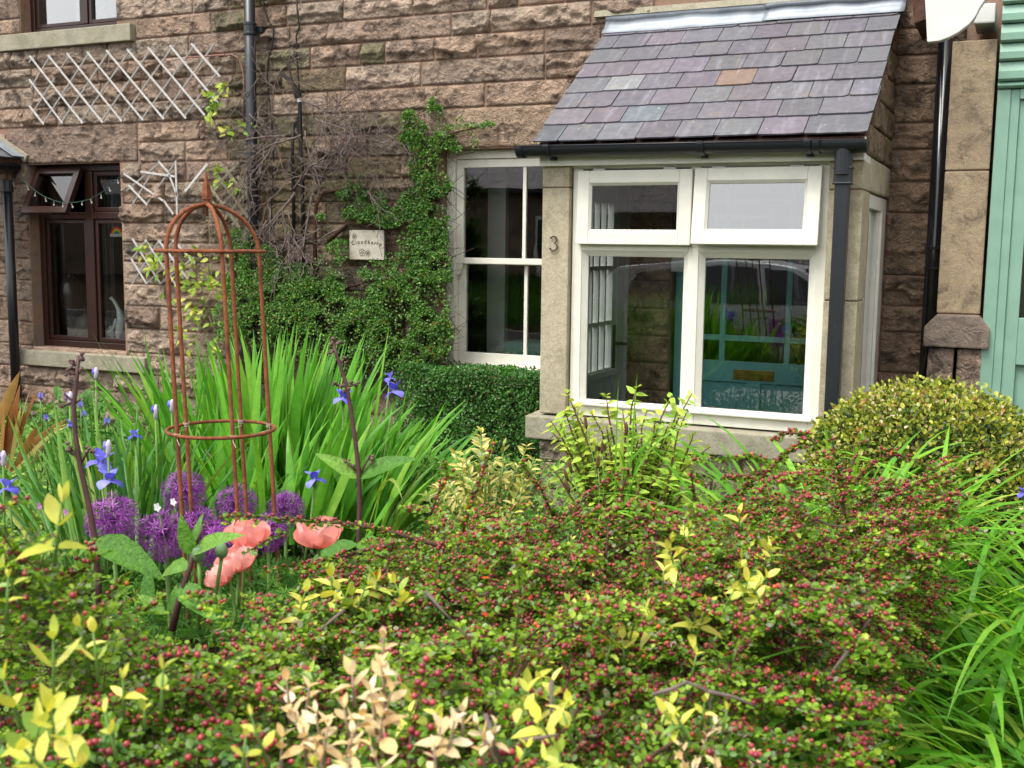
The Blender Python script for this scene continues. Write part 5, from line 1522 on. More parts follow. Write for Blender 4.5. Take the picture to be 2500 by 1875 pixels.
figwort('short figwort shoot with upright bright leaves left of the poppies', [(470, 1350), (466, 1380), (452, 1420), (436, 1470), (420, 1540)], 2.05, .0072,
        [(470, 1356, 432, 1268, -.03, .95), (470, 1352, 560, 1282, -.05, .9), (472, 1350, 480, 1246, .02, .55), (462, 1390, 352, 1375, .1, .0001 + .7), (440, 1430, 512, 1490, -.08, .9), (470, 1350, 515, 1300, .1, .6)],
        [(470, 1348, 500, 1278, .004)])
# low figwort leaves
LOWF = empty('broad_leaf_plant', P(390, 1440, 2.2), 'broad veined green leaves near the alliums in shade of figwort', 'plant')
for (x0, y0, x1, y1, d) in ((365, 1470, 352, 1385, 2.2), (400, 1500, 340, 1440, 2.15), (455, 1460, 505, 1475, 2.0), (425, 1500, 420, 1430, 2.25)):
    a, c = P(x0, y0, d), P(x1, y1, d); put_leaf(LOWF, 'fig', LT_FIG, M_FIG, a, c - a, Vector((0, -.4, .9)), (c - a).length)

# ------------------------------------------------------------------ rusty obelisk
OB = empty('rusty_obelisk', P(545, 1330, 2.95), 'rusty iron garden obelisk with domed top and two rings', 'garden obelisk')
uc, lc = P(514, 613, 2.95), P(540, 1048, 2.95); R_O = 123 * 2.95 / F_PX
axis = (lc - uc); up_h = .0
gz = .2
def ob_pt(a, s, r=R_O):
    """s=0 at upper ring, 1 at lower ring"""
    c = uc.lerp(lc, s) if s >= 0 else uc
    c = uc + axis * s
    return c + Vector((r * math.cos(a), r * math.sin(a), 0))
view = math.atan2(-(CAM[1] - uc.y), -(CAM[0] - uc.x))   # direction away from the camera
rgt = view - math.pi / 2
# angle 0 = image right, +90 = away from camera
def ang(deg): return rgt + math.radians(deg)
legs = [146, -132 + 360 - 360, -78, 292 - 360 + 0, 14]
legs = [-145, 133, -78, 66, 18]
s_end = (gz - uc.z) / axis.z
top = P(505, 500, 2.95)
for a in legs:
    aa = ang(a); pts = []
    for i in range(9):
        t = i / 8 * math.pi / 2
        c = uc.lerp(top, math.sin(t)); pts.append(c + Vector((R_O * math.cos(t) * math.cos(aa), R_O * math.cos(t) * math.sin(aa), 0)))
    pts = pts[::-1] + [ob_pt(aa, s_end * k / 5) for k in range(1, 6)]
    stem_tube('upright', OB, pts, .0056, M_RUST, 8)
for s, extra in ((0.0, .006), (1.0, .006)):
    c = uc + axis * s; rr_ = R_O + extra
    b = MB(); pts = [c + Vector((rr_ * math.cos(t), rr_ * math.sin(t), 0)) for t in np.linspace(0, 2 * math.pi, 41)]
    b.tube(pts, .0048, 8, cap=False); b.build('ring', M_RUST, OB, smooth=True)
b = MB(); f0 = top; k = 2.95 / F_PX
b.lathe([(.004, -.03), (.004, -.004), (.011, .0), (.0125, .006), (.009, .011), (.0125, .014), (.0125, .018), (.008, .021)], f0, 12)
b.build('finial_ball', M_RUST, OB, smooth=True)
b = MB(); w = .0098; h0, h1 = .021, .088
b.add([f0 + Vector(q) for q in ((-w, -w, h0), (w, -w, h0), (w, w, h0), (-w, w, h0), (-w * .9, -w * .9, h0 + .01), (w * .9, -w * .9, h0 + .01), (w * .9, w * .9, h0 + .01), (-w * .9, w * .9, h0 + .01), (-.0012, -.0012, h1), (.0012, -.0012, h1), (.0012, .0012, h1), (-.0012, .0012, h1))],
      [(0, 1, 5, 4), (1, 2, 6, 5), (2, 3, 7, 6), (3, 0, 4, 7), (4, 5, 9, 8), (5, 6, 10, 9), (6, 7, 11, 10), (7, 4, 8, 11), (8, 9, 10, 11), (3, 2, 1, 0)])
b.build('finial_spike', M_RUST, OB)
M_TWINE = m_plain('garden_twine', (.42, .36, .26), .9)
for a in legs:
    q = ob_pt(ang(a), 1.0)
    b = MB()
    for j in range(3):
        b.tube([q + Vector((.008 * math.cos(t), .008 * math.sin(t), -.004 + .004 * j)) for t in np.linspace(0, 6.3, 9)], .0013, 4, cap=False)
    b.tube([q, q + Vector((.01, -.012, -.01)), q + Vector((.025 * random.choice((-1, 1)), -.02, -.022))], .0012, 4); b.build('twine_tie', M_TWINE, OB)

# ------------------------------------------------------------------ generic leafy shells
def shell_points(n, c, rad, top_only=False, noise=.1, seed=0):
    d = norm(rvec(n));
    if top_only: d[:, 2] = np.abs(d[:, 2]) * 1 - .35 * RNG.random(n)
    d = norm(d); bump = 1 + noise * (fbm(d[:, 0] * 3 + 7 + d[:, 2] * 2, d[:, 1] * 3 + 9 - d[:, 2], seed, 3) - .5) * 2
    return np.array(c) + d * np.array(rad) * bump[:, None], d

# box ball at the right
BALL = empty('box_ball', P(2240, 1200, 4.75), 'clipped round box bush with yellow and browned leaves at right', 'shrub')
bc = P(2262, 1184, 4.75); bk_ = 4.75 / F_PX
rx, rz_ = 290 * bk_, 248 * bk_
n = 40000
d = norm(rvec(n)); d = d[(d[:, 2] > -.75)]; n = len(d)
lump = 1 + .05 * (fbm(d[:, 0] * 3 + 20 + d[:, 2], d[:, 2] * 3 + 20 + d[:, 1], 3, 3) - .5) * 2
depth = 1 - np.abs(RNG.normal(0, .045, n))
pos = np.array(bc) + d * np.array([rx, rx * .95, rz_]) * (lump * depth)[:, None]
clump = fbm(d[:, 0] * 4 + 40, d[:, 2] * 4 + d[:, 1] * 3 + 30, 8, 3)
yel = np.clip((d[:, 2] - .1) * .3, 0, .3) + (clump - .5) * 1.0
tint = np.clip(.31 + yel + RNG.normal(0, .26, n), 0, 1)
ld = norm(d * .7 + rvec(n, .6) + np.array([0, 0, .25])); nn = norm(d + rvec(n, .5))
np_mesh('foliage', [(*scatter(TINY, pos, ld, nn, RNG.uniform(.014, .023, n), tint), 0)], M_BOX, BALL, kind='stuff')
n2 = 1500; d2 = norm(rvec(n2)); d2[:, 2] = np.abs(d2[:, 2]); q2 = np.array(bc) + d2 * np.array([rx, rx * .95, rz_]) * RNG.uniform(.99, 1.07, n2)[:, None]
np_mesh('stray_shoots', [(*scatter(TINY, q2, norm(d2 + rvec(n2, .5)), rvec(n2), RNG.uniform(.015, .026, n2), np.clip(RNG.normal(.58, .12, n2), 0, 1)), 0)], M_BOX, BALL, kind='stuff')
b = MB(); cc = np.array(bc)
for i in range(60):
    q = norm(rvec(1))[0]; q[2] = abs(q[2]) * .8; b.tube([Vector(cc) - Vector((0, 0, rz_ * .9)), Vector(cc + q * np.array([rx, rx, rz_]) * .5 + np.array([0, 0, -.1])), Vector(cc + q * np.array([rx, rx, rz_]) * .95)], [.010, .006, .002], 4)
b.build('branches', M_TWIG, BALL, smooth=True)['kind'] = 'stuff'
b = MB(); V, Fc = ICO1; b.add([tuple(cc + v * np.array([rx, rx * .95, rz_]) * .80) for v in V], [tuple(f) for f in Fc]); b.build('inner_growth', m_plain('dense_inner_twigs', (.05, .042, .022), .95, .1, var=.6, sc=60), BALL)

# clipped hedge below the sash window
HED = empty('clipped_hedge', W(1150, 1100, -.3), 'clipped small leaved hedge box under the white sash window', 'hedge')
hx0, hx1, hy, hz1 = W(985, 905, -.42).x, -2.34, -.42, .865
def hedge_fill(n):
    f = RNG.random(n); px = RNG.uniform(hx0 - .08, hx1, n); dep = np.abs(RNG.normal(0, .035, n))
    top_ = f < .3
    y = np.where(top_, RNG.uniform(hy, -.02, n), hy + dep); z = np.where(top_, hz1 - dep, RNG.uniform(.15, hz1, n))
    lump = (fbm(px * 6 + 50, z * 6 + 50, 4, 3) - .5) * .12
    y = np.where(top_, y, y - lump); z = np.where(top_, z + (fbm(px * 7 + 5, y * 7 + 50, 6, 3) - .5) * .07, z)
    edge = np.clip((z - (hz1 - .08)) / .08, 0, 1) * np.where(top_, 0, 1); y = y + edge * .05
    nrm = np.where(top_[:, None], np.array([0, -.2, 1.0]), np.array([0, -1.0, .35]))
    return np.stack([px, y, z], 1), nrm
n = 20000; pos, nr = hedge_fill(n)
np_mesh('foliage', [(*scatter(TINY, pos, norm(nr * .5 + rvec(n, .7)), norm(nr + rvec(n, .45)), RNG.uniform(.012, .021, n), np.clip(RNG.normal(.42, .25, n) + (fbm(pos[:, 0] * 9 + 60, pos[:, 2] * 9 + 60, 2, 3) - .5) * .6, 0, 1)), 0)], M_HEDGE, HED, kind='stuff')
n = 350; pos, nr = hedge_fill(n); np_mesh('berries', [(*scatter((ICO0[0] * .5, ICO0[1]), pos + nr * .01, rvec(n), rvec(n), RNG.uniform(.007, .010, n), RNG.random(n)), 0)], M_BERRYW, HED, smooth=True, kind='stuff')
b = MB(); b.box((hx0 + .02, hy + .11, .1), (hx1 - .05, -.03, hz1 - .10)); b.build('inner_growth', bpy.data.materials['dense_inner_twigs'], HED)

# ------------------------------------------------------------------ cotoneaster climbing on the wall
CLM = empty('climbing_cotoneaster', W(900, 780, -.1), 'green berried cotoneaster climbing the wall round the house sign', 'climber')
def sample_blobs(blobs, dens):
    out = []
    for (x, y, rx_, ry_, k) in blobs:
        n = int(rx_ * ry_ * dens * k)
        a = RNG.random(n) * 6.283; r = np.sqrt(RNG.random(n))
        out.append(np.stack([x + np.cos(a) * r * rx_, y + np.sin(a) * r * ry_], 1))
    return np.concatenate(out)
def wall_pts(px, Ys):
    """photo columns/rows -> world points lying Ys in front of the wall"""
    d = FW[None] + RT[None] * ((px[:, 0] - 1250) / F_PX)[:, None] - UP[None] * ((px[:, 1] - 937.5) / F_PX)[:, None]
    return CAM + d * ((Ys - CAM[1]) / d[:, 1])[:, None]
blobs = [(1010, 330, 36, 40, .9), (1000, 290, 18, 24, .7), (1055, 265, 12, 26, .7), (1070, 280, 12, 25, .7), (1040, 360, 40, 28, .9), (1085, 320, 26, 18, .8), (1120, 312, 30, 14, .8), (1160, 307, 28, 8, .8), (1195, 303, 16, 6, .8), (1120, 290, 10, 18, .7), (1090, 350, 26, 14, .6), (1112, 362, 16, 8, .6), (1150, 340, 9, 22, .6), (1162, 362, 9, 16, .6),
         (1040, 410, 46, 40, .8), (1060, 450, 44, 34, .9), (1010, 500, 42, 40, .7), (1055, 540, 46, 46, .9), (1035, 590, 62, 50, 1), (1055, 660, 50, 60, 1), (1040, 740, 62, 62, 1), (1050, 820, 58, 60, 1), (1010, 880, 90, 50, 1), (930, 840, 70, 62, .8), (940, 740, 60, 55, .8), (960, 660, 46, 44, .7), (900, 660, 28, 26, .5),
         (865, 440, 26, 24, .6), (860, 480, 34, 26, .7), (910, 490, 34, 26, .6), (950, 530, 46, 28, .6), (880, 520, 44, 26, .6), (840, 470, 20, 14, .5), (830, 610, 36, 26, .6), (800, 640, 34, 20, .6), (790, 690, 56, 36, .9), (720, 680, 50, 40, .9), (660, 640, 40, 46, .8), (600, 640, 40, 60, .9), (590, 590, 40, 34, .7), (620, 720, 70, 60, 1), (700, 770, 80, 50, .9), (800, 770, 66, 56, .8), (860, 880, 80, 50, .7), (760, 840, 80, 50, .8), (640, 800, 80, 50, .9), (580, 720, 40, 60, .7), (690, 560, 18, 12, .4), (784, 530, 14, 10, .5), (850, 760, 60, 50, .7), (890, 810, 60, 50, .7), (740, 740, 60, 50, .7), (650, 690, 60, 40, .7), (560, 780, 40, 60, .5)]
px = sample_blobs(blobs, .75 * 3.4); n = len(px)
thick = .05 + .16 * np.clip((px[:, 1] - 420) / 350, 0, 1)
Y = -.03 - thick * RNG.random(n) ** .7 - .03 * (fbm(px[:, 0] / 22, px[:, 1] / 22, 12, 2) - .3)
keep = ~((px[:, 0] > 850) & (px[:, 0] < 912) & (px[:, 1] > 560) & (px[:, 1] < 628) & (RNG.random(n) < .97))
gapn = fbm(px[:, 0] / 26 + 31, px[:, 1] / 26 + 17, 21, 3); keep &= RNG.random(n) < np.clip((gapn - .36) * 5, .07, 1)
px, Y = px[keep], Y[keep]; n = len(px); pos = wall_pts(px, Y)
nr = np.array([.1, -1.0, .5])
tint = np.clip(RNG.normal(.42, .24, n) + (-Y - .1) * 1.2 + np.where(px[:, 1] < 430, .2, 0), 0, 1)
ld = norm(rvec(n, .8) + np.array([0, -.4, .15])); sz = RNG.uniform(.010, .0175, n)
show = np.argsort(Y)[:0]
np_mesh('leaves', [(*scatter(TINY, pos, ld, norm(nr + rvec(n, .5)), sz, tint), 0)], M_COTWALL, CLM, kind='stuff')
k = RNG.choice(n, 1500, replace=False); np_mesh('berries', [(*scatter((ICO0[0] * .5, ICO0[1]), pos[k] + np.array([0, -.012, 0]), rvec(1500), rvec(1500), RNG.uniform(.006, .0095, 1500), RNG.random(1500)), 0)], M_BERRYW, CLM, smooth=True, kind='stuff')
k = RNG.choice(n, 4200, replace=False); tw = (np.array([(-.012, 0, 0), (.012, 0, 0), (.008, 1, .03), (-.008, 1, .03)], float), np.array([(0, 1, 2, 3)]))
np_mesh('twigs', [(*scatter(tw, pos[k] + np.array([0, .03, 0]), norm(rvec(4200) * np.array([1, .35, 1])), rvec(4200), RNG.uniform(.06, .2, 4200), RNG.random(4200)), 0)], M_TWIGD, CLM, kind='stuff')
for pts in ([(770, 690), (768, 560), (772, 500), (790, 470), (830, 462), (880, 470), (930, 475)], [(800, 590), (850, 545), (900, 545), (950, 570)], [(980, 760), (960, 690), (930, 640), (900, 560), (860, 520)], [(770, 770), (800, 730), (850, 700), (920, 683)], [(1040, 900), (1035, 760), (1040, 600), (1030, 460), (1045, 380), (1100, 325), (1180, 308)]):
    q = [W(x, y, -.06 - random.uniform(0, .02)) for x, y in pts]; stem_tube('branch', CLM, q, list(np.linspace(.017, .006, len(q))), M_BARK, 7)

# bare twiggy climber
BARE = empty('bare_climber', W(760, 400, -.12), 'tangle of bare leafless climber branches beside the main downpipe', 'climber')
BT = [[], []]
def grow(p, d, L, r, lev, out):
    pts = [p]; n = max(3, int(L / .045)); rs = [r]
    for i in range(n):
        d = (d + Vector((random.gauss(0, .13), random.gauss(0, .10), random.gauss(0, .13))) + Vector((0, 0, -.06 * (lev > 0) - .02))).normalized()
        q = pts[-1] + d * (L / n)
        if q.y > -.035: q.y = -.035; d.y = -abs(d.y) * .5
        if q.y < -.42: d.y = abs(d.y)
        pts.append(q); rs.append(max(.0009, r * (1 - .8 * (i + 1) / n)))
        if lev < 3 and random.random() < (.85, .5, .3)[lev]:
            s = random.choice((-1, 1)); ax = Vector((random.gauss(0, .3), 1, random.gauss(0, .3)))
            d2 = Matrix.Rotation(s * random.uniform(.5, 1.15), 3, ax) @ d
            grow(q, d2, L * random.uniform(.28, .55), max(.0009, rs[-1] * .6), lev + 1, out)
    out.append((pts, rs, lev))
bout = []
for (x0, y0, x1, y1, L, r) in ((725, 240, 690, 165, .30, .013), (690, 165, 640, 230, .5, .006), (690, 170, 760, 145, .35, .007), (732, 240, 790, 290, .5, .009), (760, 250, 830, 290, .55, .006), (770, 290, 830, 330, .5, .008), (800, 280, 880, 280, .5, .005), (770, 470, 800, 370, .5, .011), (740, 440, 800, 340, .5, .010), (700, 330, 630, 350, .6, .008), (640, 350, 590, 410, .4, .006), (735, 330, 650, 330, .5, .008), (690, 230, 640, 210, .4, .005), (820, 300, 920, 350, .5, .006), (800, 330, 900, 370, .5, .006), (830, 340, 930, 330, .45, .005), (760, 360, 860, 420, .5, .006), (720, 470, 690, 520, .4, .011), (690, 520, 640, 560, .3, .012), (650, 590, 680, 600, .25, .010), (660, 510, 650, 570, .3, .008), (720, 570, 700, 640, .35, .008), (780, 560, 720, 590, .4, .006), (760, 480, 740, 590, .4, .009), (640, 250, 620, 330, .35, .004), (600, 300, 560, 340, .3, .003), (640, 400, 560, 430, .3, .004), (850, 270, 900, 250, .3, .003), (680, 140, 700, 115, .15, .004), (900, 390, 960, 420, .3, .003), (840, 240, 880, 220, .3, .003), (700, 200, 760, 190, .4, .005), (745, 320, 760, 420, .4, .006), (600, 430, 570, 520, .35, .005), (660, 400, 600, 470, .45, .006), (700, 450, 640, 480, .4, .006), (690, 540, 760, 600, .4, .006), (640, 540, 600, 610, .3, .005), (720, 600, 680, 660, .35, .006), (770, 420, 700, 440, .4, .005), (620, 200, 580, 260, .3, .004), (900, 470, 960, 500, .3, .004), (800, 610, 750, 660, .3, .005)):
    for rep in range(2 if random.random() < .35 else 1):
      a, c = W(x0 + rep * random.gauss(0, 18), y0 + rep * random.gauss(0, 18), -.10 - .05 * rep), W(x1 + rep * random.gauss(0, 30), y1 + rep * random.gauss(0, 30), -.16)
      grow(a, (c - a).normalized(), L, r, 0, bout)
main = [b_ for b_ in bout if b_[2] == 0]
for pts, rs, _ in main: stem_tube('branch', BARE, pts, rs, M_TWIG, 6)
b = MB()
for pts, rs, lev in bout:
    if lev > 0: b.tube(pts, [max(x * 1.2, .0019) for x in rs], 4, cap=False)
b.build('twigs', M_TWIG, BARE, smooth=True)['kind'] = 'stuff'

# clematis with dry stems beside the downpipe
CLE = empty('clematis', W(520, 700, -.1), 'yellow green clematis on dry tangled stems right of the brown window', 'climber')
b = MB()
for i in range(70):
    x0 = random.uniform(500, 600); y0 = random.uniform(440, 900); p = W(x0, y0, -.08)
    pts = [p]; d = Vector((random.gauss(-.1, .4), random.gauss(0, .2), random.gauss(-.3, .6))).normalized()
    for j in range(9):
        d = (d + Vector((random.gauss(0, .35), random.gauss(0, .2), random.gauss(0, .35)))).normalized(); q = pts[-1] + d * .05; q.y = min(max(q.y, -.2), -.03); pts.append(q)
    b.tube(pts, random.uniform(.0012, .0026), 4, cap=False)
b.build('dry_stems', M_DRY, CLE, smooth=True)['kind'] = 'stuff'
def leaf_spot(T, key, tm, mat, px, py, Yw, n, spread, smin, smax, nrm=(0, -1, .6)):
    for i in range(n):
        p = W(px + random.gauss(0, spread), py + random.gauss(0, spread), Yw - random.uniform(0, .06))
        put_leaf(T, key, tm, mat, p, Vector((random.gauss(0, .7), random.gauss(-.3, .3), random.gauss(-.25, .6))), Vector(nrm) + Vector((random.gauss(0, .4), random.gauss(0, .3), random.gauss(0, .4))), random.uniform(smin, smax))
M_CLEMO = m_leaf('clematis_single_leaf', [(0, (.14, .28, .03)), (.6, (.32, .44, .05)), (1, (.50, .48, .08))], .5, .32, .3, attr=False)
for (px_, py_, n_, sp) in ((525, 235, 7, 10), (520, 272, 8, 8), (545, 215, 4, 6), (560, 325, 5, 8), (600, 300, 3, 8), (530, 420, 8, 14), (570, 440, 3, 8), (355, 615, 6, 8), (378, 640, 7, 10), (360, 655, 3, 5), (425, 665, 6, 12), (450, 690, 10, 18), (500, 640, 10, 22), (490, 690, 14, 22), (530, 700, 10, 20), (470, 760, 10, 18), (480, 745, 6, 14), (460, 830, 8, 16), (520, 840, 6, 18), (440, 640, 5, 12), (560, 720, 5, 12), (510, 770, 5, 14)):
    leaf_spot(CLE, 'point', LT_POINT, M_CLEMO, px_, py_, -.10, int(n_ * 1.9), sp * 1.1, .042, .075)

# fern at the wall foot
FER = empty('fern', W(220, 1010, -.25), 'green fern fronds at the foot of the wall under the stone sill', 'fern')
def frond(T, base, tip, bend, w):
    v = tip - base; n = 15; pts = []
    for i in range(n + 1):
        t = i / n; pts.append(base + v * t + Vector((0, -bend * math.sin(t * 3.14), bend * .3 * math.sin(t * 3.1))))
    V, Fc, ch = [], [], []
    d = np.array([list((pts[min(i + 1, n)] - pts[max(i - 1, 0)]).normalized()) for i in range(1, n)]); p = np.array([list(q) for q in pts[1:n]])
    side = norm(np.cross(d, np.array([.1, -1, .5]))); t = np.arange(1, n) / n; L = w * np.sin(np.pi * (.12 + .86 * t)) 
    for s in (-1, 1):
        ch.append((*scatter(leaf_t(.28, .1, .1, ((.3, 1), (.7, .7))), p, norm(side * s + d * .55), np.tile([0, -1, .6], (n - 1, 1)), L, RNG.random(n - 1)), 0))
    np_mesh('frond', ch, M_FERN, T); stem_tube('rachis', T, pts, .0022, M_STEM, 4)
for (x0, y0, x1, y1) in ((235, 1010, 228, 945), (240, 1010, 205, 958), (250, 1015, 275, 950), (225, 1015, 165, 985), (230, 1020, 130, 990), (240, 1020, 255, 985), (215, 1020, 190, 1000), (160, 980, 150, 948)):
    frond(FER, W(x0, y0 + 15, -.3), W(x1, y1, -.3 + random.uniform(-.15, .05)), .06, .085)

# phormium with bronze striped leaves at far left
PHO = empty('phormium', P(30, 1110, 3.6), 'bronze and cream striped strap leaves at the far left edge', 'plant')
for (x0, y0, x1, y1, w, b_) in ((5, 1100, 52, 950, .045, .1), (15, 1105, 98, 955, .022, .15), (20, 1100, 75, 958, .016, .2), (25, 1110, 158, 1014, .03, .7), (30, 1115, 165, 1035, .03, .6), (0, 1100, 12, 965, .035, .1), (10, 1090, 32, 990, .035, .1), (70, 1100, 162, 1030, .028, .4), (60, 1090, 30, 1010, .03, .2), (75, 1095, 158, 1015, .02, 1.0), (20, 1110, 55, 1000, .03, .1), (-5, 1000, 52, 920, .04, .2), (35, 1110, 100, 1045, .03, .3)):
    base, tip = P(x0, y0 + 40, 3.6), P(x1, y1, 3.5); v = tip - base
    blade_obj(PHO, M_PHORM, base, v + Vector((0, 0, .05)), v.length * 1.05, w, b_, n=7, az=random.uniform(-.6, .3))

# ------------------------------------------------------------------ ground cover (uncountable)
def ground_cover(name, n, pxr, pyr, zfun, size, mat, upn=.8, tm=LT_SMALL, label=None, tb=.5):
    pos = []
    px = RNG.uniform(*pxr, n); py = RNG.uniform(*pyr, n)
    Z = zfun(px, py) + RNG.normal(0, .05, n)
    d = FW[None] + RT[None] * ((px - 1250) / F_PX)[:, None] - UP[None] * ((py - 937.5) / F_PX)[:, None]
    pos = CAM + d * ((Z - CAM[2]) / d[:, 2])[:, None]
    ok = (pos[:, 1] < -.12) & (pos[:, 1] > -5.3); pos = pos[ok]; n = len(pos)
    cl = fbm(pos[:, 0] * 5 + 90, pos[:, 1] * 5 + 90, 13, 3)
    return np_mesh(name, [(*scatter(tm, pos, norm(rvec(n, .8) + np.array([0, 0, .25])), norm(rvec(n, .45) + np.array([0, -.35, upn])), RNG.uniform(*size, n), np.clip(RNG.normal(tb, .22, n) + (cl - .5) * .8, 0, 1)), 0)], mat, smooth=False, kind='stuff')
lowz = lambda x, y: .30 + .22 * fbm(x / 70, y / 40, 31, 3)
ground_cover('ground_cover', 9000, (-150, 480), (985, 1420), lambda x, y: .42 + .2 * fbm(x / 60, y / 40, 31, 3), (.022, .05), M_GROUND)
ground_cover('ground_cover', 6500, (380, 1100), (1130, 1560), lambda x, y: .34 + .2 * fbm(x / 60, y / 40, 33, 3), (.02, .045), M_GROUND, tb=.4)
ground_cover('ground_cover', 5500, (1000, 1950), (1120, 1400), lambda x, y: .42 + .15 * fbm(x / 60, y / 40, 35, 3), (.02, .05), M_GROUND, tm=LT_LANCE, tb=.65)
ground_cover('ground_cover', 4000, (1850, 2650), (1150, 1950), lambda x, y: .28 + .1 * fbm(x / 60, y / 40, 37, 3), (.03, .06), M_GROUND, tm=LT_LANCE, tb=.3)
# ferny geranium leaves in the gap near the figworts
star_v, star_f = [(0, 0, 0)], []
for k in range(7):
    t = -2.1 + k * .7; c_, s_ = math.sin(t), math.cos(t); o = len(star_v)
    star_v += [(.45 * c_ - .10 * s_, .45 * s_ + .10 * c_, .03), (1 * c_, 1 * s_, -.12), (.45 * c_ + .10 * s_, .45 * s_ - .10 * c_, .03)]; star_f.append((0, o, o + 1, o + 2))
PALM = (np.array(star_v, float), np.array(star_f))
ground_cover('geranium_leaves', 2600, (230, 800), (1370, 1560), lambda x, y: .60 + .12 * fbm(x / 40, y / 40, 41, 3), (.018, .034), M_GROUND, 1.0, PALM, tb=.5)
ground_cover('lady_mantle_leaves', 2600, (-80, 190), (1050, 1420), lambda x, y: .52 + .12 * fbm(x / 40, y / 40, 42, 3), (.015, .036), M_GROUND, 1.0, LT_SMALL, tb=.72)
# white and mauve small flowers
def small_flower(px, py, d, r, m, label, cat='flower'):
    c = P(px, py, d); T = empty('small_flower', c, label, cat)
    for k in range(5):
        a = k * 1.2566; dd = Vector((math.cos(a), -.3, math.sin(a))); put_leaf(T, 'sf' + m.name, LT_SMALL, m, c, dd, Vector((0, -1, .2)), r, name='petal', sx=1.35)
    stem_tube('stem', T, [c, c + Vector((.01, .02, -.12)), c + Vector((.015, .03, -.35))], .0016, M_STEM, 4)
small_flower(385, 1238, 2.6, .012, M_WHITEPETAL, 'small white flower above the lower purple allium')
small_flower(424, 1225, 2.75, .011, M_WHITEPETAL, 'second small white flower in front of the highest allium')
M_MAUVE = m_plain('mauve_petal', (.55, .22, .50), .6, trans=.2)
small_flower(97, 1235, 3.0, .011, M_MAUVE, 'small mauve flower in the low leaves at left'); small_flower(162, 1250, 2.9, .010, M_MAUVE, 'small pink flower below the yellow privet leaf tips'); small_flower(132, 1246, 2.95, .012, M_MAUVE, 'second small mauve flower right of the first')
for (x, y, lb) in ((100, 967, 'purple knapweed flower near the left downpipe'), (197, 988, 'violet bellflower below the fern'), (113, 1020, 'dark violet knapweed by the bronze strap leaves'), (262, 1028, 'violet knapweed left of the obelisk'), (205, 1010, 'small violet flower under the fern fronds')):
    c = P(x, y, 4.3); T = empty('knapweed_flower', c, lb, 'flower')
    for k in range(9):
        a = k * .7; put_leaf(T, 'kw', LT_LANCE, M_IRIS, c, Vector((math.cos(a), -.3, math.sin(a) * .8 + .3)), Vector((0, -1, .1)), .018, name='petal')
    stem_tube('stem', T, [c, c - Vector((0, 0, .1)), c - Vector((.01, 0, .3))], .003, M_STEM, 4); stem_tube('calyx', T, [c - Vector((0, 0, .016)), c - Vector((0, 0, .006)), c], [.003, .007, .003], M_SEED, 6)

# ------------------------------------------------------------------ golden mock orange in front of the porch
def shrub(label, cat, d0, stems, tm, key, mat, stem_mat, leaf_s, droop, nmax, extra_mat=None, name='mock_orange', every=.045):
    T = empty(name, P(stems[0][0][0], stems[0][0][1], d0), label, cat)
    cnt = 0; extra = []
    for st in stems:
        dd = d0 + random.uniform(-.14, .14)
        pts = [P(x, y, dd) for x, y in st]
        stem_tube('branch', T, pts, list(np.linspace(.0055, .0018, len(pts))), stem_mat, 5)
        for a, c in zip(pts[:-1], pts[1:]):
            L = (c - a).length; k = max(1, int(L / every)); v = (c - a).normalized()
            for i in range(k):
                p = a.lerp(c, (i + .5) / k); th = random.uniform(0, 6.28)
                for s in (0, math.pi):
                    sd_ = v.orthogonal().normalized(); sd_ = Matrix.Rotation(th + s, 3, v) @ sd_
                    dr = (sd_ + v * .45 + Vector((random.gauss(0, .2), random.gauss(0, .2), droop + random.gauss(-.1, .25)))).normalized(); ls = random.uniform(*leaf_s)
                    nn = Vector((random.gauss(0, .3), random.gauss(-.45, .3), 1))
                    if cnt < nmax: put_leaf(T, key, tm, mat, p, dr, nn, ls); cnt += 1
                    else: extra.append((p, dr, nn, ls))
        tip = pts[-1]
        for s in range(3):
            if cnt < nmax: put_leaf(T, key, tm, mat, tip, Vector((random.gauss(0, .6), random.gauss(-.2, .4), .5)), Vector((0, -.5, 1)), leaf_s[0] * .8); cnt += 1
    if extra and extra_mat:
        np_mesh('leaf_mass', [(*scatter(tm, np.array([list(e[0]) for e in extra]), np.array([list(e[1]) for e in extra]), np.array([list(e[2]) for e in extra]), np.array([e[3] for e in extra]), RNG.random(len(extra))), 0)], extra_mat, T, kind='stuff')
    return T
st = []
for (x, y) in ((1385, 960), (1400, 990), (1340, 1045), (1445, 1010), (1480, 965), (1520, 1000), (1555, 940), (1600, 1020), (1640, 965), (1630, 1040), (1690, 960), (1735, 1090), (1690, 1075), (1660, 1110), (1600, 1070), (1540, 1050), (1500, 1080), (1440, 1090), (1380, 1110), (1400, 1060), (1480, 1040), (1560, 1090), (1620, 1150), (1450, 1150), (1520, 1140), (1370, 1150), (1580, 1000), (1655, 1000), (1420, 1040), (1590, 1130), (1530, 1110), (1690, 1130), (1420, 1190), (1560, 1170), (1650, 1180), (1490, 1190)):
    bx = 1530 + (x - 1530) * .22; by = 1330
    st.append([(bx, by), (bx + (x - bx) * .35 + random.uniform(-15, 15), by + (y - by) * .5), (bx + (x - bx) * .75 + random.uniform(-10, 10), by + (y - by) * .85), (x, y)])
for i in range(46):
    x, y = random.uniform(1340, 1720), random.uniform(1000, 1240); bx = 1530 + (x - 1530) * .4
    st.append([(bx, 1340), (bx + (x - bx) * .35 + random.uniform(-15, 15), 1340 + (y - 1340) * .5), (bx + (x - bx) * .75 + random.uniform(-10, 10), 1340 + (y - 1340) * .85), (x, y)])
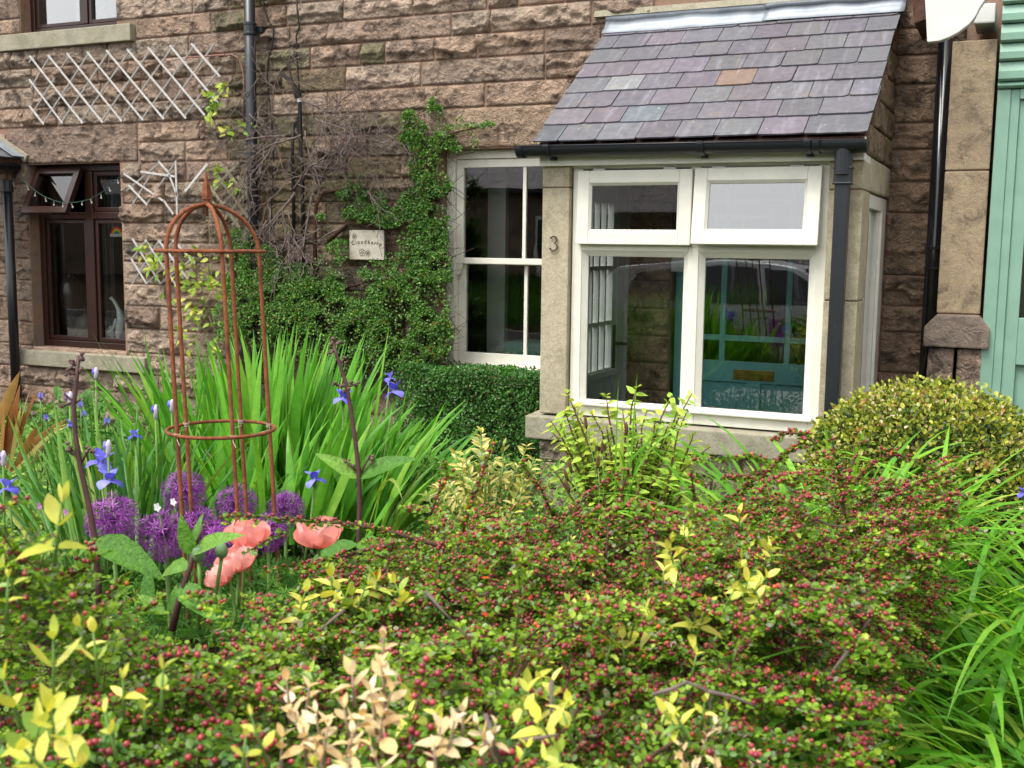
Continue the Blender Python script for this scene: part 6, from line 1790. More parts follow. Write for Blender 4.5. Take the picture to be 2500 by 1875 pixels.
M_LIMEO = m_leaf('mock_orange_leaf', [(0, (.28, .40, .045)), (.5, (.45, .54, .07)), (.85, (.56, .60, .11)), (1, (.20, .34, .04))], .5, .32, .3, (1.15, 1.15, .5), attr=False)
shrub('lime yellow leaved shrub in front of the porch window sill', 'shrub', 3.75, st, LT_POINT, 'lime', M_LIMEO, M_STEMB, (.027, .048), .0, 300, M_LIME, 'mock_orange', .017)
# variegated shrub in front of the hedge
st = []
for i in range(34):
    x, y = random.choice(((1100, 1150), (1130, 1120), (1180, 1100), (1232, 1090), (1270, 1110), (1300, 1130), (1220, 1150), (1290, 1190), (1060, 1190), (1150, 1180), (1260, 1160)));
    x += random.gauss(0, 18); y += random.gauss(0, 18); bx = 1190 + (x - 1190) * .3
    st.append([(bx, 1320), (bx + (x - bx) * .5 + random.uniform(-12, 12), 1320 + (y - 1320) * .55), (x, y)])
M_VARO = m_leaf('variegated_single_leaf', [(0, (.20, .26, .05)), (.4, (.46, .42, .08)), (.8, (.64, .55, .16)), (1, (.72, .62, .25))], .45, .25, .4, (1.1, 1.05, .6), attr=False)
shrub('yellow variegated small shrub in front of the clipped hedge corner', 'shrub', 3.3, st, LT_LANCE, 'var', M_VARO, M_STEM, (.026, .042), .45, 300, M_VARIEG, 'variegated_shrub', .018)
# mint-like herb between hedge and iris
st = [[(1040 + random.gauss(0, 18), 1260), (1040 + random.gauss(0, 28), 1150), (1035 + random.gauss(0, 34), random.uniform(1085, 1150))] for i in range(9)]
shrub('grey green soft herb between the iris leaves and the hedge', 'plant', 3.7, st, LT_SMALL, 'herb', M_FIG, M_STEM, (.03, .045), -.05, 300, None, 'herb', .04)
# plantain seed heads and grass stems before the sill
PLN = [(1432, 1045, 1460, 1260, 'plantain seed head on a long stem nearest the white flower'), (1530, 1060, 1535, 1270, 'brown plantain seed head standing against the stone sill'), (1470, 1105, 1465, 1280, 'dark plantain seed head above the two drooping ones'), (1460, 1140, 1455, 1285, 'dark plantain head just below the tallest dark one'), (1395, 1153, 1420, 1290, 'brown plantain seed head beside the stone base corner'), (1386, 1172, 1425, 1290, 'leaning brown plantain seed head left of the shrub'), (1390, 1200, 1430, 1300, 'lowest brown plantain seed head left of the shrub'), (1553, 1225, 1540, 1300, 'grey plantain seed head low in the grass')]
for (x, y, bx, by, lb) in PLN:
    c, b0 = P(x, y, 3.45), P(bx, by, 3.45); T = empty('plantain', b0, lb, 'plant', 'plantain seed heads'); stem_tube('stem', T, [b0, b0.lerp(c, .5) + Vector((.01, 0, .01)), c], .0018, M_STEM, 4)
    v = (c - b0).normalized(); stem_tube('seed_head', T, [c - v * .004, c + v * .008, c + v * .028, c + v * .038], [.002, .0055, .005, .002], M_SEED, 7)
GR = empty('tall_grass_tuft', P(1540, 1250, 3.5), 'tall arching grass blades rising in front of the porch window', 'grass')
for (x0, y0, x1, y1, w, b_) in ((1500, 1240, 1508, 925, .008, .05), (1535, 1240, 1552, 905, .010, .05), (1520, 1240, 1640, 985, .010, 2.0), (1540, 1200, 1585, 1020, .012, 1.4), (1500, 1200, 1590, 1060, .014, 1.2), (1515, 1230, 1520, 1010, .016, .3), (1530, 1230, 1525, 1090, .016, 1.1), (1850, 1250, 1852, 1080, .006, .1), (1780, 1250, 1830, 1130, .005, .1), (1560, 1250, 1555, 1150, .010, .6)):
    base, tip = P(x0, y0, 3.5), P(x1, y1, 3.45); v = tip - base
    blade_obj(GR, M_DAY, base, v + Vector((0, 0, .08 * b_)), v.length * (1 + .12 * b_), w * .75, b_, n=9, az=random.uniform(-.3, .3), fold=.2)

# ------------------------------------------------------------------ day lilies
DL = empty('daylily_clump', P(2420, 1500, 2.7), 'large clump of arching bright green day lily leaves at lower right', 'plant')
specs = []
def daylily(T, mat, px, py, d, az_img, L, w, lift, bend, mass=False):
    base = P(px, py, d); base.z = min(base.z, .5)
    rgt_ = Vector(RT); fwd = Vector((FW[0], FW[1], 0)).normalized()
    hz = rgt_ * math.cos(az_img) + fwd * math.sin(az_img); dr = Vector((hz.x, hz.y, lift))
    a = (base, dr, L, w, bend); k = dict(n=11, fold=.22, twist=random.uniform(-.25, .25), prof='strap')
    if mass: specs.append((a, k))
    else: blade_obj(T, mat, *a, **k)
for i in range(230):
    u, v = random.random(), random.random()
    px_ = random.uniform(2200, 2720); py_ = random.uniform(1300, 2150); d_ = np.interp(py_, [1380, 2150], [3.15, 2.0]) + random.uniform(-.1, .1)
    az = random.choice((random.gauss(math.pi - .1, .35), random.gauss(math.pi - .2, .3), random.gauss(math.pi + .4, .4), random.gauss(-.1, .5)))
    daylily(DL, M_DAY, px_, py_, d_, az, random.uniform(.65, 1.05), random.uniform(.012, .0195), random.uniform(.7, 2.0), random.uniform(1.3, 2.3))
for i in range(800):
    px_ = random.uniform(2080, 2720); py_ = random.uniform(1380, 2250); d_ = np.interp(py_, [1380, 2150], [3.2, 2.05]) + random.uniform(-.1, .15)
    daylily(DL, None, px_, py_, d_, random.gauss(math.pi, .9), random.uniform(.4, .75), random.uniform(.013, .022), random.uniform(.5, 1.8), random.uniform(1.2, 2.4), True)
blades_stuff(DL, M_DAYV, specs)
DL2 = empty('daylily_clump', P(1980, 1250, 3.4), 'smaller day lily clump between the box ball and the berried bush', 'plant')
for i in range(130):
    px_ = random.gauss(2060, 120); py_ = random.uniform(1260, 1330); lean = (px_ - 1990) / 150
    d_ = 3.35 + random.uniform(-.2, .25)
    daylily(DL2, M_DAY, px_, py_, d_, (0 if lean > 0 else math.pi) + random.gauss(0, .8), random.uniform(.48, .80), random.uniform(.016, .026), random.uniform(1.5, 4.0), random.uniform(.9, 2.0))
for (x0, y0, x1, y1, w, b_) in ((2030, 1290, 2025, 1040, .026, .25), (2070, 1290, 2090, 1045, .024, .5), (2180, 1280, 2240, 1045, .026, 1.2), (2210, 1300, 2330, 1115, .024, 1.4), (2240, 1320, 2410, 1160, .024, 1.5), (2000, 1290, 1905, 1120, .022, 1.6), (1960, 1290, 1840, 1110, .02, 1.7), (2100, 1290, 2160, 1070, .024, 1.0)):
    base, tip = P(x0, y0, 3.25), P(x1, y1, 3.2); v = tip - base
    blade_obj(DL2, M_DAY, base, v + Vector((0, 0, .14 * b_)), v.length * (1 + .14 * b_), w, b_, n=9, fold=.22, prof='strap')
# ================================================================== FOREGROUND COTONEASTER
COT = empty('cotoneaster_bush', P(1300, 1600, 1.9), 'large spreading cotoneaster covered in dark red berries filling the foreground', 'shrub')
TOPZ = 1.07
SIL = [(-420, 1230), (0, 1375), (110, 1415), (230, 1490), (373, 1520), (508, 1510), (640, 1495), (715, 1410), (790, 1375), (850, 1330), (920, 1275), (1010, 1250), (1130, 1245), (1240, 1235), (1350, 1262), (1470, 1285), (1600, 1310), (1700, 1285), (1830, 1225), (1930, 1190), (2050, 1190), (2170, 1175), (2240, 1185), (2280, 1215), (2260, 1290), (2160, 1410), (2095, 1560), (2065, 1720), (2000, 1880), (1940, 2150), (-420, 2150)]
poly = np.array([list(WZ(x, y, TOPZ))[:2] for x, y in SIL])
def inside(p, poly):
    x, y = p[:, 0], p[:, 1]; r = np.zeros(len(p), bool); j = len(poly) - 1
    for i in range(len(poly)):
        xi, yi = poly[i]; xj, yj = poly[j]
        c = ((yi > y) != (yj > y)) & (x < (xj - xi) * (y - yi) / (yj - yi + 1e-12) + xi); r ^= c; j = i
    return r
def edge_dist(p, poly):
    d = np.full(len(p), 9.0)
    for i in range(len(poly)):
        a, b_ = poly[i], poly[(i + 1) % len(poly)]; ab = b_ - a
        t = np.clip(((p - a) @ ab) / (ab @ ab), 0, 1); d = np.minimum(d, np.linalg.norm(p - (a + t[:, None] * ab), axis=1))
    return d
def proj_np(q):
    v = q - CAM; z = v @ FW
    return 1250 + F_PX * (v @ RT) / z, 937.5 - F_PX * (v @ UP) / z, z
lo, hi = poly.min(0), poly.max(0)
area = 0.5 * abs(np.dot(poly[:, 0], np.roll(poly[:, 1], -1)) - np.dot(poly[:, 1], np.roll(poly[:, 0], -1)))
NT_W = int(min(4200, 1000 * area))
cand = RNG.uniform(lo, hi, (NT_W * 4, 2)); cand = cand[inside(cand, poly)][:NT_W]; NT_W = len(cand)
def top_z(p):
    e = edge_dist(p, poly)
    h = (fbm(p[:, 0] * 3.2 + 50, p[:, 1] * 3.2 + 50, 51, 3) - .5) * np.interp(proj_np(np.concatenate([p, np.full((len(p), 1), TOPZ)], 1))[0], [200, 900], [.16, .27]) + (fbm(p[:, 0] * 11 + 9, p[:, 1] * 11 + 50, 52, 2) - .5) * .07
    return TOPZ - .035 + h - .16 * np.clip(1 - e / .14, 0, 1) ** 2
tz = top_z(cand)
p0 = np.stack([cand[:, 0], cand[:, 1], tz - RNG.exponential(.045, NT_W) - .03], 1)
az = RNG.uniform(0, 2 * np.pi, NT_W); flow = fbm(cand[:, 0] * 2 + 7, cand[:, 1] * 2 + 3, 55, 2) * 9
az = np.where(RNG.random(NT_W) < .65, flow + RNG.normal(0, .6, NT_W), az)
upw = RNG.uniform(.0, .8, NT_W)
td = norm(np.stack([np.cos(az), np.sin(az), upw], 1)); tL = RNG.uniform(.06, .15, NT_W)
# gaps, where privet and shade show
hole = fbm(cand[:, 0] * 4.5 + 80, cand[:, 1] * 4.5 + 20, 57, 3)
k = hole > .42; p0, td, tL = p0[k], td[k], tL[k]
# skirt on the far and right edges
ns = 600; bi = RNG.integers(0, len(SIL) - 2, ns); tt = RNG.random(ns)
sk = poly[bi] * (1 - tt)[:, None] + poly[bi + 1] * tt[:, None]; cen = poly.mean(0)
out = norm(sk - cen); zs_ = TOPZ - .1 - RNG.random(ns) * .45
p0 = np.concatenate([p0, np.concatenate([sk - out * RNG.uniform(0, .06, ns)[:, None], zs_[:, None]], 1)])
td = np.concatenate([td, norm(np.concatenate([out + RNG.normal(0, .4, (ns, 2)), RNG.uniform(-.1, .7, (ns, 1))], 1))]); tL = np.concatenate([tL, RNG.uniform(.05, .12, ns)])

# nearer, higher twigs at the left edge
nl = 170; lx = RNG.uniform(-120, 270, nl); ly = np.interp(lx, [-120, 30, 120, 270], [1340, 1365, 1430, 1510]) + RNG.exponential(90, nl); ld_ = RNG.uniform(1.36, 1.62, nl)
lq = CAM + (FW[None] + RT[None] * ((lx - 1250) / F_PX)[:, None] - UP[None] * ((ly - 937.5) / F_PX)[:, None]) * ld_[:, None]
p0 = np.concatenate([p0, lq]); td = np.concatenate([td, norm(np.stack([RNG.normal(.3, .6, nl), RNG.normal(0, .6, nl), RNG.uniform(-.1, .8, nl)], 1))]); tL = np.concatenate([tL, RNG.uniform(.05, .10, nl)])
LV, BV, SV = [], [], []
def sprays(p0, td, tL, node=.0078, berry=None, leafs=(.0095, .0150), young=0.0, K=None, up=np.array([0, 0, 1.0])):
    """leaves and berries along straight-ish twigs, all at once"""
    N = len(p0); K = K or int(np.max(tL) / node); t = (np.arange(K) + .5) / K
    pos = p0[:, None] + td[:, None] * (tL[:, None] * t)[..., None]; pos[..., 2] -= .18 * tL[:, None] * t ** 2
    side = norm(np.cross(td, up) + RNG.normal(0, .25, (N, 3)))
    tw_t = RNG.normal(0, .13, N)
    for s in (-1, 1):
        use = RNG.random((N, K)) < .86
        ld = norm(side[:, None] * s * .85 + td[:, None] * .55 + RNG.normal(0, .35, (N, K, 3)) + np.array([0, 0, .12]))
        ln = norm(np.array([0, 0, 1.0]) + RNG.normal(0, .42, (N, K, 3)))
        sc = RNG.uniform(*leafs, (N, K)) * (1 - .35 * t[None])
        ti = np.clip(.38 + .55 * (fbm(p0[:, 0] * 7 + 70, p0[:, 1] * 7 + 70, 91, 2) - .5)[:, None] + tw_t[:, None] + RNG.normal(0, .17, (N, K)) + .28 * (t[None] > .82) + young, 0, .955)
        ti = np.where(RNG.random((N, K)) < .006, 1.0, ti); ti = np.where(RNG.random((N, K)) < .05, .975, ti)
        q = pos + side[:, None] * s * .001
        LV.append((q[use], ld[use], ln[use], sc[use], ti[use]))
    if berry is not None:
        nb = RNG.random((N, K)) < berry[:, None] * (1.35 - t[None])
        off = norm(RNG.normal(0, 1, (N, K, 3)) + np.array([0, 0, .9])) * .0068
        q = pos + off; BV.append((q[nb], RNG.uniform(.0030, .0045, (N, K))[nb], np.clip(RNG.normal(.5, .22, (N, K)), 0, 1)[nb]))
    SV.append((p0, td, tL))
X_, Y_, Zd = proj_np(p0)
bd = np.interp(X_, [0, 500, 900, 1400, 2300], [.16, .18, .26, .32, .42]) * np.interp(Y_, [1150, 1500, 1900], [1.25, 1.0, .7])
patch = np.clip((fbm(p0[:, 0] * 3 + 33, p0[:, 1] * 3 + 44, 61, 2) - .5) * 2.2 + 1, .45, 1.6)
short = tL < .095
sprays(p0[short], td[short], tL[short], berry=(bd * patch)[short], K=9)
sprays(p0[~short], td[~short], tL[~short], berry=(bd * patch)[~short], K=14)

# arching branches with herringbone side twigs
def branch_field(nb):
    c_ = RNG.uniform(lo, hi, (nb * 8, 2)); c_ = c_[inside(c_, poly)]
    px_, py_, _ = proj_np(np.concatenate([c_, np.full((len(c_), 1), TOPZ)], 1))
    wgt = np.where((px_ > -150) & (px_ < 2450) & (py_ < 2050), 1.0, .15); c_ = c_[RNG.random(len(c_)) < wgt][:nb]
    rgt2, fwd2 = RT[:2] / np.linalg.norm(RT[:2]), FW[:2] / np.linalg.norm(FW[:2])
    for (x, y) in c_:
        X0, Y0, _ = proj_np(np.array([[x, y, TOPZ]])); X0 = X0[0]; Y0 = Y0[0]
        a0 = np.interp(X0, [0, 700, 1200, 2300], [2.2, 2.0, .9, .55]) + random.gauss(0, .65)
        if random.random() < .16: a0 += random.choice((-1.6, 1.6, 3.1))
        L = random.uniform(.20, .46); n = int(L / .017); a = a0; q = []; cx_, cy_ = x, y; kap = random.gauss(0, .045)
        lead = random.random() < (.20 if X0 > 1000 else .0) and (Y0 > 1420 or X0 > 1750)
        if lead: L *= 1.35; n = int(L / .017)
        rise = random.uniform(.10, .19) if lead else random.uniform(.02, .09) * (1.5 if X0 > 1700 and Y0 < 1450 else (1.0 if X0 > 900 else .62)); z0 = float(top_z(np.array([[x, y]]))[0])
        for i in range(n):
            t = i / (n - 1); hz = rgt2 * math.cos(a) + fwd2 * math.sin(a)
            cx_ += hz[0] * .017; cy_ += hz[1] * .017; a += kap + random.gauss(0, .05)
            q.append((cx_, cy_, z0 - .085 + (.085 + rise) * math.sin(min(1, t * 1.25) * 1.57) - .09 * max(0, t - .6) ** 1.3 + random.gauss(0, .0015)))
        if fbm(np.array([x * 4.5 + 80]), np.array([y * 4.5 + 20]), 57, 3)[0] < .40 and random.random() < .8: continue
        q = np.array(q); ok = inside(q[:, :2], poly); e = edge_dist(q[:, :2], poly); ok |= e < .05
        if not ok.all():
            k_ = int(np.argmax(~ok)); q = q[:k_]
        if len(q) < 7: continue
        yield q, X0, Y0
nbr = 0
for q, X0, Y0 in branch_field(660):
    n = len(q); d_ = norm(np.gradient(q, axis=0)); sdv = norm(np.cross(d_, [0, 0, 1.0])); t = np.arange(n) / (n - 1)
    bmul = float(np.interp(X0, [0, 500, 900, 1400, 2300], [.36, .38, .54, .68, .78]) * np.interp(Y0, [1150, 1500, 1900], [1.2, 1.0, .72]) * random.uniform(.45, 1.25))
    if nbr < 240: stem_tube('branch', COT, [Vector(v) for v in q[::2]], list(np.linspace(random.uniform(.0026, .005), .0011, len(q[::2]))), M_BARK, 5); nbr += 1
    sprays(q[:-1], d_[:-1], np.full(n - 1, .020), berry=np.full(n - 1, min(.95, bmul)), K=2)
    for s in (-1, 1):
        k_ = np.arange(3, n); k_ = k_[RNG.random(len(k_)) < .8]; m_ = len(k_)
        if m_ == 0: continue
        dd = norm(sdv[k_] * s * .8 + d_[k_] * .65 + np.array([0, 0, .12]) + RNG.normal(0, .16, (m_, 3)))
        sprays(q[k_], dd, (.028 + .045 * RNG.random(m_)) * (1.05 - .6 * t[k_]), berry=np.full(m_, bmul * .75), K=5)

# individual arching sprays that stand out of the mass
ARCS = [([(1085, 1335), (960, 1300), (850, 1278), (740, 1272), (640, 1262), (545, 1258)], 2.15, .0055, .45), ([(960, 1330), (880, 1345), (780, 1372), (690, 1385), (640, 1400)], 2.05, .004, .5),
        ([(690, 1300), (640, 1325), (600, 1350)], 2.0, .0022, .3), ([(900, 1440), (820, 1400), (740, 1400)], 2.0, .003, .5), ([(860, 1400), (760, 1440), (690, 1480)], 1.95, .003, .5),
        ([(1130, 1300), (1155, 1210), (1180, 1150), (1198, 1100), (1205, 1078)], 2.1, .003, .5), ([(1050, 1260), (1075, 1190), (1095, 1160), (1085, 1130)], 2.15, .003, .4), ([(1350, 1260), (1320, 1190), (1290, 1150), (1270, 1132)], 2.2, .003, .5),
        ([(1380, 1260), (1440, 1205), (1490, 1168), (1535, 1142)], 2.25, .003, .55), ([(1480, 1310), (1505, 1245), (1525, 1180), (1535, 1148)], 2.25, .0035, .6), ([(1640, 1290), (1560, 1260), (1500, 1300)], 2.2, .004, .5),
        ([(1700, 1260), (1800, 1205), (1870, 1150), (1926, 1106), (1962, 1072), (1975, 1062)], 2.35, .0045, .75), ([(1830, 1190), (1900, 1120), (1960, 1080), (1985, 1066), (1950, 1056), (1905, 1062), (1885, 1078)], 2.35, .003, .7),
        ([(1700, 1235), (1690, 1180), (1688, 1150)], 2.3, .003, .7), ([(1760, 1170), (1860, 1160), (1960, 1175), (1990, 1178)], 2.3, .003, .6),
        ([(2060, 1270), (2058, 1190), (2040, 1120), (2030, 1068)], 2.35, .004, .8), ([(2060, 1230), (2075, 1150), (2100, 1088), (2112, 1072)], 2.35, .0035, .75), ([(2030, 1130), (2000, 1090), (1980, 1075)], 2.35, .003, .8), ([(2080, 1180), (2140, 1125), (2190, 1108), (2240, 1128), (2290, 1150)], 2.4, .0035, .7), ([(2140, 1110), (2160, 1085), (2180, 1100)], 2.4, .002, .6),
        ([(2120, 1260), (2220, 1190), (2290, 1165), (2325, 1148)], 2.4, .0035, .75), ([(2150, 1290), (2260, 1230), (2330, 1205), (2378, 1215)], 2.35, .0035, .75), ([(2200, 1340), (2300, 1310), (2360, 1300), (2390, 1292)], 2.3, .003, .7), ([(2160, 1330), (2260, 1340), (2340, 1360), (2370, 1372)], 2.25, .003, .7),
        ([(2100, 1480), (2220, 1520), (2260, 1560), (2295, 1600)], 2.1, .0045, .6), ([(2090, 1530), (2180, 1560), (2240, 1600), (2285, 1635)], 2.05, .004, .6), ([(2100, 1680), (2180, 1690), (2230, 1690)], 1.9, .003, .6), ([(2050, 1750), (2130, 1760), (2195, 1805)], 1.75, .003, .6), ([(2250, 1420), (2290, 1450), (2320, 1490)], 2.15, .003, .7),
        ([(-60, 1330), (0, 1250), (40, 1215), (62, 1222)], 1.45, .003, .6), ([(20, 1420), (60, 1360), (90, 1330), (110, 1325)], 1.45, .003, .5), ([(120, 1440), (180, 1400), (230, 1370), (215, 1330)], 1.5, .003, .45), ([(-40, 1480), (40, 1420), (70, 1400)], 1.4, .003, .5), ([(260, 1480), (280, 1440), (300, 1415)], 1.6, .003, .6), ([(340, 1500), (390, 1460), (405, 1440)], 1.65, .003, .5),
        ([(1240, 1660), (1262, 1540), (1272, 1440), (1262, 1380), (1254, 1345)], 1.5, .003, .12), ([(1160, 1620), (1150, 1560), (1100, 1520)], 1.55, .003, .25), ([(330, 1640), (420, 1600), (500, 1590)], 1.35, .003, .5), ([(700, 1720), (640, 1690), (560, 1640), (490, 1610)], 1.3, .003, .2), ([(1600, 1560), (1680, 1500), (1650, 1470)], 1.85, .003, .6)]
def interp_path(pts, step):
    pts = np.array(pts); L = np.concatenate([[0], np.cumsum(np.linalg.norm(np.diff(pts, axis=0), axis=1))]); n = max(2, int(L[-1] / step))
    s = np.linspace(0, L[-1], n); return np.stack([np.interp(s, L, pts[:, i]) for i in range(3)], 1)
for path, d_, r_, bden in ARCS:
    pts = [list(P(x, y, d_ + random.uniform(-.02, .02))) for x, y in path]
    q = interp_path(pts, .012); q[1:-1] = (q[:-2] + q[1:-1] + q[2:]) / 3
    stem_tube('branch', COT, [Vector(v) for v in q], list(np.linspace(r_, .0011, len(q))), M_BARK, 6)
    a, c = q[:-1], q[1:]; dd = norm(c - a); L = np.linalg.norm(c - a, axis=1); N = len(a)
    sprays(a, dd, L * 1.3, berry=np.full(N, min(.95, bden * 1.1)), K=2, young=.12 if bden < .2 else 0)
    # short spurs left and right along the arc
    m = RNG.random(N) < .8; sd_ = norm(np.cross(dd, [0, 0, 1.0]) * RNG.choice([-1, 1], N)[:, None] + dd * .6 + RNG.normal(0, .25, (N, 3)))
    sprays(a[m], sd_[m], RNG.uniform(.012, .035, m.sum()), berry=np.full(m.sum(), bden * .8), K=4, young=.1 if bden < .2 else 0)

# bare grey twigs lying over the leaves
for path, d_ in (([(1590, 1700), (1680, 1665), (1730, 1680), (1738, 1720), (1722, 1770)], 1.36), ([(1730, 1690), (1800, 1705), (1850, 1730)], 1.36), ([(2135, 1495), (2105, 1535), (2085, 1565)], 1.82), ([(2065, 1590), (2030, 1640), (2010, 1685)], 1.62), ([(1270, 1810), (1330, 1785), (1360, 1800)], 1.2), ([(1345, 1660), (1343, 1740), (1346, 1770)], 1.3), ([(1190, 1740), (1215, 1800), (1225, 1870)], 1.2), ([(30, 1425), (75, 1455)], 1.42), ([(840, 1490), (800, 1520), (770, 1545)], 1.72), ([(1620, 1420), (1680, 1445), (1720, 1440)], 1.9), ([(1040, 1440), (1085, 1490), (1120, 1530)], 1.72), ([(1960, 1260), (2060, 1290), (2090, 1300)], 2.2)):
    q = interp_path([list(P(x, y, d_ * .985)) for x, y in path], .02)
    stem_tube('branch', COT, [Vector(v) + Vector((random.gauss(0, .0015), 0, random.gauss(0, .0015))) for v in q], list(np.linspace(.003, .0014, len(q))), M_TWIG, 6)
# woody framework under the leaves
for i in range(16):
    x, y = cand[RNG.integers(len(cand))]; zc = float(top_z(np.array([[x, y]]))[0]) - .035
    a_ = random.uniform(0, 6.28); L = random.uniform(.2, .5); pts = []
    for k_ in range(7):
        t = k_ / 6 - .5; xx, yy = x + math.cos(a_ + t * .6) * L * t, y + math.sin(a_ + t * .6) * L * t
        pts.append(Vector((xx, yy, zc - .13 + .13 * (1 - (2 * t - .2) ** 2) + random.gauss(0, .006))))
    stem_tube('branch', COT, pts, list(np.linspace(random.uniform(.003, .0055), .0015, 7)), random.choice((M_BARK, M_BARK, M_TWIG)), 6)
for i in range(14):
    x, y = poly.mean(0) + np.array([random.uniform(-.4, .4), random.uniform(-.25, .25)])
    stem_tube('stem', COT, [Vector((x, y, .15)), Vector((x + random.uniform(-.1, .1), y + random.uniform(-.1, .1), .55)), Vector((x + random.uniform(-.2, .2), y + random.uniform(-.2, .2), .92))], [.02, .015, .007], M_BARK, 7)
# dark low growth inside
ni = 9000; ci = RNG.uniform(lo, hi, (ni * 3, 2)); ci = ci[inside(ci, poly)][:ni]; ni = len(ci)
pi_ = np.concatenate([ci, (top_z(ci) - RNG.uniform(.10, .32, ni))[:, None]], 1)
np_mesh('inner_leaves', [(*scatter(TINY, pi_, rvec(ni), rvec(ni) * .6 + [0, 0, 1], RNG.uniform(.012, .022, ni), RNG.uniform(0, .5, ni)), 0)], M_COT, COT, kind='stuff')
tw3 = (np.array([(-.009, 0, -.005), (.009, 0, -.005), (0, 0, .009), (-.005, 1, -.003), (.005, 1, -.003), (0, 1, .006)], float), np.array([(0, 1, 4, 3), (1, 2, 5, 4), (2, 0, 3, 5)]))
sp, sd2, sl2 = (np.concatenate([s[i] for s in SV]) for i in range(3))
np_mesh('twigs', [(*scatter(tw3, sp, sd2, rvec(len(sp)), sl2, RNG.random(len(sp))), 0)], M_BARK, COT, kind='stuff')

lp_, ldr, lnr, lsc, lti = (np.concatenate([a[i] for a in LV]) for i in range(5))
bp, br, bt = (np.concatenate([a[i] for a in BV]) for i in range(3))
def nearest(q, n):
    x, y, z = proj_np(q); vis = (x > 10) & (x < 2490) & (y > 1150) & (y < 1865)
    surf = q[:, 2] > top_z(q[:, :2]) - .03
    idx = np.where(vis & surf)[0]; return idx[np.argsort(z[idx])[:n]]
kl, kb = nearest(lp_, 300), nearest(bp, 300)
ml = np.ones(len(lp_), bool); ml[kl] = False; mb = np.ones(len(bp), bool); mb[kb] = False
np_mesh('leaves', [(*scatter(TINY, lp_[ml], ldr[ml], lnr[ml], lsc[ml], lti[ml]), 0)], M_COT, COT, kind='stuff')
np_mesh('berries', [(*scatter(ICO0, bp[mb], rvec(mb.sum()), rvec(mb.sum()), br[mb], bt[mb]), 0)], M_BERRY, COT, smooth=True, kind='stuff')
M_COTO = m_leaf('cotoneaster_single_leaf', [(0, (.03, .10, .015)), (.5, (.07, .19, .026)), (1, (.15, .28, .05))], attr=False)
M_BERO = m_leaf('single_berry', [(0, (.16, .012, .022)), (.5, (.27, .022, .038)), (1, (.38, .05, .05))], .3, 0, .5, attr=False)
OV = leaf_t(.68, .12, .1, ((.2, .75), (.5, 1.0), (.8, .8)))
for i in kl: put_leaf(COT, 'cotleaf', OV, M_COTO, Vector(lp_[i]), Vector(ldr[i]), Vector(lnr[i]), float(lsc[i]) * 1.05)
bme = None
for i in kb:
    if bme is None:
        bme = bpy.data.meshes.new('berry'); bme.from_pydata([tuple(v) for v in ICO1[0]], [], [tuple(f) for f in ICO1[1]]); bme.polygons.foreach_set('use_smooth', [True] * len(bme.polygons)); bme.materials.append(M_BERO)
    put('berry', bme, COT, Matrix.Translation(Vector(bp[i])) @ Matrix.Scale(float(br[i]) * 1.05, 4))

# ------------------------------------------------------------------ golden privet growing up through it, and its dried shoots
def sprig(T, px, py, d, pairs, ls, mat, tilt=(0, 0), spacing=.016, key='priv', tm=None, stem=M_STEM, droop=.15, topr=.9):
    top_ = P(px, py, d); dr = Vector((tilt[0], tilt[1], 1)).normalized()
    base = top_ - dr * (spacing * (pairs - 1) + .022); ls = ls * random.uniform(.85, 1.2)
    stem_tube('shoot', T, [base, top_], [.0024, .0012], stem, 5)
    th = random.uniform(0, 3.14)
    for i in range(pairs):
        p = top_ - dr * spacing * i; th += 1.57 + random.gauss(0, .15)
        for s in (0, math.pi):
            sd_ = Matrix.Rotation(th + s, 3, dr) @ dr.orthogonal().normalized()
            opn = .35 + .32 * i
            v = sd_ * min(1.0, opn) + dr * max(.12, topr - .3 * i) + Vector((0, 0, -droop * i * .3)); l = ls * random.uniform(.85, 1.15) * (.62 + .2 * min(i, 2))
            vi = random.randrange(4)
            put_leaf(T, key + str(vi), tm or PRIV[vi], mat, p, v, dr * 1.0 + sd_ * -.5 + Vector((0, -.3, .3)) + Vector((random.gauss(0, .2), random.gauss(0, .2), 0)), l)
PRIV = [leaf_t(.50, .16, .10, ((.18, .62), (.45, 1.0), (.75, .78))), leaf_t(.46, .30, .42, ((.15, .6), (.4, 1.0), (.72, .72))), leaf_t(.56, .10, -.18, ((.2, .66), (.5, 1.0), (.8, .66))), leaf_t(.40, .38, .65, ((.2, .75), (.5, 1.0), (.78, .6)))]
def privet(label, items, mat=M_GOLD, name='golden_privet', cat='shrub', **k):
    items = [(i_[0], i_[1], i_[2] * (.89 if mat is M_GOLD else .965), *i_[3:]) for i_ in items]; x, y, d = items[0][:3]; T = empty(name, P(x, y + 120, d), label, cat)
    for it in items: sprig(T, *it[:5], mat, tilt=it[5] if len(it) > 5 else (random.gauss(0, .25), random.gauss(-.1, .25)), **k)
    return T
privet('bright yellow privet shoot rising at left beside the tall figwort', [(150, 1228, 1.42, 3, .042, (.2, 0)), (108, 1345, 1.45, 1, .03), (8, 1385, 1.4, 2, .026), (20, 1410, 1.38, 2, .024)], spacing=.028)
privet('yellow privet with long narrow leaves low at the left edge', [(130, 1562, 1.28, 3, .042, (.05, 0)), (10, 1660, 1.22, 2, .034), (228, 1545, 1.33, 2, .030), (192, 1530, 1.38, 2, .026)], spacing=.030)
privet('yellow green privet leaves in the lower left corner of the bush', [(125, 1735, 1.18, 3, .038), (170, 1820, 1.14, 3, .036), (95, 1775, 1.2, 3, .034), (255, 1740, 1.2, 2, .030), (60, 1830, 1.15, 2, .03), (200, 1870, 1.12, 2, .032)], spacing=.022)
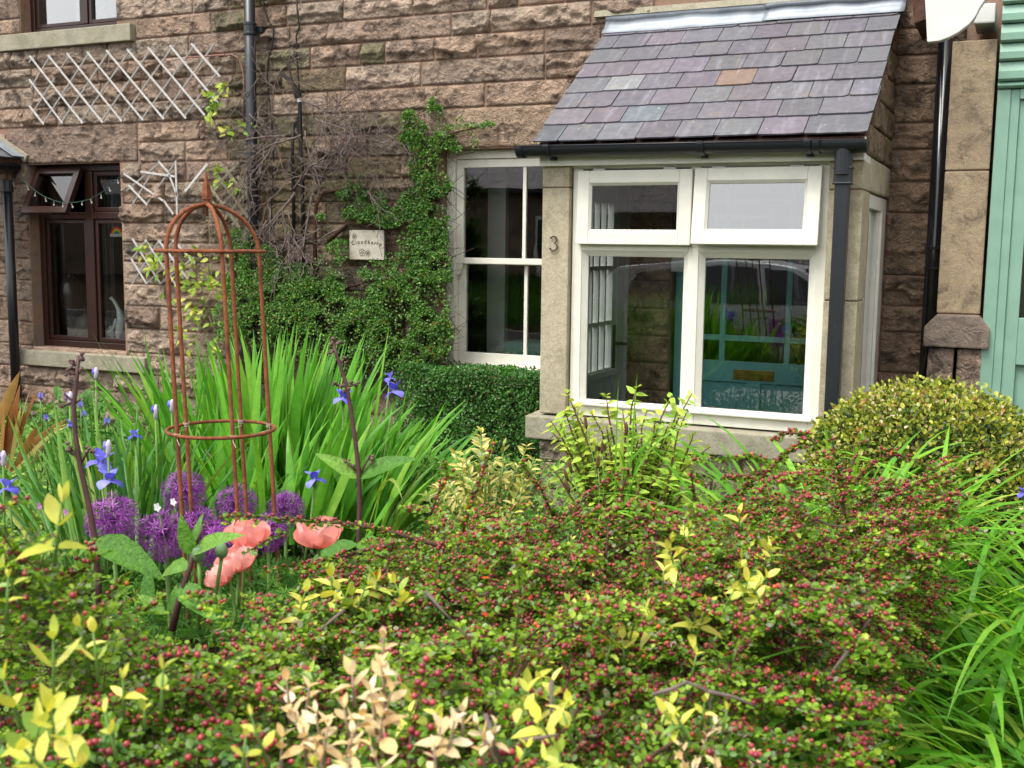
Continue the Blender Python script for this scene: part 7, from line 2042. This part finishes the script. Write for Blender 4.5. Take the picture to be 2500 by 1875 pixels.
privet('two pale yellow privet tips left of the dried shoot', [(300, 1660, 1.26, 2, .030), (398, 1636, 1.28, 2, .030), (352, 1735, 1.25, 1, .03), (612, 1748, 1.22, 3, .022), (600, 1800, 1.2, 2, .02), (770, 1870, 1.12, 2, .02)], spacing=.02)
privet('yellow privet cluster behind the bush right of the poppies', [(745, 1445, 2.05, 3, .034), (735, 1475, 2.0, 3, .030), (808, 1408, 2.1, 3, .036), (830, 1440, 2.05, 3, .034), (860, 1455, 2.05, 2, .034), (905, 1405, 2.1, 3, .036), (920, 1420, 2.1, 2, .034), (965, 1425, 2.05, 3, .034), (820, 1470, 2.0, 2, .03), (985, 1455, 2.05, 2, .03), (890, 1440, 2.05, 3, .03)], spacing=.016)
privet('olive yellow privet leaves in a hollow left of the dead shoots', [(1010, 1690, 1.5, 3, .028), (1050, 1720, 1.48, 3, .028), (1065, 1745, 1.45, 2, .026), (1000, 1740, 1.45, 2, .026), (760, 1640, 1.5, 2, .022)], spacing=.014)
privet('yellow privet leaves near the bottom centre of the bush', [(1278, 1735, 1.4, 2, .030), (1318, 1760, 1.36, 3, .034), (1390, 1725, 1.42, 2, .034), (1375, 1740, 1.4, 2, .03), (1285, 1825, 1.3, 2, .026), (1365, 1840, 1.3, 3, .028), (1330, 1855, 1.28, 2, .026), (1310, 1660, 1.5, 3, .032), (1350, 1665, 1.5, 3, .032), (1290, 1690, 1.48, 2, .03)], spacing=.018)
privet('yellow privet cluster in the middle of the bush under the porch', [(1580, 1490, 1.8, 3, .034), (1550, 1515, 1.78, 3, .032), (1500, 1545, 1.75, 3, .032), (1520, 1560, 1.75, 2, .034), (1420, 1500, 1.8, 2, .030), (1435, 1475, 1.85, 2, .028), (1480, 1500, 1.78, 2, .028), (1390, 1470, 1.85, 2, .026)], spacing=.016)
privet('yellow privet tips among the berries in front of the stone base', [(1640, 1325, 2.15, 3, .036), (1670, 1300, 2.15, 2, .032), (1635, 1345, 2.1, 3, .034), (1620, 1395, 2.0, 2, .03), (1680, 1290, 2.2, 2, .026), (1805, 1255, 2.3, 2, .03), (1395, 1320, 2.2, 2, .018), (1880, 1325, 2.2, 3, .034), (1660, 1355, 2.1, 2, .03)], spacing=.016)
privet('yellow privet tips right of the middle cluster in the berried bush', [(1725, 1485, 1.8, 3, .032), (1700, 1505, 1.8, 3, .03), (1825, 1420, 1.95, 3, .034), (1845, 1440, 1.9, 3, .034), (1870, 1410, 1.95, 3, .034), (1810, 1365, 2.0, 2, .03), (1880, 1340, 2.1, 2, .03), (1790, 1445, 1.9, 2, .03), (1800, 1580, 1.75, 1, .028), (1700, 1600, 1.7, 2, .026)], spacing=.016)
privet('greenish yellow privet leaves beside the bare grey twig low right', [(1635, 1720, 1.45, 3, .030), (1650, 1745, 1.42, 2, .03), (1720, 1715, 1.5, 2, .022), (1775, 1735, 1.5, 2, .022), (1640, 1760, 1.42, 2, .03)], spacing=.016)
for lb, items in (('tall cluster of dried straw coloured leaves at the bottom centre', [(935, 1560, 1.22, 4, 0.024, (.0, 0)), (930, 1625, 1.21, 3, 0.024), (860, 1650, 1.2, 2, 0.035, (-.1, 0)), (955, 1690, 1.2, 3, 0.032, (.3, 0)), (905, 1690, 1.19, 3, 0.029), (880, 1750, 1.17, 3, 0.029), (930, 1750, 1.18, 3, 0.027), (860, 1790, 1.15, 3, 0.027), (905, 1820, 1.13, 4, 0.029), (840, 1730, 1.18, 2, 0.029, (-.2, 0)), (855, 1850, 1.1, 3, 0.026)]),
                  ('dried tan leaves left of the tall dead shoot', [(700, 1665, 1.22, 3, 0.026, (-.1, 0)), (755, 1680, 1.22, 2, 0.022), (770, 1740, 1.18, 3, 0.029, (-.2, 0)), (740, 1775, 1.17, 3, 0.027), (800, 1775, 1.17, 3, 0.027), (770, 1830, 1.14, 3, 0.027), (720, 1740, 1.2, 2, .03), (690, 1800, 1.18, 2, 0.022)]),
                  ('dried orange tan leaves right of the tall dead shoot', [(1075, 1775, 1.17, 3, 0.024), (1110, 1760, 1.17, 3, 0.024, (.2, 0)), (1060, 1820, 1.14, 3, 0.022), (1130, 1740, 1.2, 2, 0.022), (1165, 1770, 1.2, 3, 0.021), (1210, 1765, 1.22, 3, 0.018), (1180, 1810, 1.2, 2, 0.018)]),
                  ('small withered cream leaves low right under the berries', [(1745, 1770, 1.42, 3, 0.019), (1725, 1800, 1.4, 3, 0.018), (1665, 1855, 1.3, 3, 0.019), (1700, 1865, 1.3, 3, 0.019), (1745, 1865, 1.3, 3, 0.021), (1840, 1840, 1.4, 2, .02), (1660, 1820, 1.35, 2, 0.018)])):
    privet(lb, items, M_BEIGE, 'dried_privet_shoot', 'dead shoot', spacing=.012, stem=M_DRY, droop=.4)
# ================================================================== ACROSS THE STREET (seen in the window glass)
OH = empty('opposite_house', (-4, -17, 0), 'low stone house across the street mirrored in the window glass', 'house')
def m_ohwall():
    t = NT('far_stone_courses')
    br = t.n('ShaderNodeTexBrick'); br.inputs['Scale'].default_value = 1.0
    br.inputs['Brick Width'].default_value = .55; br.inputs['Row Height'].default_value = .2; br.inputs['Mortar Size'].default_value = .008
    br.inputs['Color1'].default_value = (.26, .19, .14, 1); br.inputs['Color2'].default_value = (.19, .15, .11, 1); br.inputs['Mortar'].default_value = (.28, .21, .16, 1)
    mp = t.n('ShaderNodeMapping'); mp.inputs['Rotation'].default_value = (math.radians(90), 0, 0); t.l(t.pos(), mp.inputs['Vector']); t.l(mp.outputs[0], br.inputs['Vector'])
    return t.pbsdf(t.mix(br.outputs['Color'], (.06, .05, .05), t.math('MULTIPLY', t.maprange(t.noise(3, 5), .5, .65), .6)), .9, .2)
b = MB(); b.box((-26, -22, 0), (12, -15.6, 2.9)); b.build('wall', m_ohwall(), OH)
def m_ohroof():
    t = NT('far_slates')
    br = t.n('ShaderNodeTexBrick'); br.inputs['Scale'].default_value = 1.0
    br.inputs['Brick Width'].default_value = .5; br.inputs['Row Height'].default_value = .28; br.inputs['Mortar Size'].default_value = .012
    br.inputs['Color1'].default_value = (.15, .14, .155, 1); br.inputs['Color2'].default_value = (.19, .175, .19, 1); br.inputs['Mortar'].default_value = (.05, .05, .05, 1)
    t.l(t.pos(), br.inputs['Vector'])
    return t.pbsdf(br.outputs['Color'], .6, .3)
b = MB(); b.prism([(-26.4, -15.3, 2.85), (-26.4, -18.8, 4.9), (-26.4, -22.3, 2.85), (-26.4, -18.8, 4.7)], (38.8, 0, 0)); b.build('roof', m_ohroof(), OH)
b = MB(); b.box((-26.4, -15.28, 2.78), (12.4, -15.2, 2.86)); b.build('gutter', M_BLACKP, OH)
M_DKGL = m_plain('far_window_glass', (.03, .035, .04), .08, .6)
for xw in (-20, -14, -9.2, -5.2, 1.5, 6.5):
    w = MB(); frame_rect(w, xw - .6, xw + .6, .95, 2.3, -15.64, -15.56, .07); w.box((xw - .03, -15.63, 1.02), (xw + .03, -15.57, 2.23)); wo = w.build('window', M_WHITE, OH)
    p = MB(); p.box((xw - .52, -15.61, 1.03), (xw - .03, -15.59, 2.22)); p.box((xw + .03, -15.61, 1.03), (xw + .52, -15.59, 2.22)); p.build('pane', M_DKGL, wo)
b = MB(); b.box((-2.5, -15.66, .02), (-1.55, -15.57, 2.2)); b.build('door', M_GREYDOOR, OH)
b = MB(); b.box((-60, -11.3, -.01), (60, -11.0, .12)); tag(b.build('kerb', bpy.data.materials['pavement_concrete']), kind='structure')
bank = MB(); bank.add([(-60, -11.0, .1), (60, -11.0, .1), (60, -15.6, .75), (-60, -15.6, .75)], [(0, 1, 2, 3)]); tag(bank.build('verge', bpy.data.materials['garden_soil']), kind='structure')
n = 9000; pos = np.stack([RNG.uniform(-15, -5.6, n), RNG.uniform(-15.5, -11.1, n), np.zeros(n)], 1); pos[:, 2] = .1 + (-11.0 - pos[:, 1]) * .1413
d = rvec(n, .25); d[:, 2] += 1
np_mesh('verge_grass', [(*scatter(TINY, pos, d, rvec(n), RNG.uniform(.18, .4, n), RNG.random(n), sx=np.full(n, .12)), 0)], M_GRASS, kind='stuff')

# parked car (silver grey estate), nose to the right
CAR = empty('parked_car', (-2.8, -9.3, 0), 'silver estate car with roof bars parked across the street, mirrored in the porch glass', 'car')
M_CARP = m_plain('silver_car_paint', (.74, .76, .80), .22, .6, .2, var=.03)
M_TYRE = m_plain('tyre_rubber', (.02, .02, .02), .8)
cx, cyc = -2.8, -9.35
side = [(-2.25, .32), (-2.28, .75), (-2.2, .98), (-1.85, 1.40), (-1.3, 1.47), (-.2, 1.49), (.35, 1.42), (1.05, 1.02), (2.0, .86), (2.22, .7), (2.22, .32)]
b = MB(); L1 = [(cx + x, cyc + .80 - (max(0, z - .95) * .28), z) for x, z in side]; L2 = [(cx + x, cyc - .80 + (max(0, z - .95) * .28), z) for x, z in side]
m = len(side); b.add(L1 + L2, [tuple(range(m)), tuple(range(2 * m - 1, m - 1, -1))] + [(i, i + m, (i + 1) % m + m, (i + 1) % m) for i in range(m)])
b.build('body', M_CARP, CAR, bevel=.03, seg=3)
for s in (1, -1):
    for pol in ([(-1.75, 1.02), (-1.62, 1.34), (-.95, 1.40), (-.95, 1.0)], [(-.88, 1.0), (-.88, 1.41), (-.1, 1.42), (-.02, .99)], [(.06, .99), (-.02, 1.42), (.3, 1.37), (.85, 1.0)]):
        w = MB(); w.prism([(cx + x, cyc + s * (.803 - max(0, z - .95) * .28), z) for x, z in pol], (0, s * .004, 0)); w.build('side_window', M_DKGL, CAR)
    r = MB(); r.tube([(cx - 1.6, cyc + s * .58, 1.50), (cx - 1.4, cyc + s * .58, 1.55), (cx - .2, cyc + s * .58, 1.57), (cx + .1, cyc + s * .58, 1.50)], .02, 8); r.build('roof_rail', M_BLACKP, CAR)
    for wx in (-1.4, 1.4):
        wh = MB(); wh.lathe([(.05, -.1), (.29, -.1), (.32, -.07), (.32, .07), (.29, .1), (.05, .1)], (cx + wx, cyc + s * .74, .32), 24, axis='Y'); wo = wh.build('wheel', M_TYRE, CAR)
        rm = MB(); rm.lathe([(.03, 0), (.2, 0), (.21, .012), (.03, .02)], (cx + wx, cyc + s * (.74 + .102) - (.0 if s > 0 else .012), .32), 20, axis='Y'); rm.build('rim', M_CARP, wo)
w = MB(); w.prism([(cx + .42, cyc + .62, 1.40), (cx + .42, cyc - .62, 1.40), (cx + 1.04, cyc - .72, 1.035), (cx + 1.04, cyc + .72, 1.035)], (.01, 0, .012)); w.build('windscreen', M_DKGL, CAR)
w = MB(); w.prism([(cx - 1.88, cyc + .62, 1.37), (cx - 1.88, cyc - .62, 1.37), (cx - 2.19, cyc - .72, 1.02), (cx - 2.19, cyc + .72, 1.02)], (-.012, 0, .008)); w.build('rear_window', M_DKGL, CAR)
for s in (1, -1):
    l = MB(); l.box((cx + 2.19, cyc + s * .62 - .14, .68), (cx + 2.235, cyc + s * .62 + .14, .80)); l.build('headlight', M_WHITE2, CAR)
    l = MB(); l.box((cx - 2.30, cyc + s * .7 - .06, .75), (cx - 2.25, cyc + s * .7 + .06, .98)); l.build('tail_light', m_plain('red_lens', (.4, .02, .02), .2), CAR)
